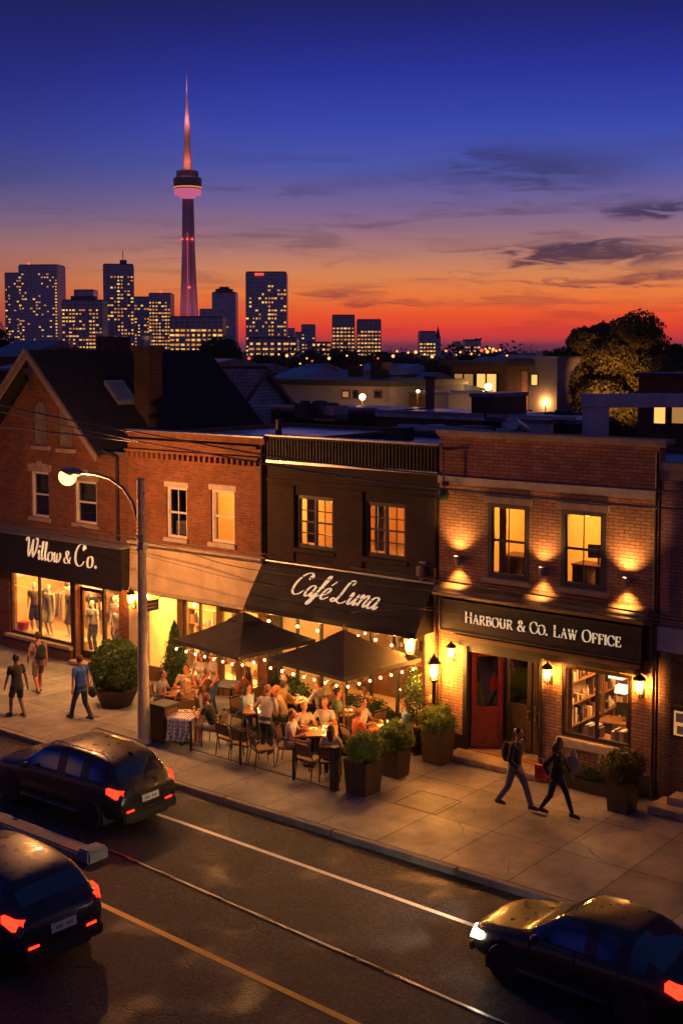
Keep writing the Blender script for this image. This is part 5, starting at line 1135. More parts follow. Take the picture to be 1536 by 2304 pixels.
# low barrier
T = thing('patio_railing','low black metal railing along the street edge of the patio','railing',(-20.3,21.72,0))
for x in (-22.3,-20.6,-18.9):
    MB().box(x-.025,21.70,0,x+.025,21.75,.78).build('post', M_blackM, T, bevel=.005)
m=MB(); m.tube([(-22.3,21.72,.06),(-17.5,21.72,.06)],.012,6); m.tube([(-18.9,21.72,.76),(-17.5,21.72,.76)],.012,6); m.build('rail', M_blackM, T)
T = thing('barrier_post','stout black square post in front of the corner planter','post',(-17.72,21.78,0)); MB().cbox((0,0,.5),(.16,.16,1.0)).build('shaft', M_black, T, bevel=.01, world=False); MB().cbox((0,0,1.01),(.2,.2,.03)).build('cap', M_black, T, bevel=.005, world=False)

# ================================================================ parasols and string lights
def parasol(label, lab2, cx, cy, R_, za, ze, base_label=None):
    T = thing('patio_parasol', label, 'parasol', (cx,cy,0), 0, 'dark square parasols over the patio')
    an = [YAW+pi*k/2 for k in range(4)]; C_ = [V((cos(a)*R_,sin(a)*R_,ze)) for a in an]; n=8
    m = MB(); t=.012; apex = V((0,0,za))
    for k in range(4):
        A_,B_ = C_[k],C_[(k+1)%4]; ring=[]
        for i in range(n+1):
            f=i/n; row=[]
            for j in range(n+1):
                g=j/n; e=A_.lerp(B_,g); sag=-.07*sin(pi*g)*f - .06*sin(pi*f); e2 = V((e.x*(1-.035*sin(pi*g)), e.y*(1-.035*sin(pi*g)), e.z+ .03*sin(pi*g)))
                p=apex.lerp(e2,f); p.z+=sag*.6; row.append(p)
            ring.append(row)
        vs=[p for r in ring for p in r]; q=n+1
        m.add(vs,[(i*q+j,(i+1)*q+j,(i+1)*q+j+1,i*q+j+1) for i in range(n) for j in range(n)])
        m.add([p-V((0,0,t)) for p in vs],[(i*q+j,i*q+j+1,(i+1)*q+j+1,(i+1)*q+j) for i in range(n) for j in range(n)])
        lo=[ring[n][j] for j in range(n+1)]; m.add(lo+[p-V((0,0,.10)) for p in lo],[(j,j+q,j+q+1,j+1) for j in range(n)])
    m.build('canopy', M_paras, T, smooth='all' and True, world=False)
    # wind vent cap
    m = MB(); vz=za+.045; 
    for k in range(4):
        a0,a1=an[k],an[(k+1)%4]; p0=V((cos(a0)*.46,sin(a0)*.46,za-.20+.03)); p1=V((cos(a1)*.46,sin(a1)*.46,za-.20+.03)); pm=(p0+p1)/2*.92; pm.z=za-.155
        m.add([V((0,0,vz)),p0,pm,p1],[(0,1,2),(0,2,3)]); m.add([V((0,0,vz-.01)),p0-V((0,0,.02)),pm-V((0,0,.02)),p1-V((0,0,.02))],[(0,2,1),(0,3,2)])
    m.build('vent_cap', M_paras, T, world=False)
    m = MB(); m.tube([(0,0,.04),(0,0,za+.02)],.026,10); m.lathe([(.02,0),(.03,.03),(.022,.09),(.035,.12),(.001,.16)],(0,0,za+.03),10); m.build('pole', M_wood, T, smooth=True, world=False)
    m = MB()
    for k in range(4): m.bar((0,0,za-.12), C_[k]-V((0,0,.03)), .02, .025); m.bar((0,0,za-.75),(C_[k]*.5+apex*.5)-V((0,0,.05)),.016,.02); 
    m.build('rib', M_wood, T, world=False)
    m = MB(); m.cbox((0,0,.04),(.55,.55,.08)); m.lathe([(.06,.08),(.04,.3),(.03,.3)],n=12); m.build('base', M_blackM, T, bevel=.01, world=False)
    S = thing('string_lights', lab2, 'string lights', (cx,cy,ze-.12), 0, 'strings of bulbs under the parasols')
    w = MB(); bulbs=[]
    for k in (2,3):
        A_,B_ = C_[k],C_[(k+1)%4]; nb = 7; pts=[]
        for i in range(nb*3+1):
            g=i/(nb*3); p=A_.lerp(B_,g); p=V((p.x*(1-.035*sin(pi*g)),p.y*(1-.035*sin(pi*g)),0)); p.z = -.03-.025*abs(sin(pi*g*nb))-.02*sin(pi*g)
            pts.append(p)
            if i%3==1 or (i%3==2 and random.random()<0): bulbs.append(p)
        w.tube(pts,.005,5)
    w.build('wire', M_black, S, world=False)
    bm_ = MB(); bm_.ball((0,0,-.06),(.032,.032,.038),10,7); bd = bm_.data('bulb',[M_bglass],smooth='all'); fm_ = MB(); fm_.ball((0,0,-.06),(.012,.012,.015),8,6); fd_ = fm_.data('filament',[M_fil])
    hm_ = MB(); hm_.lathe([(.012,-.03),(.014,0),(.012,.005)],n=8); hd_ = hm_.data('socket',[M_black])
    for p in bulbs:
        o=bpy.data.objects.new('bulb',bd); COL.objects.link(o); o.parent=S; o.location=p
        o2=bpy.data.objects.new('socket',hd_); COL.objects.link(o2); o2.parent=o; o2.location=(0,0,0); o3=bpy.data.objects.new('filament',fd_); COL.objects.link(o3); o3.parent=o
    return T
M_paras = mat('parasol_fabric', (.022,.015,.014), .85, var=.2, scale=3, bump=.3, bscale=40)
parasol('dark square parasol behind, beside the brick shop windows','string of warm bulbs around the parasol nearer the brick shop',-22.5,23.9,1.88,3.12,2.42)
parasol('dark square parasol in front of the cafe awning','string of warm bulbs around the parasol in front of the cafe awning',-19.3,24.1,1.92,3.06,2.38)

# ================================================================ lamps
def lantern_head(T, s=1.0, m=None, z0=0, c=(0,0), sides=6, pane='glass_pane'):
    m = m or M_lant; n=sides; r1=.115*s; r0=.075*s; h=.27*s; x,y=c
    mb=MB(); mb.lathe([(r0*.93,.01),(r1*.93,h-.01)],(x,y,z0),n); mb.build(pane,M_lpane,T,world=False)
    mb=MB(); k_=1.35; mb.lathe([(.022*s*k_,.05*s),(.034*s*k_,.08*s),(.034*s*k_,.19*s),(.018*s*k_,.22*s)],(x,y,z0),12); mb.build('lamp_core',M_core,T,world=False)
    mb=MB()
    for k in range(n):
        a=2*pi*k/n; mb.bar((x+r0*cos(a),y+r0*sin(a),z0),(x+r1*cos(a),y+r1*sin(a),z0+h),.013*s,.013*s)
    mb.lathe([(r0*1.1,-.02),(r0*1.1,.0)],(x,y,z0),n); mb.lathe([(r1*1.22,h),(r1*1.22,h+.02),(r1*.75,h+.07*s),(r1*.3,h+.11*s),(.012,h+.15*s),(.001,h+.17*s)],(x,y,z0),n)
    mb.build('lantern_frame',M_blackM,T,world=False)
def wall_lantern(label, x, y, z, s=1.0, m=None, g='black lanterns on the law office wall'):
    T=thing('wall_lantern',label,'lantern',(x,y-.19,z),0,g); lantern_head(T,s,m,-.13*s)
    mb=MB(); mb.tube([(0,0,-.16*s),(0,.02,-.24*s),(0,.12,-.24*s),(0,.185,-.14*s)],.014,6); mb.box(-.045,.165,-.25*s,.045,.187,-.04*s); mb.build('bracket',M_blackM,T,world=False); return T
wall_lantern('black wall lantern on the brick pier beside the red door',-17.12,YF,2.55,1.05)
wall_lantern('rounded wall lantern on the pier between the door and the shop window',-14.42,YF,2.45,1.05)
wall_lantern('black wall lantern past the law office window near the pink building',-12.1,YF,2.55,1.15)
wall_lantern('wall lantern behind the utility pole beside the clothes shop',-28.78,YF-.05,2.45,1.15,g=None)
T=thing('bracket_lantern','large bright lantern hanging at the corner of the cafe awning','lantern',(-17.95,25.05,2.72)); lantern_head(T,1.5,M_lantB,-.2)
mb=MB(); mb.tube([(0,0,.42),(.0,.1,.5),(.12,.5,.5),(.2,.74,.42)],.016,6); mb.tube([(.0,0,.27),(0,0,.42)],.01,6); mb.ball((.2,.70,.42),.04); mb.build('bracket',M_blackM,T,world=False)
T=thing('post_lantern','bright square lantern on a dark post between cafe and law office','lantern',(-17.42,25.3,0)); mb=MB(); mb.lathe([(.14,0),(.14,.06),(.06,.12),(.045,1.8),(.07,1.84),(.07,1.88)],n=10); mb.build('post',M_blackM,T,smooth=True,world=False)
lantern_head(T,1.55,M_lantB,1.90,sides=4)
def sconce(label,x,z,pw):
    T=thing('wall_sconce',label,'wall light',(x,YF-.1,z),0,'up and down wall lights above the law office sign')
    mb=MB(); mb.lathe([(.095,.10),(.10,.11),(.075,-.12),(.06,-.12),(.085,.098)],n=16); mb.build('shade',mat('grey_fitting',(.25,.20,.17),.5),T,smooth=True,world=False)
    MB().lathe([(.07,.06),(.07,.075)],n=14).build('lamp_glow',M_lant,T,world=False); MB().box(-.03,.06,-.05,.03,.098,.05).build('bracket',M_black,T,world=False)
    light('up_light','SPOT',(x,YF-.20,z+.10),pw*1.35,WARM,T,size=.08,to=(x,YF-.02,z+1.1),spot=112,blend=1.0)
    light('down_light','SPOT',(x,YF-.20,z-.13),pw*.8,WARM,T,size=.05,to=(x,YF-.05,z-.8),spot=90,blend=1.0)
sconce('up and down wall light nearest the cafe',-17.0,4.88,46); sconce('up and down wall light between the two office windows',-14.64,4.86,30); sconce('up and down wall light nearest the pink building',-12.5,4.86,46)

# street lamp on its pole
T=thing('street_lamp','tall pale pole with a curved arm and a glowing street lamp head','street lamp',(-23.78,21.5,0))
mb=MB(); mb.tube([(-23.78,21.5,0),(-23.78,21.5,3),(-23.80,21.5,6.8)],[.16,.13,.095],16); mb.lathe([(.2,0),(.2,.05),(.165,.12)],(-23.78,21.5,0),16); mb.build('pole',mat('pale_concrete_pole',(.42,.31,.21),.75,var=.25,scale=4,bump=.3),T,smooth=True)
arm=[(-23.83,21.46,5.25),(-23.88,21.46,5.7),(-24.05,21.46,6.15),(-24.4,21.46,6.5),(-24.9,21.46,6.72),(-25.5,21.46,6.80),(-26.1,21.46,6.80)]
mb=MB(); mb.tube(arm,.042,10); mb.tube([(-23.83,21.46,5.25),(-23.83,21.46,4.9)],.045,10)
for z in (5.0,5.3,5.55): mb.lathe([(.135,-.02),(.135,.02)],(-23.79,21.49,z),12)
mb.build('arm',mat('galvanised_arm',(.34,.27,.2),.5,metal=.4,var=.15),T,smooth=True)
mb=MB(); mb.ball((-26.45,21.46,6.80),(.46,.17,.12),20,12); mb.build('lamp_housing',mat('pale_housing',(.30,.24,.19),.6),T,smooth='all')
mb=MB(); mb.ball((-26.62,21.46,6.66),(.29,.19,.24),18,12); mb.build('lamp_globe',emis('street_lamp_glow',(1.0,.47,.11),5,False),T,smooth='all')
light('lamp_light','POINT',(-26.62,21.46,6.38),600,AMBER,T,size=.12)
mb=MB(); mb.cbox((-23.66,21.42,5.1),(.2,.16,.22)); mb.tube([(-23.9,21.4,5.35),(-23.6,21.4,5.4)],.02,6); mb.tube([(-23.68,21.35,4.3),(-23.68,21.35,5.1)],.02,6); mb.build('junction_box',M_flash,T)

T=thing('traffic_cable_box','small dark projecting shop sign on the stucco shop','sign',(-27.6,25.1,2.4)) if False else thing('hanging_sign','small dark projecting sign with faint lettering beside the utility pole','sign',(-27.55,25.3,2.45))
MB().box(-27.58,24.95,2.30,-27.53,25.55,2.62).build('sign_board',M_black,T,bevel=.005); m=MB(); m.box(-27.528,25.05,2.50,-27.524,25.45,2.53); m.box(-27.528,25.1,2.40,-27.524,25.4,2.425); m.build('faint_text',M_stoneD,T); MB().tube([(-27.55,24.95,2.66),(-27.55,YF,2.66)],.012,6).build('bracket',M_black,T)

# wires
M_wire = mat('cable_black', (.03,.025,.025), .5); M_wireg = mat('cable_grey', (.11,.095,.10), .45)
def wire(label, pts, Yp, r, m=M_wireg, name='overhead_cable', grp=None):
    P_=[at(x,y,Yp) for x,y in pts]; Q=[]
    xs=[p.x for p in P_]; d0=(P_[1]-P_[0]); d1=(P_[-1]-P_[-2]); P_=[P_[0]-d0*2.0]+P_+[P_[-1]+d1*1.5]
    S_=smooth_pts([(p.x,p.z) for p in P_],6); mb=MB(); mb.tube([(x,Yp,z) for x,z in S_],r,6)
    tag(mb.build(name,m,None,smooth='all'),label,'cable',grp)
wire('upper overhead cable crossing from the gable down past the law office',[(0,911),(208,955),(350,980),(640,1030),(1005,1069),(1536,1107)],21.4,.020)
wire('second overhead cable sagging across the cafe and law office fronts',[(0,959),(312,995),(640,1051),(865,1085),(1005,1101),(1536,1147)],21.7,.020)
wire('thin overhead cable meeting the lower line near the utility pole',[(0,926),(120,952),(333,997),(420,1012)],22.0,.013)
wire('black service cable drooping from the utility pole across the stucco band',[(322,1218),(400,1236),(500,1268),(590,1285),(700,1300),(970,1330),(1100,1350),(1300,1372),(1536,1400)],24.6,.012,M_wire)
wire('thick black cable running along the law office cornice',[(990,1306),(1100,1322),(1250,1345),(1400,1372),(1536,1392)],25.15,.022,M_wire)
wire('thin dark cable across the law office sign',[(990,1365),(1100,1358),(1230,1368),(1400,1392),(1536,1412)],25.0,.008,M_wire)
wire('thin cable along the top of the clothes shop sign',[(0,1182),(150,1190),(322,1212)],24.9,.014,M_wireg)
wire('slack thin line across the stucco band and awning',[(322,1250),(420,1275),(560,1310),(760,1340),(960,1372)],24.5,.008,M_wire)
# brackets, camera, cable hardware between the buildings
T=thing('security_camera','grey security camera box on the cafe wall above the awning','camera',(-18.05,YF-.15,4.55)); m=MB(); m.cbox((-18.05,YF-.2,4.5),(.13,.22,.26)); m.build('housing',M_stoneD,T,bevel=.015); m=MB(); m.cbox((-18.05,YF-.06,4.7),(.2,.12,.05)); m.tube([(-18.05,YF-.25,4.38),(-18.02,YF-.25,4.28),(-17.95,YF-.2,4.33)],.015,6); m.build('bracket',M_flash,T)
T=thing('hanging_lamp','unlit green glass lamp on the corner of the law office','lamp',(-17.35,YF-.2,6.3)); m=MB(); m.lathe([(.001,-.24),(.10,-.2),(.15,-.05),(.12,.05),(.03,.1)],(-17.35,YF-.22,6.55),14); m.build('lamp_shade',mat('green_glass',(.03,.06,.04),.2),T,smooth=True); m=MB(); m.tube([(-17.35,YF-.22,6.65),(-17.35,YF-.22,7.6)],.018,6); m.ball((-17.35,YF-.22,7.6),.07); m.cbox((-17.35,YF-.1,7.6),(.06,.2,.06)); m.cbox((-17.35,YF-.15,6.75),(.14,.14,.1)); m.build('bracket',M_black,T)
T=thing('conduit_pipes','vertical grey pipes on the wall between cafe and law office','pipe',(-17.64,YF,2)); m=MB(); m.tube([(-17.66,YF-.12,.3),(-17.66,YF-.12,4.6)],.035,8); m.tube([(-17.52,YF-.08,.3),(-17.52,YF-.08,4.25)],.022,8); m.build('pipe_run',M_wood,T,smooth=True)
T=thing('downpipe','dark rainwater pipe between law office and pink building','pipe',(-11.76,YF-.1,3)); m=MB(); m.tube([(-11.8,YF-.12,.02),(-11.8,YF-.12,7.8)],.04,8); m.build('pipe_run',M_black,T,smooth=True)

# ================================================================ inside the shops
def rack(label, x0, x1, y, z0, cols, seed, L_=.95, top=1.65):
    T=thing('clothes_rack',label,'clothes rack',((x0+x1)/2,y,z0)); m=MB(); m.tube([(x0,y,z0),(x0,y,z0+top),(x1,y,z0+top),(x1,y,z0)],.014,6); m.build('rail',M_flash,T)
    rnd=random.Random(seed); x=x0+.06; k=0
    while x<x1-.05:
        c=rnd.choice(cols); m=MB(); l=L_*rnd.uniform(.7,1.1); w=.04
        m.add([(x-w*.5,y-.20,z0+top-.12),(x+w*.5,y-.20,z0+top-.12),(x+w*.5,y+.20,z0+top-.12),(x-w*.5,y+.20,z0+top-.12),(x-w*.3,y-.04,z0+top-.03),(x+w*.3,y-.04,z0+top-.03),(x+w*.3,y+.04,z0+top-.03),(x-w*.3,y+.04,z0+top-.03),(x-w,y-.24,z0+top-l),(x+w,y-.22,z0+top-l),(x+w,y+.24,z0+top-l),(x-w,y+.22,z0+top-l)],[(0,4,5,1),(1,5,6,2),(2,6,7,3),(3,7,4,0),(8,0,1,9),(9,1,2,10),(10,2,3,11),(11,3,0,8),(8,9,10,11),(4,7,6,5)])
        m.build('garment',cloth('g_%d_%d_%d'%tuple(int(v*100) for v in c),c),T); x+=rnd.uniform(.09,.15); k+=1
cc=[(.65,.5,.35),(.5,.3,.15),(.12,.07,.05),(.7,.62,.5),(.3,.1,.05),(.05,.04,.05)]
M_mann = mat('mannequin_cream', (.62,.50,.38), .4, var=.05)
def shelf(label,x0,x1,y,z0,n,seed,hh=1.9,cat='shelf',rz=0,at_=None):
    L2=(x1-x0)/2; T=thing('display_shelf',label,cat,at_ or ((x0+x1)/2,y,z0),rz); m=MB()
    for k in range(n+1): zz_=hh*k/n; m.box(-L2,0,zz_,L2,.3,zz_+.025)
    m.box(-L2-.03,0,0,-L2,.3,hh+.03); m.box(L2,0,0,L2+.03,.3,hh+.03); m.build('shelf_board',M_oak,T,world=False)
    rnd=random.Random(seed)
    for k in range(n):
        x=-L2+.06
        while x<L2-.08:
            w=rnd.uniform(.05,.13); h=rnd.uniform(.1,hh/n*.8); c=rnd.choice(cc); m=MB(); zb=hh*k/n+.027
            if rnd.random()<.5: m.lathe([(w*.45,0),(w*.5,h*.5),(w*.2,h*.8),(w*.2,h)],(x+w/2,.15,zb),10)
            else: m.box(x,.04,zb,x+w,.24,zb+h)
            m.build('goods',mat('goods_%d'%int(c[0]*100),c,.4),T,world=False); x+=w+rnd.uniform(.02,.08)
mz=.45
def mannequin(lb,x,y,face,top,bcol,bottom='skirt',z=mz,**k): return person(lb,(x,y),face,z=z,name='mannequin',cat='mannequin',plain=M_mann,style='bald',shoes=None,top=top,bottom=bottom,bcol=bcol,group='mannequins in the clothes shop window',h=.98,**k)
MB1=MB().box(-35.4,YF+.33,.16,-32.2,YF+1.3,.44); tag(MB1.build('display_plinth',M_floorw,None,bevel=.01),'low pale display platform behind the clothes shop glass','platform')
mannequin('mannequin in brown cape and dark skirt, first behind the glass',-34.75,YF+.75,-60,(.30,.19,.10),(.02,.02,.02))
mannequin('mannequin in long cream gown beside the window mullion',-33.95,YF+.75,-80,(.70,.60,.42),(.68,.58,.40),'skirt')
mannequin('mannequin in patterned dark dress near the door post',-33.2,YF+1.05,-90,(.10,.05,.04),(.10,.05,.04))
mannequin('mannequin in white top and black trousers behind the glass door',-31.9,YF+.9,-80,(.72,.62,.48),(.015,.015,.015),'trousers',z=.15)
mannequin('mannequin in grey coat further inside the clothes shop',-31.9,YF+1.9,-90,(.16,.15,.13),(.02,.02,.02),'trousers',z=.15)
mannequin('mannequin in black skirt at the narrow side window',-30.65,YF+.95,-80,(.75,.65,.5),(.02,.02,.02),'skirt',z=.15)
rack('rack of hanging clothes in the middle of the clothes shop',-33.0,-31.8,YF+2.4,.15,cc,3); rack('rack of pale clothes by the clothes shop side wall',-30.3,-29.6,YF+2.2,.15,cc,4); rack('rack of dark clothes at the back of the clothes shop',-35.8,-34.4,YF+3.0,.15,cc,5)
mannequin('mannequin in cream shawl behind the window mullion',-34.3,YF+1.9,-60,(.72,.6,.42),(.3,.15,.08))
mannequin('mannequin in black jacket deep in the clothes shop',-33.6,YF+2.3,-80,(.02,.02,.02),(.5,.4,.28),'trousers',z=.15)
mannequin('mannequin in rust coloured dress by the clothes shop door',-31.5,YF+1.7,-70,(.45,.14,.05),(.45,.14,.05),z=.15)
rack('rack of bright clothes behind the window display',-35.6,-34.2,YF+1.7,.15,cc+[(.6,.1,.05),(.1,.2,.35)],6); rack('rack of mixed clothes behind the glass door',-32.4,-31.4,YF+2.6,.15,cc+[(.7,.65,.6)],7)
shelf('wall shelves of folded clothes and shoes in the clothes shop',-36.6,-34.4,YF+3.9,.6,4,31,2.0); shelf('tall shelves at the back of the clothes shop door',-33.9,-32.0,YF+3.9,.3,5,32,2.3)
T=thing('round_wall_mirror','round bright mirror on the pale side wall of the clothes shop','mirror',(-37.1,YF+1.6,2.1)); MB().lathe([(.28,0),(.28,.03)],n=24,M=Matrix.Translation((-37.17,YF+1.9,2.15))@Matrix.Rotation(pi/2,4,'Y')).build('mirror_glass',M_plate,T)
T=thing('red_folded_clothes','stack of red and cream folded clothes in the window corner','clothes',(-35.4,YF+.6,.46)); m=MB()
for k in range(4): m.cbox((-35.3+.02*k,YF+.6,.5+k*.07),(.34,.28,.06),rz=.1*k)
m.build('folded_cloth',mat('red_cloth',(.5,.03,.02),.8),T,bevel=.01)
def pendant(label,x,y,z,r=.09,m=None,drop=.5,g='pendant lamps inside the shops',pw=0,name='pendant_lamp'):
    T=thing(name,label,'lamp',(x,y,z),0,g); MB().ball((0,0,0),(r,r,r*.9),12,8).build('globe',(M_bglass if m is M_bulb else M_bulbS),T,smooth='all',world=False); (MB().ball((0,0,0),(.015,.015,.018),8,6).build('filament',M_fil,T,world=False) if m is M_bulb else None); MB().tube([(0,0,r*.9),(0,0,drop)],.008,5).build('cord',M_black,T,world=False)
    if pw: light('pendant_light','POINT',(x,y,z-r-.05),pw,WARM,T,size=r)
pendant('pendant lamp above the first clothes shop mannequin',-34.2,YF+1.3,2.55,.1,drop=.7); pendant('pendant lamp in the middle of the clothes shop',-32.6,YF+1.9,2.7,.12,drop=.5)
pendant('pendant lamp by the clothes shop door',-31.0,YF+1.3,2.7,.1,drop=.5); pendant('pendant lamp at the narrow side window',-30.0,YF+1.8,2.5,.12,drop=.7)
light('shop_light','AREA',(-33.3,YF+1.6,3.2),150,(1,.50,.14),B1,size=5.5,size_y=2.4,rot=(0,0,0)); 
light('shop_light','AREA',(-30.4,YF+1.2,3.2),70,(1,.50,.14),B1,size=1.6,size_y=1.6,rot=(0,0,0))
# brick shop interior
shelf('shelves of goods behind the first stucco shop window',-28.2,-27.1,YF+1.6,.05,4,1); shelf('shelves of bottles behind the second stucco shop window',-26.6,-25.4,YF+1.9,.05,4,2); shelf('shelves of small goods by the cafe side of the stucco shop',-24.6,-23.75,YF+.9,.05,4,9)
for k,(x,y,z) in enumerate([(-27.2,YF+.9,2.3),(-26.3,YF+1.0,2.45),(-25.8,YF+1.4,2.2),(-24.15,YF+.7,2.3)]): pendant(['globe lamp hanging in the first stucco shop window','globe lamp over the bottle shelves','second globe lamp over the bottle shelves','globe lamp in the stucco shop window nearest the cafe'][k],x,y,z,.075,drop=2.95-z)
rack('rail of bright clothing in the stucco shop window',-26.6,-25.5,YF+.8,.05,cc,14,.8,1.5)
light('shop_light','AREA',(-26.2,YF+1.2,2.85),95,(1,.56,.19),B2,size=4.8,size_y=1.6,rot=(0,0,0))
# cafe interior
for k,(x,y,z) in enumerate([(-22.9,25.3,2.62),(-21.9,25.35,2.6),(-21.2,25.35,2.58),(-19.3,25.4,2.6),(-19.5,YF+1.2,2.4),(-18.75,25.35,2.55),(-20.6,YF+1.5,2.5)]):
    pendant(['pendant bulb under the awning corner nearest the brick shop','pendant bulb under the awning above the left parasol','pendant bulb between the two parasols','pendant bulb behind the right parasol top','pendant globe inside the cafe behind the right parasol','pendant bulb near the hanging corner lantern','pendant globe deep inside the cafe'][k],x,y,z,.045,M_bulb,drop=.5,g='pendant bulbs along the cafe front')
light('cafe_light','AREA',(-20.5,YF+1.6,3.3),60,WARM,B3,size=4.6,size_y=2.2,rot=(0,0,0))
T=thing('bar_counter','long wooden bar counter inside the cafe','counter',(-20.5,YF+3.2,0)); MB().box(-22.5,YF+2.9,.05,-18.6,YF+3.5,1.1).build('counter_body',M_wood,T,bevel=.02); MB().box(-22.6,YF+2.82,1.1,-18.5,YF+3.6,1.15).build('counter_top',M_tableW,T,bevel=.01)
shelf('bottle shelves behind the cafe bar',-22.3,-18.9,YF+4.4,1.1,3,5,1.5)
# upper rooms
def floor_lamp(label,x,y,z,pw): 
    T=thing('floor_lamp',label,'lamp',(x,y,z)); MB().lathe([(.14,0),(.14,.02),(.015,.04),(.012,1.35)],n=12).build('stand',M_blackM,T,world=False); MB().lathe([(.2,1.3),(.12,1.6)],n=16).build('lamp_shade',emis('shade_glow',(1,.6,.22),3.0,False),T,smooth=True,world=False); light('room_light','POINT',(x,y,z+1.95),pw,WARM,T,size=.15)
floor_lamp('floor lamp in the yellow room over the brick shop',-24.3,YF+2.3,4.3,85)
pendant('round ceiling lamp in the first cafe upper window',-22.0,YF+1.2,5.85,.07,drop=.85,g='ceiling lamps upstairs',pw=42,name='ceiling_lamp'); pendant('second round ceiling lamp in the first cafe upper window',-21.45,YF+1.6,5.85,.07,drop=.85,g='ceiling lamps upstairs',name='ceiling_lamp')
pendant('round ceiling lamp in the second cafe upper window',-19.0,YF+1.3,5.75,.09,drop=.95,g='ceiling lamps upstairs',pw=34,name='ceiling_lamp')
floor_lamp('floor lamp in the law office upper room nearest the cafe',-15.0,YF+2.6,4.25,80); floor_lamp('floor lamp in the law office upper room nearest the pink building',-12.5,YF+2.4,4.25,80)
def desk(label,x,y,z,rz=0,w=1.3):
    T=thing('office_desk',label,'desk',(x,y,z),rz); MB().cbox((0,0,.74),(w,.65,.04)).build('desk_top',M_wood,T,bevel=.005,world=False)
    m=MB(); 
    for a in (-1,1): m.cbox((a*(w/2-.2),0,.36),(.36,.58,.71))
    m.build('drawer_unit',M_espr,T,world=False)
def monitor(label,x,y,z,rz=0): 
    T=thing('computer_monitor',label,'monitor',(x,y,z),rz); MB().cbox((0,0,.30),(.5,.03,.32)).build('screen',M_black,T,bevel=.005,world=False); m=MB(); m.cbox((0,.02,.08),(.05,.03,.16)); m.cbox((0,.03,.006),(.22,.16,.012)); m.build('stand',M_black,T,world=False)
def ochair(label,x,y,z,rz=0):
    T=thing('office_chair',label,'chair',(x,y,z),rz); m=MB(); m.cbox((0,0,.46),(.48,.46,.09)); m.build('seat',M_black,T,bevel=.03,world=False); m=MB(); m.cbox((0,-.24,.85),(.46,.08,.58)); m.build('backrest',M_black,T,bevel=.03,world=False); m=MB(); m.tube([(0,0,.06),(0,0,.42)],.025,8)
    for k in range(5): m.bar((0,0,.08),(.28*cos(k*1.257),.28*sin(k*1.257),.05),.03)
    m.build('base',M_blackM,T,world=False)
def crt(c,z0,z1): pass
def books(label,x,y,z,n,seed):
    T=thing('file_stack',label,'files',(x,y,z)); rnd=random.Random(seed); q=0
    for k in range(n): w=rnd.uniform(.04,.08); c=rnd.choice([(.6,.5,.35),(.3,.3,.32),(.15,.09,.06),(.5,.45,.4)]); MB().box(q,-.13,0,q+w,.12,rnd.uniform(.24,.33)).build('file_binder',mat('binder_%d'%int(c[0]*100),c,.6),T,world=False); q+=w+.004
desk('desk right behind the law office ground floor window',-13.2,YF+.75,.15); books('row of files on the window desk nearest the door pier',-13.85,YF+.75,.91,7,1); books('row of files on the window desk nearest the pink building',-13.15,YF+.7,.91,8,2)
desk('second desk deeper in the law office',-13.6,YF+2.3,.15,.2); monitor('monitor on the deeper law office desk',-13.6,YF+2.3,.91,.3); ochair('black office chair between the law office desks',-13.0,YF+1.6,.15,.4); ochair('black office chair at the law office side wall',-14.1,YF+1.4,.15,-1.2)
shelf('wall shelves of ornaments in the law office',0,1.5,0,0,4,22,2.1,rz=-pi/2,at_=(-14.50,YF+1.4,.5)); shelf('second wall shelves deeper in the law office',0,1.2,0,0,4,23,2.0,rz=-pi/2,at_=(-14.50,YF+2.9,.5))
T=thing('framed_picture','pale framed picture on the law office back wall','picture',(-12.9,YF+3.6,2.0)); MB().box(-13.2,YF+3.62,1.6,-12.5,YF+3.66,2.3).build('frame',M_oak,T); MB().box(-13.14,YF+3.61,1.66,-12.56,YF+3.618,2.24).build('picture_sheet',M_plate,T)
M_pend = emis('white_shade_glow',(1.0,.80,.55),1.6)
for k,(x,y,z,w) in enumerate([(-13.25,YF+1.1,2.42,.34),(-12.95,YF+1.35,2.5,.3),(-13.2,YF+1.2,2.02,.26)]):
    T=thing('drum_pendant_lamp',['square white pendant lamp in the law office window','second white pendant lamp, half behind the first','lowest white pendant lamp in the law office window'][k],'lamp',(x,y,z),0,'white pendant lamps in the law office'); MB().cbox((0,0,0),(w,w*.8,w*.75),taper=1.1).build('lamp_shade',M_pend,T,bevel=.01,world=False); MB().tube([(0,0,w*.37),(0,0,3.3-z)],.006,5).build('cord',M_black,T,world=False)
light('office_light','AREA',(-13.5,YF+1.6,3.1),85,WARM,B4,size=2,size_y=2,rot=(0,0,0))
pendant('round ceiling lamp in the law office upper room nearest the cafe',-16.3,YF+1.5,6.2,.12,drop=.7,g='ceiling lamps upstairs',name='ceiling_lamp'); pendant('round ceiling lamp in the law office upper room nearest the pink building',-14.2,YF+1.3,6.15,.12,drop=.75,g='ceiling lamps upstairs',name='ceiling_lamp')
desk('desk in the law office upper room nearest the cafe',-15.7,YF+.9,4.25,0,1.0); T=thing('arm_chair','dark armchair in the upper room nearest the cafe','chair',(-15.4,YF+2.2,4.25)); m=MB(); m.cbox((0,0,.25),(.8,.8,.4)); m.cbox((0,.35,.6),(.8,.2,.7)); m.build('upholstery',M_wood,T,bevel=.06,world=False)
desk('desk in the law office upper room nearest the pink building',-13.7,YF+.8,4.25,0,1.0); monitor('monitor on the upper room desk nearest the pink building',-13.65,YF+.8,5.01,.3); ochair('office chair in the upper room nearest the pink building',-13.3,YF+1.7,4.25,2.6)
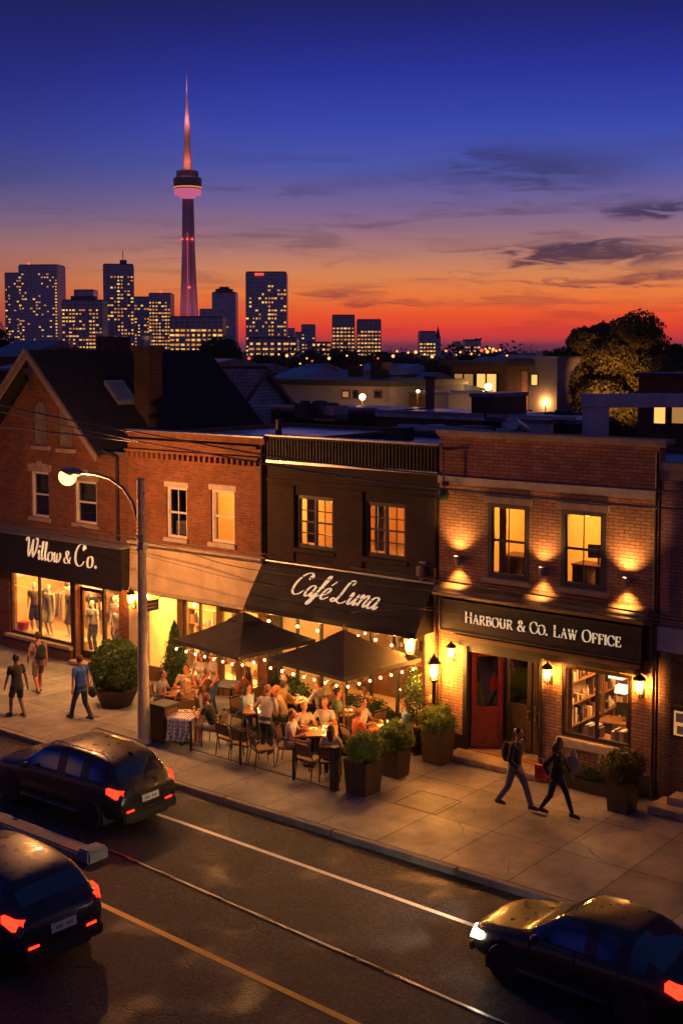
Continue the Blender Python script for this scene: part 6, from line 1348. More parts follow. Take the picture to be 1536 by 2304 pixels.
T=thing('window_air_conditioner','cream air conditioner in the dark upper window of the brick shop','air conditioner',(-27.0,YF+.3,4.6)); m=MB(); m.box(-27.25,YF+.2,4.56,-26.8,YF+.6,4.95); m.build('case',M_plate,T,bevel=.02); m=MB()
for k in range(5): m.box(-27.22,YF+.192,4.6+k*.06,-26.83,YF+.199,4.63+k*.06)
m.build('louvre',M_stoneD,T)
for k,(x,z) in enumerate([(-24.95,4.65),(-24.85,4.62)]): tumbler(['pale bottle on the lit upper sill of the brick shop','dark bottle on the lit upper sill of the brick shop'][k],x,YF+.32,z-.08,'cup')
for (x0,x1,z0,z1) in ((-22.26,-21.95,4.76,6.0),(-19.9,-19.6,4.76,6.0),(-16.1,-15.9,4.6,6.3),(-13.25,-13.08,4.6,6.3),(-12.6,-12.45,1.1,2.65)):
    m=MB(); n=12; vs=[]
    for k in range(n+1): xx=x0+(x1-x0)*k/n; vs+=[(xx,YF+.36+.03*(k%2),z0),(xx,YF+.36+.03*(k%2),z1)]
    m.add(vs,[(2*k,2*k+2,2*k+3,2*k+1) for k in range(n)]); o=m.build('curtain',M_curtain,B3 if x0<-17.6 else B4)
# ================================================================ cars
M_tyre = mat('tyre_rubber', (.012,.012,.012), .8, var=.2); M_alloy = mat('alloy_wheel', (.80,.78,.75), .3, metal=.1, var=.1); M_chrome = mat('chrome', (.6,.6,.62), .12, metal=1, var=.05)
M_cglass = mat('car_glass', (.010,.016,.026), .04, var=.02, spec=1.0, coat=1.0); M_dark = mat('black_plastic', (.012,.012,.012), .6, var=.2)
M_tail = emis('tail_light_glow', (1.0,.009,.003), 10.0); M_head = emis('headlight_glow', (1.0,.80,.50), 26); M_tailoff = mat('tail_lens',(.35,.01,.008),.15,var=.05)
M_carplate = mat('licence_plate', (.62,.60,.55), .5, var=.08)
def paintm(n, c): return mat(n, c, .34, var=.03, spec=.35, coat=.28)
def split_islands(me, name, T):
    bm=bmesh.new(); bm.from_mesh(me); bm.faces.ensure_lookup_table(); seen=set()
    for f in bm.faces:
        if f.index in seen: continue
        st_=[f]; isl=[]; seen.add(f.index)
        while st_:
            q=st_.pop(); isl.append(q.index)
            for e in q.edges:
                for g in e.link_faces:
                    if g.index not in seen: seen.add(g.index); st_.append(g)
        b2=bm.copy(); b2.faces.ensure_lookup_table(); S=set(isl); bmesh.ops.delete(b2,geom=[g for g in b2.faces if g.index not in S],context='FACES')
        m3=bpy.data.meshes.new(name); b2.to_mesh(m3); b2.free(); m3.materials.append(me.materials[0]); m3.polygons.foreach_set('use_smooth',[True]*len(m3.polygons))
        ob=bpy.data.objects.new(name,m3); COL.objects.link(ob); ob.parent=T
    bm.free()
def car(name, label, loc, rz, paintc, st, prof, lift=0, seed=0, head_on=False, hoods=None, rails=True, L_=4.6, plate=True, wheelr=.34, axle=(0.85,3.55)):
    """st: stations (x from the nose, z of the bonnet/belt line, z of the roof line, half width low, half width at belt, half width at roof). nose at x=0, points to -X"""
    T = thing(name, label, 'car', (*loc,ZR), rz, 'cars on the road')
    pm = paintc; mats=[pm,M_cglass,M_dark,M_tailoff,M_head if head_on else M_chrome]
    secs=[]
    for (x,zb,belt,roof,w,wb,wr) in st:
        cab = roof-belt
        p=[(0,zb),(w*.80,zb),(w*.97,zb+.10),(w,zb+.28),(w*1.005,(belt+zb)/2+.12),(wb,belt-.06),(wb-.035,belt),
           (wb-.035+(wr-wb+.035)*.5,belt+cab*.5),(wr,roof-.035 if cab>.1 else belt+cab*.85),(wr*.86,roof+.0),(wr*.5,roof+.022),(0,roof+.03)]
        secs.append((x,p))
    nP=12; mb=MB(); vs=[]
    for x,p in secs:
        for y,z in p: vs.append((x,y,z))
        for y,z in p[-2:0:-1]: vs.append((x,-y,z))
    n=2*nP-2; K=len(secs)
    fs=[];mi=[]
    for i in range(K-1):
        xm=(secs[i][0]+secs[i+1][0])/2; f0,f1=prof(xm)
        for j in range(n):
            jj=j if j<nP-1 else n-1-j     # mirrored strip index 0..10
            fs.append((i*n+j,(i+1)*n+j,(i+1)*n+(j+1)%n,i*n+(j+1)%n))
            m=0
            if jj<=0: m=2
            if jj in (6,7) and f0: m=1
            if jj in (8,9,10) and f1: m=1
            mi.append(m)
    fs.append(tuple(range(n))); mi.append(0); fs.append(tuple(range((K-1)*n,K*n))[::-1]); mi.append(0)
    me=bpy.data.meshes.new('body'); me.from_pydata(vs,[],fs); 
    for m in mats: me.materials.append(m)
    me.polygons.foreach_set('material_index',mi)
    bm=bmesh.new(); bm.from_mesh(me); bmesh.ops.recalc_face_normals(bm,faces=bm.faces); bm.to_mesh(me); bm.free()
    o=bpy.data.objects.new('src',me); COL.objects.link(o); ss=o.modifiers.new('s','SUBSURF'); ss.levels=2; ss.render_levels=2
    dg=bpy.context.evaluated_depsgraph_get(); ev=bpy.data.meshes.new_from_object(o.evaluated_get(dg))
    COL.objects.unlink(o); bpy.data.objects.remove(o)
    # split by material
    for k,nm in ((0,'body'),(1,'windows'),(2,'underbody')):
        bm=bmesh.new(); bm.from_mesh(ev); bmesh.ops.delete(bm,geom=[f for f in bm.faces if f.material_index!=k],context='FACES')
        m2=bpy.data.meshes.new(nm); bm.to_mesh(m2); bm.free(); m2.materials.clear(); m2.materials.append(mats[k])
        for p_ in m2.polygons: p_.material_index=0; p_.use_smooth=True
        try: m2.set_sharp_from_angle(angle=rad(38))
        except Exception: pass
        if len(m2.polygons)==0: continue
        if k==1:
            split_islands(m2,'window_glass',T); continue
        ob=bpy.data.objects.new({'body':'body','windows':'window_glass','underbody':'underbody'}[nm],m2); COL.objects.link(ob); ob.parent=T
    W_=st[len(st)//2][4]
    for ax in axle:
        for s in (-1,1):
            a_=MB(); y0,y1=s*.55,s*(W_+.002); n3=30; z3=.20; pr=[(ax+(wheelr+.06)*cos(pi*k/n3-.0),wheelr+(wheelr+.06)*sin(pi*k/n3)) for k in range(n3+1)]+[(ax-wheelr-.06,.16),(ax+wheelr+.06,.16)]; a_.prism(pr,min(y0,y1),max(y0,y1)); a_.build('wheel_arch',M_dark,T,world=False)
            yc=s*(W_-.075); M=Matrix.Translation((ax,yc,wheelr))@Matrix.Rotation(pi/2,4,'X')
            t=MB(); t.lathe([(wheelr*.62,-.11),(wheelr*.93,-.11),(wheelr,-.08),(wheelr,.08),(wheelr*.93,.11),(wheelr*.62,.11)],n=30,M=M); w_=t.build('wheel',M_tyre,T,smooth=True,world=False)
            r=MB(); f=-s
            r.lathe([(wheelr*.66,f*.085),(wheelr*.60,f*.10),(wheelr*.58,f*.05),(.05,f*.03),(.05,f*.085),(.001,f*.09)],n=24,M=M)
            for q in range(10):
                a=2*pi*q/10; p0=M@V((.05*cos(a),.05*sin(a),f*.075)); p1=M@V((wheelr*.6*cos(a),wheelr*.6*sin(a),f*.088)); r.bar(p0,p1,.028,.02)
            r.build('rim',M_alloy,w_,world=False)
    return T
def patch(T, name, m, pts, th=.03, bevel=0):
    """a thin shaped piece: quad corners pushed inwards by th along its own normal"""
    P=[V(p) for p in pts]; n_=(P[1]-P[0]).cross(P[-1]-P[0]).normalized()*th; k=len(P)
    return MB().add(P+[p-n_ for p in P],[tuple(range(k)),tuple(range(2*k-1,k-1,-1))]+[(i,i+k,(i+1)%k+k,(i+1)%k) for i in range(k)]).build(name,m,T,world=False,bevel=bevel)
# hatchback / crossover: nose at 0, tail at 4.55
def suv_st(L_=4.55,H=1.62,W_=.92):
    q=H-1.62
    return [(-.0,.30,.62,.70,W_*.62,W_*.60,W_*.50),(.05,.26,.72,.80,W_*.80,W_*.76,W_*.62),(.25,.22,.86,.93,W_*.93,W_*.88,W_*.72),(.7,.20,.93,1.0,W_*.985,W_*.93,W_*.76),(1.15,.20,.98,1.06,W_,W_*.945,W_*.78),(1.3,.20,1.0,1.14+q,W_,W_*.945,W_*.80),
        (1.75,.20,1.02,1.44+q,W_,W_*.95,W_*.76),(1.95,.20,1.03,1.54+q,W_,W_*.95,W_*.745),(2.5,.20,1.03,1.60+q,W_,W_*.95,W_*.74),(2.62,.20,1.03,1.605+q,W_,W_*.95,W_*.74),(3.3,.20,1.04,1.59+q,W_,W_*.955,W_*.735),(3.42,.20,1.04,1.585+q,W_,W_*.955,W_*.735),
        (3.95,.22,1.06,1.52+q,W_*.99,W_*.95,W_*.71),(4.12,.24,1.05,1.44+q,W_*.98,W_*.94,W_*.70),(4.36,.28,1.02,1.12+q*.3,W_*.96,W_*.90,W_*.74),(4.48,.32,.90,.97,W_*.92,W_*.86,W_*.72),(L_,.36,.74,.80,W_*.84,W_*.78,W_*.6)]
def suv_prof(x): return ((1.3<x<2.5 or 2.62<x<3.3 or 3.42<x<3.95), (1.3<x<1.9 or 4.1<x<4.4))
def dress_rear(T, W_=.92, L_=4.55, zl=.92, on=True, bar=False):
    for s in (-1,1):
        m=MB(); y=s*W_
        m.add([(L_-.42,y*.985,zl-.02),(L_-.16,y*.955,zl-.10),(L_-.05,y*.80,zl-.10),(L_-.03,y*.50,zl-.06),(L_-.42,y*.985,zl+.10),(L_-.20,y*.945,zl+.08),(L_-.10,y*.80,zl+.06),(L_-.09,y*.50,zl+.03),
               (L_-.42,y*.80,zl-.02),(L_-.25,y*.45,zl-.02),(L_-.42,y*.80,zl+.1),(L_-.25,y*.45,zl+.02)],[(0,1,5,4),(1,2,6,5),(2,3,7,6),(4,5,6,7,11,10),(3,2,1,0,8,9)])
        m.build('tail_light',M_tail if on else M_tailoff,T,world=False)
        m=MB(); m.cbox((L_-.03,y*.62,.50),(.05,.20,.05)); m.build('glowing_reflector',M_tail,T,world=False)  # red glow put into the reflectors, same emission as the tail lights
    m=MB(); m.cbox((L_-.02,0,.38),(.14,W_*1.72,.22)); m.cbox((L_-.06,0,.25),(.1,W_*1.3,.12)); m.build('rear_bumper',M_dark,T,bevel=.04,world=False)
    m=MB(); m.cbox((L_+.012,0,.70),(.02,.50,.15),ry=-.12); m.build('licence_plate',M_carplate,T,bevel=.004,world=False)
    m=MB()
    for q in range(7):
        if q!=3: m.cbox((L_+.0235,-.15+q*.05,.70),(.004,.022,.055),ry=-.12)
    m.build('plate_marks',M_dark,T,world=False)
    MB().cbox((L_-.02,0,.80),(.03,.6,.03)).build('trim_bar',M_chrome,T,bevel=.005,world=False)
def dress_front(T, W_=.9, on=False, z=.66):
    for s in (-1,1):
        y=s*W_; m=MB()
        m.add([(.42,y*.955,z+.09),(.14,y*.86,z+.07),(.02,y*.60,z+.05),(.02,y*.44,z+.03),(.42,y*.975,z-.02),(.10,y*.90,z-.06),(-.01,y*.60,z-.06),(-.0,y*.44,z-.03),(.4,y*.7,z+.08),(.3,y*.42,z+.03),(.4,y*.7,z-.02),(.3,y*.42,z-.03)],[(0,4,5,1),(1,5,6,2),(2,6,7,3),(0,1,2,3,9,8),(4,10,11,7,6,5)])
        m.build('headlight',M_head if on else M_chrome,T,world=False)
    m=MB(); m.cbox((.0,0,.55),(.06,W_*.8,.13)); m.cbox((-.01,0,.30),(.08,W_*1.5,.16)); m.build('grille',M_dark,T,bevel=.02,world=False)
def mirrors(T, x=1.55, z=1.06, W_=.92, pm=None):
    for s in (-1,1): m=MB(); m.ball((x,s*(W_+.09),z),(.07,.11,.075),12,8); m.build('wing_mirror',pm,T,smooth='all',world=False)
def side_trim(T, W_, x0, x1, z0, z1, L2=None):
    for s in (-1,1):
        MB().add([(x0,s*(W_+.004),.28),(x1,s*(W_+.004),.28),(x1,s*(W_+.004),.34),(x0,s*(W_+.004),.34),(x0,s*(W_-.05),.28),(x1,s*(W_-.05),.28),(x1,s*(W_-.05),.34),(x0,s*(W_-.05),.34)],[(0,1,2,3),(4,7,6,5),(0,4,5,1),(3,2,6,7),(0,3,7,4),(1,5,6,2)]).build('sill_trim',M_chrome,T,world=False)
        MB().bar((z0,s*(W_*.953),(1.0 if W_>.915 else .90)),(z1,s*(W_*.957),(1.04 if W_>.915 else .945)),.022,.03).build('belt_trim',M_chrome,T,world=False)
        for x in (2.05,3.2): MB().cbox((x+.35,s*(W_*.985),.88),(.18,.02,.03)).build('door_handle',M_chrome,T,bevel=.005,world=False)
        for x in (1.55,2.56,3.5): m=MB(); m.bar((x,s*(W_*1.003),.42),(x,s*(W_*.975),.93),.012,.014); m.build('door_gap',M_dark,T,world=False)
def roof_rails(T, W_, H):
    for s in (-1,1): m=MB(); m.tube([(2.0,s*W_*.64,H-.06),(2.15,s*W_*.64,H+.03),(3.7,s*W_*.62,H+.01),(3.9,s*W_*.62,H-.1)],.014,6); m.build('roof_rail',M_chrome,T,world=False)
P1 = paintm('dark_blue_paint',(.016,.015,.018)); P2 = paintm('navy_paint',(.012,.016,.032)); P3 = paintm('black_car_paint',(.018,.016,.016))
c1 = car('parked_car'.replace('parked_car','hatchback_car'),'dark crossover car with both tail lights lit, driving away in the lane by the pavement',(-24.05,17.80),rad(1.5),P1,suv_st(),suv_prof,axle=(.88,3.62),wheelr=.35)
dress_rear(c1); dress_front(c1); mirrors(c1,pm=P1); side_trim(c1,.92,1.0,3.2,1.4,3.9); roof_rails(c1,.92,1.62); MB().ball((3.95,0,1.55),(.09,.03,.05),10,6).build('roof_aerial',M_dark,c1,world=False); c1.scale=(.97,.97,.95)
c2 = car('estate_car','dark blue car cut off by the frame beside the yellow line, tail lights lit',(-20.75,13.0),rad(-2),P2,suv_st(4.55,1.56,.93),suv_prof,axle=(.88,3.62),wheelr=.35)
dress_rear(c2,W_=.93); dress_front(c2); mirrors(c2,pm=P2); side_trim(c2,.93,1.0,3.2,1.4,3.9)
W3=.91
sed = [(0,.28,.56,.62,W3*.60,W3*.58,W3*.5),(.06,.24,.64,.70,W3*.80,W3*.76,W3*.62),(.28,.20,.74,.80,W3*.92,W3*.87,W3*.72),(.8,.18,.82,.88,W3*.985,W3*.93,W3*.76),(1.3,.18,.88,.94,W3,W3*.94,W3*.78),(1.45,.18,.89,.99,W3,W3*.94,W3*.78),
       (2.0,.18,.91,1.30,W3,W3*.945,W3*.74),(2.25,.18,.915,1.38,W3,W3*.945,W3*.72),(2.8,.18,.92,1.41,W3,W3*.945,W3*.715),(2.92,.18,.92,1.41,W3,W3*.945,W3*.715),(3.5,.18,.93,1.36,W3,W3*.945,W3*.71),(3.62,.18,.93,1.34,W3,W3*.945,W3*.70),
       (4.05,.2,.95,1.16,W3*.99,W3*.93,W3*.74),(4.3,.22,.95,1.01,W3*.98,W3*.92,W3*.76),(4.65,.26,.93,.98,W3*.95,W3*.89,W3*.74),(4.8,.32,.84,.90,W3*.90,W3*.84,W3*.7),(4.88,.36,.70,.76,W3*.82,W3*.76,W3*.6)]
def sed_prof(x): return ((1.45<x<2.8 or 2.92<x<3.5 or 3.62<x<4.0),(1.45<x<2.2 or 3.62<x<4.28))
c3 = car('saloon_car','dark saloon car with bright headlights near the kerb at the edge of the frame',(-11.0,17.75),rad(-2),P3,sed,sed_prof,axle=(.95,3.85),wheelr=.335,head_on=True)
c3.scale=(.80,.92,.95); dress_rear(c3,W_=W3,L_=4.88,zl=.86); dress_front(c3,W_=W3,on=True,z=.61); mirrors(c3,1.75,.98,W3,P3); side_trim(c3,W3,1.1,3.3,1.6,4.0)
for s in (-1,1): light('headlight_beam','SPOT',(-11.08,17.75+s*.55,.5),420,(1,.78,.45),c3,size=.08,to=(-17.5,18.1+s*1.0,-.1),spot=60,blend=.8)

# ================================================================ concrete divider
T = thing('concrete_divider','low weathered concrete divider block between the lanes','divider',(-20,15.95,ZR))
m=MB(); M_conc=mat('weathered_concrete',(.26,.21,.17),.85,var=.35,scale=4,bump=.5); m.prism([(15.72,ZR),(16.24,ZR),(16.19,ZR+.16),(15.77,ZR+.16)],-30.5,-19.35,'x'); m.build('divider_body',M_conc,T,bevel=.03)
m=MB(); m.cbox((-19.22,15.98,ZR+.13),(.36,.50,.26),taper=1.1); m.build('end_block',mat('grey_concrete',(.24,.24,.25),.9,var=.3,bump=.5),T,bevel=.04)
# ================================================================ roofs, houses and trees behind the row
def bbox(x0,y0,z0,x1,y1,z1): return MB().box(x0,y0,z0,x1,y1,z1)
M_siding = brick('blue_grey_siding',(.38,.56,.64),(.32,.48,.56),(.06,.08,.1),w=6,h=.17,ms=.012); M_wht = mat('pale_render',(.26,.23,.24),.85,var=.15,scale=1.5)
M_warmwin = emis('lit_room_window',(1.0,.50,.12),1.15,False); M_dimwin = emis('dim_room_window',(1.0,.48,.14),.35,False)
# house with a brown roof and a blue-grey gable
T=thing('gabled_house','small house with brown shingle roof and blue-grey boarded gable behind the brick shop','house',(-43,45,0))
m=MB(); m.prism([(42.6,0),(47.4,0),(47.4,6.75),(45,8.95),(42.6,6.75)],-47.5,-41.05,'x'); m.build('wall',M_siding,T)
r=MB(); 
for s in (-1,1): r.prism([(45,9.15),(45+s*3.0,6.42),(45+s*3.0,6.27),(45,8.97)],-47.8,-40.75,'x')
R_=r.build('roof',M_shingB,T); m=MB()
for s in (-1,1): m.prism([(45,9.18),(45+s*3.05,6.4),(45+s*3.05,6.15),(45,8.9)],-40.74,-40.66,'x')
m.build('bargeboard',M_char,T); m=MB(); m.add([(-44.6,43.4,7.65),(-43.6,43.4,7.65),(-43.6,44.3,8.55),(-44.6,44.3,8.55),(-44.6,43.3,7.95),(-43.6,43.3,7.95),(-43.6,44.2,8.75),(-44.6,44.2,8.75)],[(0,3,2,1),(4,5,6,7),(0,1,5,4),(1,2,6,5),(2,3,7,6),(3,0,4,7)]); m.build('skylight',M_flash,R_)
# low pale building with a dark fascia
T=thing('low_pale_building','long low pale building with dark fascia and one small lit window','building',(-50,60,0)); m=MB(); m.box(-56,60,0,-44.6,68,7.9); m.build('wall',M_wht,T); bbox(-56.2,59.8,7.9,-44.4,68.2,8.25).build('roof',M_char,T)
for (a,b) in ((770,788),(795,806),(842,860)): p=at(a,877,60); q=at(b,897,60); f=bbox(p.x,59.93,q.z,q.x,59.99,p.z).build('window',M_brickDk if a!=795 else M_char,T); bbox(p.x+.1,59.90,q.z+.1,q.x-.1,59.925,p.z-.1).build('pane',M_dimwin if a==770 else M_cglass,f)
def lamp_post(lb,px,py,Y_,r,pw,name='garden_lamp',g='lit lamps among the roofs behind',post=True,st=None):
    p=at(px,py,Y_); T=thing(name,lb,'lamp',(p.x,Y_,p.z),0,g); MB().ball((0,0,0),r,12,8).build('globe',M_lant if st is None else st,T,smooth='all',world=False)
    if post: MB().tube([(0,0,-r),(0,0,-p.z-.3)],.05,6).build('post',M_black,T,world=False)
    if pw: light('lamp_light','POINT',(p.x,Y_-r-.15,p.z),pw,WARM,T,size=r)
lamp_post('bright lamp in front of the low pale building',815,893,57,.17,120); lamp_post('bright lamp in front of the modern house with big windows',1098,870,70,.22,90); lamp_post('small lamp at the foot of the big lit tree',1227,906,78,.14,40)
# modern house with big lit windows
T=thing('modern_house','dark modern house with two wide lit windows upstairs','house',(-48,75,0)); a=at(1015,822,75); b=at(1137,920,75); m=MB(); m.box(a.x,75,0,b.x,84,a.z); m.build('wall',M_brickDk,T); bbox(a.x-.6,74.2,a.z,b.x+.5,84.5,a.z+.35).build('roof',M_char,T)
for k,(x0,x1) in enumerate(((1026,1066),(1076,1118))):
    p=at(x0,841,75); q=at(x1,882,75); f=bbox(p.x-.1,74.85,q.z-.1,q.x+.1,74.99,p.z+.1).build('window',M_black,T); bbox(p.x,74.80,q.z,q.x,74.848,p.z).build('pane',M_warmwin if k else M_dimwin,f); bbox((p.x+q.x)/2-.06,74.75,q.z,(p.x+q.x)/2+.06,74.795,p.z).build('mullion',M_black,f)
T=thing('white_house','pale rendered house with two tiny windows beside the modern house','house',(-44,78,0)); a=at(1139,806,78); b=at(1252,915,78); bbox(a.x,78,0,b.x,86,a.z).build('wall',M_wht,T); bbox(a.x-.1,77.9,a.z,b.x+.1,86.1,a.z+.15).build('roof',M_flash,T)
for k,x in enumerate((1178,1203)): p=at(x-6,843,78); q=at(x+6,866,78); f=bbox(p.x-.08,77.93,q.z-.08,q.x+.08,77.99,p.z+.08).build('window',M_black,T); bbox(p.x,77.90,q.z,q.x,77.928,p.z).build('pane',M_warmwin if k else M_cglass,f)
p=at(1156,835,77); bbox(p.x-.6,77,0,p.x+.6,77.85,p.z).build('chimney',M_brickP,T); p=at(1196,798,78); bbox(p.x-.3,79,p.z-.6,p.x+.3,79.6,p.z+.3).build('roof_vent',M_flash,T)
# concrete canopy structure and orange brick building on the right
T=thing('concrete_canopy','heavy concrete beam on a square pillar above the rooftops','canopy',(-19,38,7)); a=at(1312,886,38); b=at(1360,972,38)
M_conc2=mat('dusk_concrete',(.50,.48,.50),.85,var=.25,scale=1.5,bump=.3); p1=a+_R*2.9; MB().cbox((p1.x,p1.y,a.z-.22),(5.8,.8,.44),rz=YAW).build('beam',M_conc2,T,bevel=.02); p1=a+_R*.42; MB().cbox((p1.x,p1.y,(a.z-.445+b.z-.8)/2),(.76,.7,a.z-.445-b.z+.8),rz=YAW).build('pillar',M_conc2,T,bevel=.02)
T=thing('orange_brick_building','orange brick block with two tall lit windows at the frame edge','building',(-22,50,0)); a=at(1436,848,50); bbox(a.x,50,0,-14,60,a.z).build('wall',M_brickO,T); bbox(a.x-.1,49.8,a.z,-14,60.1,a.z+.18).build('roof',M_char,T)
for k,(x0,x1) in enumerate(((1468,1502),(1508,1545))):
    p=at(x0,902,50); q=at(x1,958,50); f=bbox(p.x,49.93,q.z,q.x,49.99,p.z).build('window',M_black,T); bbox(p.x+.12,49.90,q.z+.1,q.x-.1,49.925,p.z-.1).build('pane',M_warmwin if k==0 else M_dimwin,f)
# flat roofs with plant, chimneys and units
def roofbox(lb,px0,py0,px1,py1,Y_,dep,m,zb=0,name='flat_roof_building',cat='building',rm=None,par=True):
    a=at(px0,py0,Y_); b=at(px1,py1,Y_); T=thing(name,lb,cat,((a.x+b.x)/2,Y_,0)); bbox(a.x,Y_,zb,b.x,Y_+dep,a.z-.15).build('wall',m,T); bbox(a.x-.06,Y_-.06,a.z-.148,b.x+.06,Y_+dep+.06,a.z).build('roof',rm or M_tar,T)
    if par: bbox(a.x-.07,Y_-.1,a.z,b.x+.07,Y_+.05,a.z+.12).build('parapet',M_flash,T)
    return T
roofbox('flat roofed block with blue-grey roof behind the cafe',848,928,1092,965,40,4.5,M_brickDk,rm=M_roofG)
roofbox('low dark block behind the brick shop roof',610,915,845,950,44,4,M_brickD)
roofbox('low dark flat roof behind the law office',1095,938,1290,965,40,3,M_brickD)
roofbox('dark flat roof at the far side of the low pale building',880,880,1010,900,62,4,M_brickDk)
roofbox('small grey block beside the modern house',975,882,1008,912,58,3,M_wht,name='roof_hut',cat='hut')
roofbox('dark shed roof between chimney and modern house',1060,884,1108,960,41,2.5,M_black,name='stair_tower',cat='roof tower',par=False)
roofbox('long low parapet wall on the roof behind the law office',1128,940,1232,955,39,.4,M_conc2,zb=6.5,name='roof_parapet',cat='parapet',par=False)
def chimney_(lb,px,py0,py1,Y_,w,m,pot=False):
    a=at(px,py0,Y_); b=at(px,py1,Y_); T=thing('brick_chimney',lb,'chimney',(a.x,Y_,b.z),0,None); bbox(a.x-w/2,Y_,b.z-1.2,a.x+w/2,Y_+w,a.z-.15).build('stack',m,T); bbox(a.x-w/2-.06,Y_-.06,a.z-.148,a.x+w/2+.06,Y_+w+.06,a.z).build('cap',M_brickDk,T)
    if pot: MB().lathe([(.12,0),(.1,.45),(.16,.46),(.02,.6)],(a.x,Y_+w/2,a.z),10).build('pot',M_flash,T)
chimney_('slim brick chimney in front of the low roofs near the modern house',963,846,915,48,.30,M_brickP); chimney_('broad brick chimney behind the big gable roof',145,782,815,50,1.1,M_brickDk,True); chimney_('square brick stack near the low pale building roof',845,815,850,66,.9,M_brickDk); chimney_('short dark chimney further along beside the small pitched roof',792,822,855,72,.8,M_brickDk)
rnd=random.Random(12)
for k in range(30):
    px=rnd.choice([rnd.uniform(850,1050),rnd.uniform(640,850),rnd.uniform(1130,1300)]); Y_=rnd.uniform(41,47); py=rnd.uniform(925,948) if px>850 else rnd.uniform(900,925)
    a=at(px,py,Y_); w=rnd.uniform(.5,1.3); h=rnd.uniform(.35,.8); T=thing('roof_unit','grey metal ventilation unit standing on the flat roofs behind','roof unit',(a.x,Y_,a.z-h),0,'ventilation units on the flat roofs')
    MB().cbox((0,0,h/2),(w,w*.8,h)).build('case',M_flash if k%3 else M_char,T,bevel=.03,world=False); m=MB(); m.lathe([(w*.3,h),(w*.3,h+.08),(w*.1,h+.12)],n=12); m.build('fan_hood',M_char,T,world=False)
# duct pipes on the cafe roof
T=thing('roof_duct','silver ducts lying across the cafe roof','duct',(-20,31,7.3)); m=MB(); m.tube([(-22.8,31.2,7.62),(-19.0,31.2,7.62)],.16,12); m.tube([(-21.2,31.2,7.7),(-20.9,29.9,7.75),(-18.6,29.8,7.7)],.13,10); m.tube([(-18.6,31.5,7.7),(-18.2,30.2,8.0)],.2,12); m.build('duct_run',M_flash,T,smooth=True); MB().cbox((-19.7,30.6,7.6),(1.0,.8,.5)).build('junction_box',M_char,T,bevel=.03); MB().cbox((-22,30.1,7.55),(.7,.6,.4)).build('junction_box',M_char,T,bevel=.03)
T=thing('roof_pipe','short dark vent pipe on the party wall between brick shop and cafe','pipe',(-23.4,26.4,7.5)); MB().tube([(-23.4,26.3,7.4),(-23.4,26.3,8.1)],.09,10).build('vent_pipe',M_black,T,smooth=True)
T=thing('roof_railing','thin metal railing on the pink building roof','railing',(-10.5,28,7.1)); m=MB()
for k in range(6): m.tube([(-11.4+k*.6,27.5,7.1),(-11.4+k*.6,27.5,8.1)],.02,6)
m.tube([(-11.5,27.5,8.1),(-8.2,27.5,8.1)],.02,6); m.tube([(-11.5,27.5,7.6),(-8.2,27.5,7.6)],.02,6); m.build('rail',M_flash,T)
# small pitched roofs further away
def pitched(lb,px0,px1,py_r,py_e,Y_,m,mr,dep=8,wl=[]):
    a=at(px0,py_r,Y_); b=at(px1,py_e,Y_); T=thing('distant_house',lb,'house',((a.x+b.x)/2,Y_,0)); MB().box(a.x+.3,Y_,0,b.x-.3,Y_+dep,b.z).build('wall',m,T)
    MB().prism([(Y_-.4,b.z-.1),(Y_+dep/2,a.z+.2),(Y_+dep+.4,b.z-.1)],a.x,b.x,'x').build('roof',mr,T)
    for k,(x,y,s) in enumerate(wl): p=at(x,y,Y_); bbox(p.x-s,Y_-.08,p.z-s*.8,p.x+s,Y_-.01,p.z+s*.8).build('window',M_warmwin,T)
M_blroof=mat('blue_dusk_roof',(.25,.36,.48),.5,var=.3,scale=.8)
pitched('distant house with pale blue roof beyond the blue gable',600,668,832,852,85,M_brickDk,M_blroof); pitched('distant house with hipped roof behind the low pale building',768,832,822,842,95,M_brickDk,M_blroof,wl=[(780,850,.25)])
pitched('dark distant house with tiny orange windows by the tree line',880,935,842,858,100,M_brickD,M_tar,wl=[(905,858,.3),(921,860,.25)]); pitched('distant low roof behind the big chimney',180,226,805,822,60,M_brickDk,M_blroof)
pitched('distant dark roofs left of the tall chimney',225,320,808,818,75,M_brickD,M_tar,wl=[(255,800,.2)]); pitched('distant dark roof behind the gabled house ridge',380,450,812,822,70,M_brickDk,M_tar)
pitched('dark roof under the far left trees',-40,60,770,800,70,M_brickDk,M_tar); pitched('brick house end behind the gable at the frame edge',-30,75,815,830,46,M_brickDk,M_tar)

# rows of small houses out to the tree line
hl=[('narrow dark house with one lit window behind the low flat roofs',700,760,838,858,80,[(735,862,.3)]),('small distant house beside the pale low building chimney',640,690,822,838,110,[(668,843,.3)]),('wide distant roof below the twin towers',820,900,822,836,125,[(850,843,.35),(874,842,.3)]),
 ('distant house with a bluish roof past the dark broad tree',1040,1100,806,820,130,[(1065,826,.3)]),('long distant roof near the far street lamps',1090,1160,800,812,140,[(1120,818,.35),(1140,818,.3)]),('low distant roof between the city and the brown roofed house',470,560,822,838,95,[(530,843,.25)]),('small dark roof beside the slim brick chimney',900,955,868,884,66,[(925,890,.25)])]
for lb_,a0,a1,yr,ye,Y_,wl_ in hl: pitched(lb_,a0,a1,yr,ye,Y_,M_brickD,M_blroof if len(wl_)>1 else M_tar,wl=wl_)
lamp_post('small warm lamp on the far terrace behind the pale low building',700,868,66,.10,30); lamp_post('dim warm lamp beside the slim brick chimney',940,880,60,.08,20); lamp_post('tiny warm lamp near the dark shed roof',1128,915,60,.08,25)
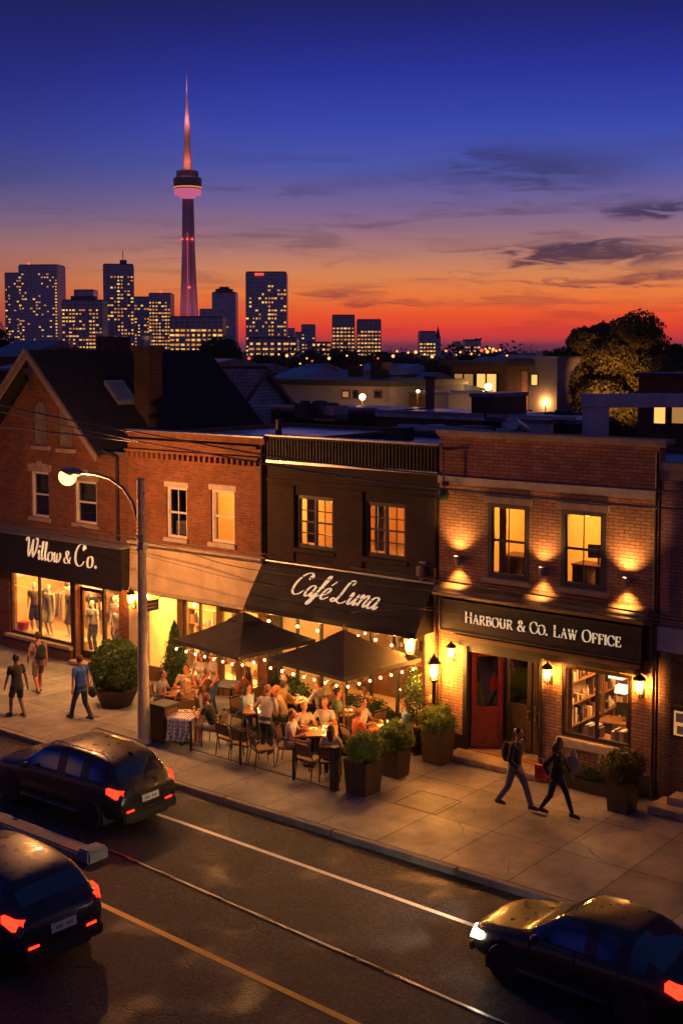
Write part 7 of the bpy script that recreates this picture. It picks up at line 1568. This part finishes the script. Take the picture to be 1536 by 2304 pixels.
# ================================================================ trees
def tree(lb, px, py_top, py_base, Y_, wpx, n, lm=None, seed=0, name='tree', bare=False, s=None, z0=None, grp='dusk trees beyond the rooftops', crownbase=.25, lobes=7):
    a=at(px,py_top,Y_); zb=0 if z0 is None else z0; H_=a.z-zb; Rr=wpx/2*math.hypot(*(_C-a).xy)/FPX; rnd=random.Random(seed)
    T=thing(name,lb,'tree',(a.x,Y_,zb),0,grp); m=MB(); tr=max(.12,H_*.022); fork=H_*crownbase
    m.tube([(0,0,-.3),(tr*.3,0,fork*.5),(0,tr*.3,fork)],[tr*1.3,tr,tr*.85],9); tips=[]
    def br(p,d,l,r,dep):
        q=p+d*l*.5+V((rnd.gauss(0,.06),rnd.gauss(0,.06),.02))*l; e=q+(d+V((rnd.gauss(0,.25),rnd.gauss(0,.25),.1))).normalized()*l*.5
        m.tube([p,q,e],[r,r*.75,r*.5],6 if dep<2 else 4); tips.append(e)
        if dep<(4 if bare else 2):
            for k in range(3 if not bare else 3): br(e if k else q,(d+V((rnd.gauss(0,.55),rnd.gauss(0,.55),rnd.gauss(.15,.3)))).normalized(),l*.66,r*.5,dep+1)
    for k in range(7): a_=2*pi*k/7+rnd.random(); d=V((cos(a_)*.75*min(1,Rr/H_*2.2),sin(a_)*.75*min(1,Rr/H_*2.2),rnd.uniform(.5,1.2))).normalized(); br(V((0,0,fork*rnd.uniform(.75,1.1))),d,H_*(.26 if bare else .24),tr*.55,0)
    m.build('trunk',M_bark,T,smooth=False,world=False)
    if not bare:
        hc=(H_-fork); cr=MB(); per=n//(lobes+1); s=s or H_*.02
        cr=leaves(per,(0,0,fork+hc*.46),(Rr*.58,Rr*.58,hc*.36),s,shell=.3,seed=seed,lump=.15)
        for k in range(lobes):
            a_=2*pi*k/lobes+rnd.uniform(-.3,.3); up_=.16+.68*((k*.618)%1); rr=Rr*rnd.uniform(.42,.74)*(1.15-abs(up_-.45)*1.1); w=Rr*rnd.uniform(.24,.38)
            l=leaves(per,(rr*cos(a_),rr*sin(a_),fork+hc*up_),(w,w,w*.72),s,shell=.35,seed=seed*10+k,lump=.22); cr.add(l.v,l.f)
        cr.build('crown',lm or M_silh,T,world=False)
    return T
tree('big broad tree lit orange from below, standing by the pale house',1378,684,925,84,335,90000,M_tree,5,grp=None,crownbase=.16,lobes=24,s=.17)
a=at(1372,893,74); TT=thing('garden_floodlight','garden floodlight on a post in front of the big tree','lamp',(a.x,74,5.2)); MB().tube([(0,0,-5.5),(0,0,-.1)],.05,6).build('post',M_black,TT,world=False); MB().cbox((0,0,0),(.3,.2,.2)).build('lamp_case',M_black,TT,bevel=.02,world=False); MB().cbox((0,0,.105),(.24,.14,.012)).build('lamp_face',M_lant,TT,world=False)
light('flood_beam','SPOT',(a.x,74,5.5),2800,AMBER,TT,size=.2,to=(at(1385,820,84).x,84,8.6),spot=50,blend=.9); pass; 
tree('small dark conifer shape in front of the big lit tree',1290,885,925,60,34,1500,M_silh,61,s=.16,lobes=3,grp=None,name='young_tree'); tree('low lit shrub tree left of the big tree',1228,850,920,82,56,3000,M_tree,62,s=.2,lobes=5,grp=None,name='young_tree')
tree('dark shrub at the corner of the white house',1190,880,925,72,50,1800,M_silh,63,s=.2,lobes=4,grp=None,name='young_tree')
tree('bare branching tree on the horizon beside the big tree',1200,742,800,150,90,0,seed=7,bare=True,grp=None); tree('smaller bare tree on the horizon',1150,765,800,150,50,0,seed=8,bare=True,grp=None)
tree('faint bare tree beside the distant twin towers',865,765,810,190,60,0,seed=9,bare=True,grp=None)
tree('dark round tree below the city towers',495,756,835,100,270,14000,seed=11,grp=None,s=.35,lobes=9); tree('dark tree at the frame edge in front of the first towers',5,688,830,80,95,7000,leafmat('rust_leaves',(.02,.015,.01),(.06,.025,.012)),12,grp=None,s=.28)
tree('dark broad tree in front of the low lit house windows',985,782,872,110,130,8000,seed=13,grp=None,s=.35,lobes=8)
tree('dark trees behind the left roofs',60,755,815,95,110,5000,seed=14,grp=None,s=.35)
tree('dark leafy tree behind the concrete canopy',1400,890,960,55,120,6000,seed=15,grp=None,s=.18); tree('dark leafy tree at the foot of the pale building on the roofs',660,868,920,55,50,2400,seed=16,grp=None,s=.16)
for k,(px,top,w,Y_) in enumerate([(640,782,90,230),(720,778,110,240),(800,778,100,220),(870,782,90,240),(930,790,70,260),(1060,790,90,230),(1120,788,70,250),(1170,775,110,170),(1250,772,110,170),(1500,760,90,160),(1545,745,110,150),(590,788,80,220),(330,795,120,200),(250,796,90,220),(110,768,110,190)]):
    tree('dark leafy tree in the far row along the horizon',px,top,800,Y_,w,2200,seed=30+k,s=.75,lobes=6,grp='dusk trees along the horizon',name='distant_tree')
wd=MB(); rnd=random.Random(5)
for k in range(26):
    px=-100+k*72; p=at(px,792,330); l=leaves(520,(p.x,330+rnd.uniform(-30,30),3.2),(16,10,6.3+rnd.uniform(-1,1.8)),1.3,shell=.3,seed=200+k,lump=.6); wd.add(l.v,l.f)
tag(wd.build('woods',M_silh),'dark far-off wood along the foot of the city','woods',kind='stuff')
wd=MB()
for k in range(16):
    px=560+k*62; p=at(px,845,105); l=leaves(420,(p.x,118+rnd.uniform(-10,14),3.0),(6.5,4,3.6),.55,shell=.3,seed=300+k,lump=.6); wd.add(l.v,l.f)
tag(wd.build('undergrowth',M_silh),'dark garden greenery between the houses behind the row','greenery',kind='stuff')
# far street lamps
MDL=emis('far_lamp_glow',(1.0,.36,.07),2.2,False); MDR=emis('far_red_glow',(1.0,.10,.03),1.6,False)
pts=[(1083,788),(1092,785),(1101,783),(1109,786),(1116,789),(1124,787),(1096,791),(1107,791),(918,793),(935,792),(955,797),(893,790),(812,824),(690,806),(702,812),(645,800),(675,818),(780,800),(884,801),(1003,789),(1035,792),(560,806),(610,812),(1345,905),(740,806),(627,797),(1060,796),(972,802),(850,806),(1140,800)]
for k,(x,y) in enumerate(pts):
    Y_=150+((k*37)%60) if y<800 else 118; p=at(x,y,Y_); T=thing('far_street_lamp','tiny orange street lamp glowing far off among the dark trees','lamp',(p.x,Y_,p.z),0,'tiny far street lamps'); r=.15 if k%3 else .24
    MB().ball((0,0,0),r*(Y_/150),8,6).build('globe',MDL if k%7 else MDR,T,smooth='all',world=False); MB().tube([(0,0,0),(0,0,-p.z)],.07,5).build('post',M_black,T,world=False)

# ================================================================ city skyline
def tower_mat(name, c1, c2, w=3.0, h=3.3):
    m, t = newmat(name); b = NB(t); out = b.n('ShaderNodeOutputMaterial'); tc = b.n('ShaderNodeTexCoord'); g = b.n('ShaderNodeSeparateXYZ', {0: tc.outputs['Object']}); nn_ = b.n('ShaderNodeSeparateXYZ', {0: tc.outputs['Normal']})
    ax = b.m('GREATER_THAN', b.m('ABSOLUTE', nn_.outputs[0]), .7); u = b.m('ADD', b.m('MULTIPLY', g.outputs[1], ax), b.m('MULTIPLY', g.outputs[0], b.m('SUBTRACT', 1.0, ax)))
    v = b.n('ShaderNodeCombineXYZ', {0: u, 1: g.outputs[2]})
    br = b.n('ShaderNodeTexBrick', {'Vector': v.outputs[0], 'Color1': c4(c1), 'Color2': c4(tuple(x*.6 for x in c1)), 'Mortar': c4(c2), 'Scale': 1.0, 'Mortar Size': .35, 'Brick Width': w, 'Row Height': h, 'Mortar Smooth': .1}, offset=0.0)
    p = b.n('ShaderNodeBsdfPrincipled', {'Base Color': br.outputs['Color'], 'Roughness': .35, 'Specular IOR Level': .5}); t.links.new(p.outputs[0], out.inputs[0]); return m
TMa=tower_mat('tower_glass',(.36,.44,.48),(.62,.60,.56)); TMb=tower_mat('tower_grey',(.30,.34,.36),(.58,.55,.52),4.0,3.2); TMc=tower_mat('tower_blank',(.60,.62,.64),(.52,.54,.56),6,3.4)
WM=[emis('lit_window_a',(1.0,.47,.10),1.0,False),emis('lit_window_b',(1.0,.54,.13),1.3,False),emis('lit_window_c',(1.0,.36,.06),.65,False)]
WD=[MB().box(-.5,-.06,-.5,.5,.06,.5).data('window',[w]) for w in WM]
def tower(lb, x0, x1, ytop, Y_, nwin_, seed=0, tm=None, dep=24, turn=0, ybot=800, crown=None, red=None, ww=1.95, wh=1.35, bands=None, name='tower_block'):
    nwin=min(98,int(nwin_*1.6)); a=at(x0,ytop,Y_); b=at(x1,ytop,Y_); dist=math.hypot(a.x,a.y); c=(a+b)/2; Wd=(b-a).length*cos(0)*1.0; d_=_R*1.0; pxm=FPX/((V((c.x,c.y,0))).dot(_Fh)); Wd=(x1-x0)/pxm
    H_=a.z; T=thing(name,lb,'tower block',(c.x,c.y,0),YAW+rad(turn)); T['group']='city towers on the horizon'; W2=Wd/2
    m=MB(); m.box(-W2,-dep*.2,0,W2,dep,H_)
    m.build('wall',tm or TMa,T,world=False)
    m=MB(); m.box(-W2*.96,-dep*.17,H_,W2*.96,dep*.95,H_+1.1)
    if crown=='step': m.box(-W2*.6,0,H_+1.1,W2*.55,dep*.7,H_+4.5)
    if crown=='oct': m.lathe([(W2*.75,H_+1),(W2*.75,H_+4),(W2*.45,H_+4.1),(W2*.4,H_+6)],n=8)
    if crown=='mast': m.box(W2*.1,0,H_+1.1,W2*.55,8,H_+5); m.tube([(W2*.3,2,H_+5),(W2*.3,2,H_+14)],.4,5)
    m.build('roof',M_char,T,world=False)
    rnd=random.Random(seed); nx=max(2,int(Wd/ (ww*1.55))); z_lo=10+ (790-ybot)/pxm; nz=max(3,int((H_-6-max(4,z_lo))/3.4)); used=set(); cols=[rnd.randrange(nx) for _ in range(max(1,nx//3))]; k=0; tr=0
    while k<nwin and tr<nwin*6:
        tr+=1; i=rnd.choice(cols) if rnd.random()<.5 else rnd.randrange(nx); j=int(nz*rnd.random()**1.35)
        if (i,j) in used: continue
        used.add((i,j)); k+=1
        o=bpy.data.objects.new('window',WD[rnd.choice((0,0,1,2,2))]); COL.objects.link(o); o.parent=T; o.location=(-W2+(i+.5)*Wd/nx,-dep*.2-.07,max(4,z_lo)+j*3.4+1); o.scale=(ww*rnd.choice((.7,1,1.3)),1,wh*rnd.uniform(.8,1.1))
    if red: o=MB().ball((W2*red,-dep*.1,H_+2),1.0,8,6).build('beacon',emis('red_beacon',(1,.05,.03),4,False),T,world=False)
    return T
tower('narrow lit apartment tower at the frame edge',12,44,616,900,26,1,dep=18); tower('broad lit apartment tower with bright top floor, first from the frame edge',44,133,600,880,90,2,red=-.5,turn=-6)
tower('mid-height apartment block with stepped lift tower',142,232,678,760,80,3,TMb,crown='step',ybot=800); tower('slab tower behind the stepped apartment block',168,212,654,1000,8,4,TMc)
tower('tall dark apartment tower with rooftop mast',233,300,598,820,80,5,TMb,crown='mast',turn=8); tower('short apartment tower beside the tall dark one',303,346,670,900,30,6); tower('apartment tower with red beacon beside the needle tower',336,385,662,860,62,7,red=.1)
tower('wide low apartment block brightly lit below the needle tower',384,503,716,640,95,8,TMb,ww=2.4,wh=1.5,ybot=800); tower('dark low block between needle tower and grey tower',450,500,697,1100,4,9,TMc)
tower('plain grey unlit tower with eight-sided top',478,531,660,900,3,10,TMc,crown='oct')
TW=tower('broad glass tower with red rooftop lettering and curved side',554,645,616,800,62,11,TMa,ww=1.7)
m=MB(); rnd=random.Random(3); 
for k in range(6): m.box(-8.6+k*1.7,-5.2,46.6+0,-7.4+k*1.7,-5.0,48.9) if False else None
pz=at(575,621,800); 
for k in range(5):
    x=-9.2+k*1.55; z=at(575,619,800).z; m.box(x,-5.1,z-1.1,x+.35,-4.9,z+1.1); m.box(x+.35,-5.1,z+.6,x+1.1,-4.9,z+1.0); m.box(x+.35,-5.1,z-.2,x+1.0,-4.9,z+.15)
m.build('roof_lettering',emis('red_sign_glow',(1,.06,.03),3,False),TW,world=False)
tower('tiny stepped block beside the broad glass tower',646,662,740,1100,3,12,TMc); tower('second tiny block beside the broad glass tower',661,680,748,1200,3,13,TMc); tower('small dark tower with a few lit windows',678,709,732,1000,9,14)
tower('square tower, nearer of the distant pair',747,798,711,900,34,15,TMb); tower('square tower, second of the distant pair',803,857,721,900,34,16,TMb)
tower('small lit tower beside the church spire',943,980,747,1000,26,17,ww=2); tower('tiny lit block on the far horizon',1044,1080,766,1000,12,18,TMc,ww=2.2); tower('tiny pale block near the far horizon lamps',1022,1036,770,1100,3,19,TMc); tower('low row of lit flats below the broad glass tower',560,668,762,620,24,20,TMb,ww=2.6)
tower('low row of lit flats behind the dark round tree',690,745,772,700,8,21,TMb)
a=at(985,732,980); T=thing('church_spire','slender dark church spire on the horizon','church',(a.x,980,0),YAW); MB().box(-2.4,-2.4,0,2.4,2.4,a.z-12).build('tower_wall',TMc,T,world=False); MB().lathe([(2.6,a.z-12),(.05,a.z)],n=6).build('spire',M_char,T,world=False)
# needle tower
Yt=1300; base=at(425,790,Yt); hz=base.xy.length; k_=V((base.x,base.y,0)).dot(_Fh)/FPX; q9=1300/1900
def zt(py): return HCAM+(790-py)*k_
T=thing('needle_tower','very tall slender observation tower with a glowing pink ring below its pod','tower',(base.x,base.y,0),YAW)
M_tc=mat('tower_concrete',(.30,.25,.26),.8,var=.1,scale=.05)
def rr(w): return w*k_/2
m=MB(); secs=[(0,26,.9),(zt(712),22.5,.9),(zt(640),18.5,.9),(zt(560),15.5,.9),(zt(448),13.5,.9)]
for a0 in (0,2*pi/3,4*pi/3):      # three tapering legs round a core
    vs=[]; 
    for z,w,_ in secs:
        r=rr(w*2); t_=rr(w*2)*.30; aa=a0+pi/2+.25; d=V((cos(aa),sin(aa),0)); s=V((-sin(aa),cos(aa),0)); vs+=[s*t_*.9+V((0,0,z)),d*r+s*t_*.45+V((0,0,z)),d*r-s*t_*.45+V((0,0,z)),-s*t_*.9+V((0,0,z))]
    K=len(secs); m.add(vs,[(i*4+j,i*4+(j+1)%4,(i+1)*4+(j+1)%4,(i+1)*4+j) for i in range(K-1) for j in range(4)])
m.lathe([(rr(30),0),(rr(24),zt(640)),(rr(21),zt(448))],n=6); m.build('shaft',M_tc,T,world=False)
m=MB(); m.lathe([(rr(26),zt(452)),(rr(40),zt(446)),(rr(58),zt(443)),(rr(61),zt(438)),(rr(60),zt(432)),(rr(56),zt(430))],n=32); m.build('light_ring',emis('pink_ring_glow',(1.0,.20,.40),.55,False),T,smooth=True,world=False)
m=MB(); m.lathe([(rr(56),zt(430)),(rr(60),zt(427)),(rr(63),zt(420)),(rr(63),zt(407)),(rr(56),zt(405)),(rr(50),zt(403)),(rr(49),zt(391)),(rr(38),zt(389)),(rr(20),zt(388))],n=32); m.build('pod',mat('pod_dark',(.05,.04,.05),.4),T,smooth=True,world=False)
MB().lathe([(rr(60.5),zt(428)),(rr(61.5),zt(425.5))],n=32).build('pod_lights',emis('pod_orange_glow',(1.0,.30,.06),.9,False),T,smooth=True,world=False)
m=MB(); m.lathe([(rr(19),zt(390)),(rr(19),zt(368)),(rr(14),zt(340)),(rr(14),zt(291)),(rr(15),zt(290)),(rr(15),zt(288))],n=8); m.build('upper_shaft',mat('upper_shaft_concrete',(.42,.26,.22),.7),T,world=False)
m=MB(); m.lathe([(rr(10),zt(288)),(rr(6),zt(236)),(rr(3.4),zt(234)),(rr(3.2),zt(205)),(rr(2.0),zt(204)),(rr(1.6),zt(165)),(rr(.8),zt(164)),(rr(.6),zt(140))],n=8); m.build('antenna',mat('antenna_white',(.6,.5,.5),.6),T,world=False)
for a0 in (-.7,.0,.7): 
    z=zt(541); rrr=rr(33); MB().ball((sin(a0)*rrr*(1 if a0 else 0),-rrr*cos(a0)*.8,z),2.2*q9,8,6).build('beacon',emis('red_beacon',(1,.05,.03),4,False),T,world=False)
z=zt(648); MB().ball((4*q9,-rr(36),z),2.4*q9,8,6).build('beacon',emis('red_beacon',(1,.05,.03),4,False),T,world=False)
MB().bar((0,-rr(44)*.55,zt(715)),(0,-rr(26)*.55,zt(450)),2.0*q9,1.0*q9).build('light_strip',emis('pink_strip_glow',(1.0,.11,.16),.7,False),T,world=False)
PK=(1.0,.22,.30)
for sx in (-1,1):
    light('tower_floodlight','POINT',tuple(wmat(T)@V((sx*14*q9,-26*q9,zt(372)))),.9e5*2.6,(1,.28,.16),T,size=1)
    light('tower_floodlight','POINT',tuple(wmat(T)@V((sx*12*q9,-22*q9,zt(282)))),2.2e5,(1,.35,.4),T,size=1)
    light('tower_floodlight','POINT',tuple(wmat(T)@V((sx*36*q9,-52*q9,zt(690)))),4.0e5,PK,T,size=2)
light('tower_floodlight','POINT',tuple(wmat(T)@V((0,-18*q9,zt(205)))),1.2e5,(1,.3,.5),T,size=1)
light('tower_floodlight','POINT',tuple(wmat(T)@V((-20*q9,-50*q9,zt(560)))),1.3e5,PK,T,size=2)
# ================================================================ dusk haze
def haze():
    m, t = newmat('dusk_haze'); b = NB(t); out = b.n('ShaderNodeOutputMaterial')
    v = b.n('ShaderNodeVolumePrincipled', {'Color': (.97,.97,.98,1), 'Density': .00009, 'Anisotropy': .55}); t.links.new(v.outputs[0], out.inputs['Volume']); return m
hz_ = MB().box(-1500,-40,-1.4,300,1420,340).build('haze', haze()); tag(hz_, 'thin dusk haze softening the far city towers', 'haze', kind='stuff')
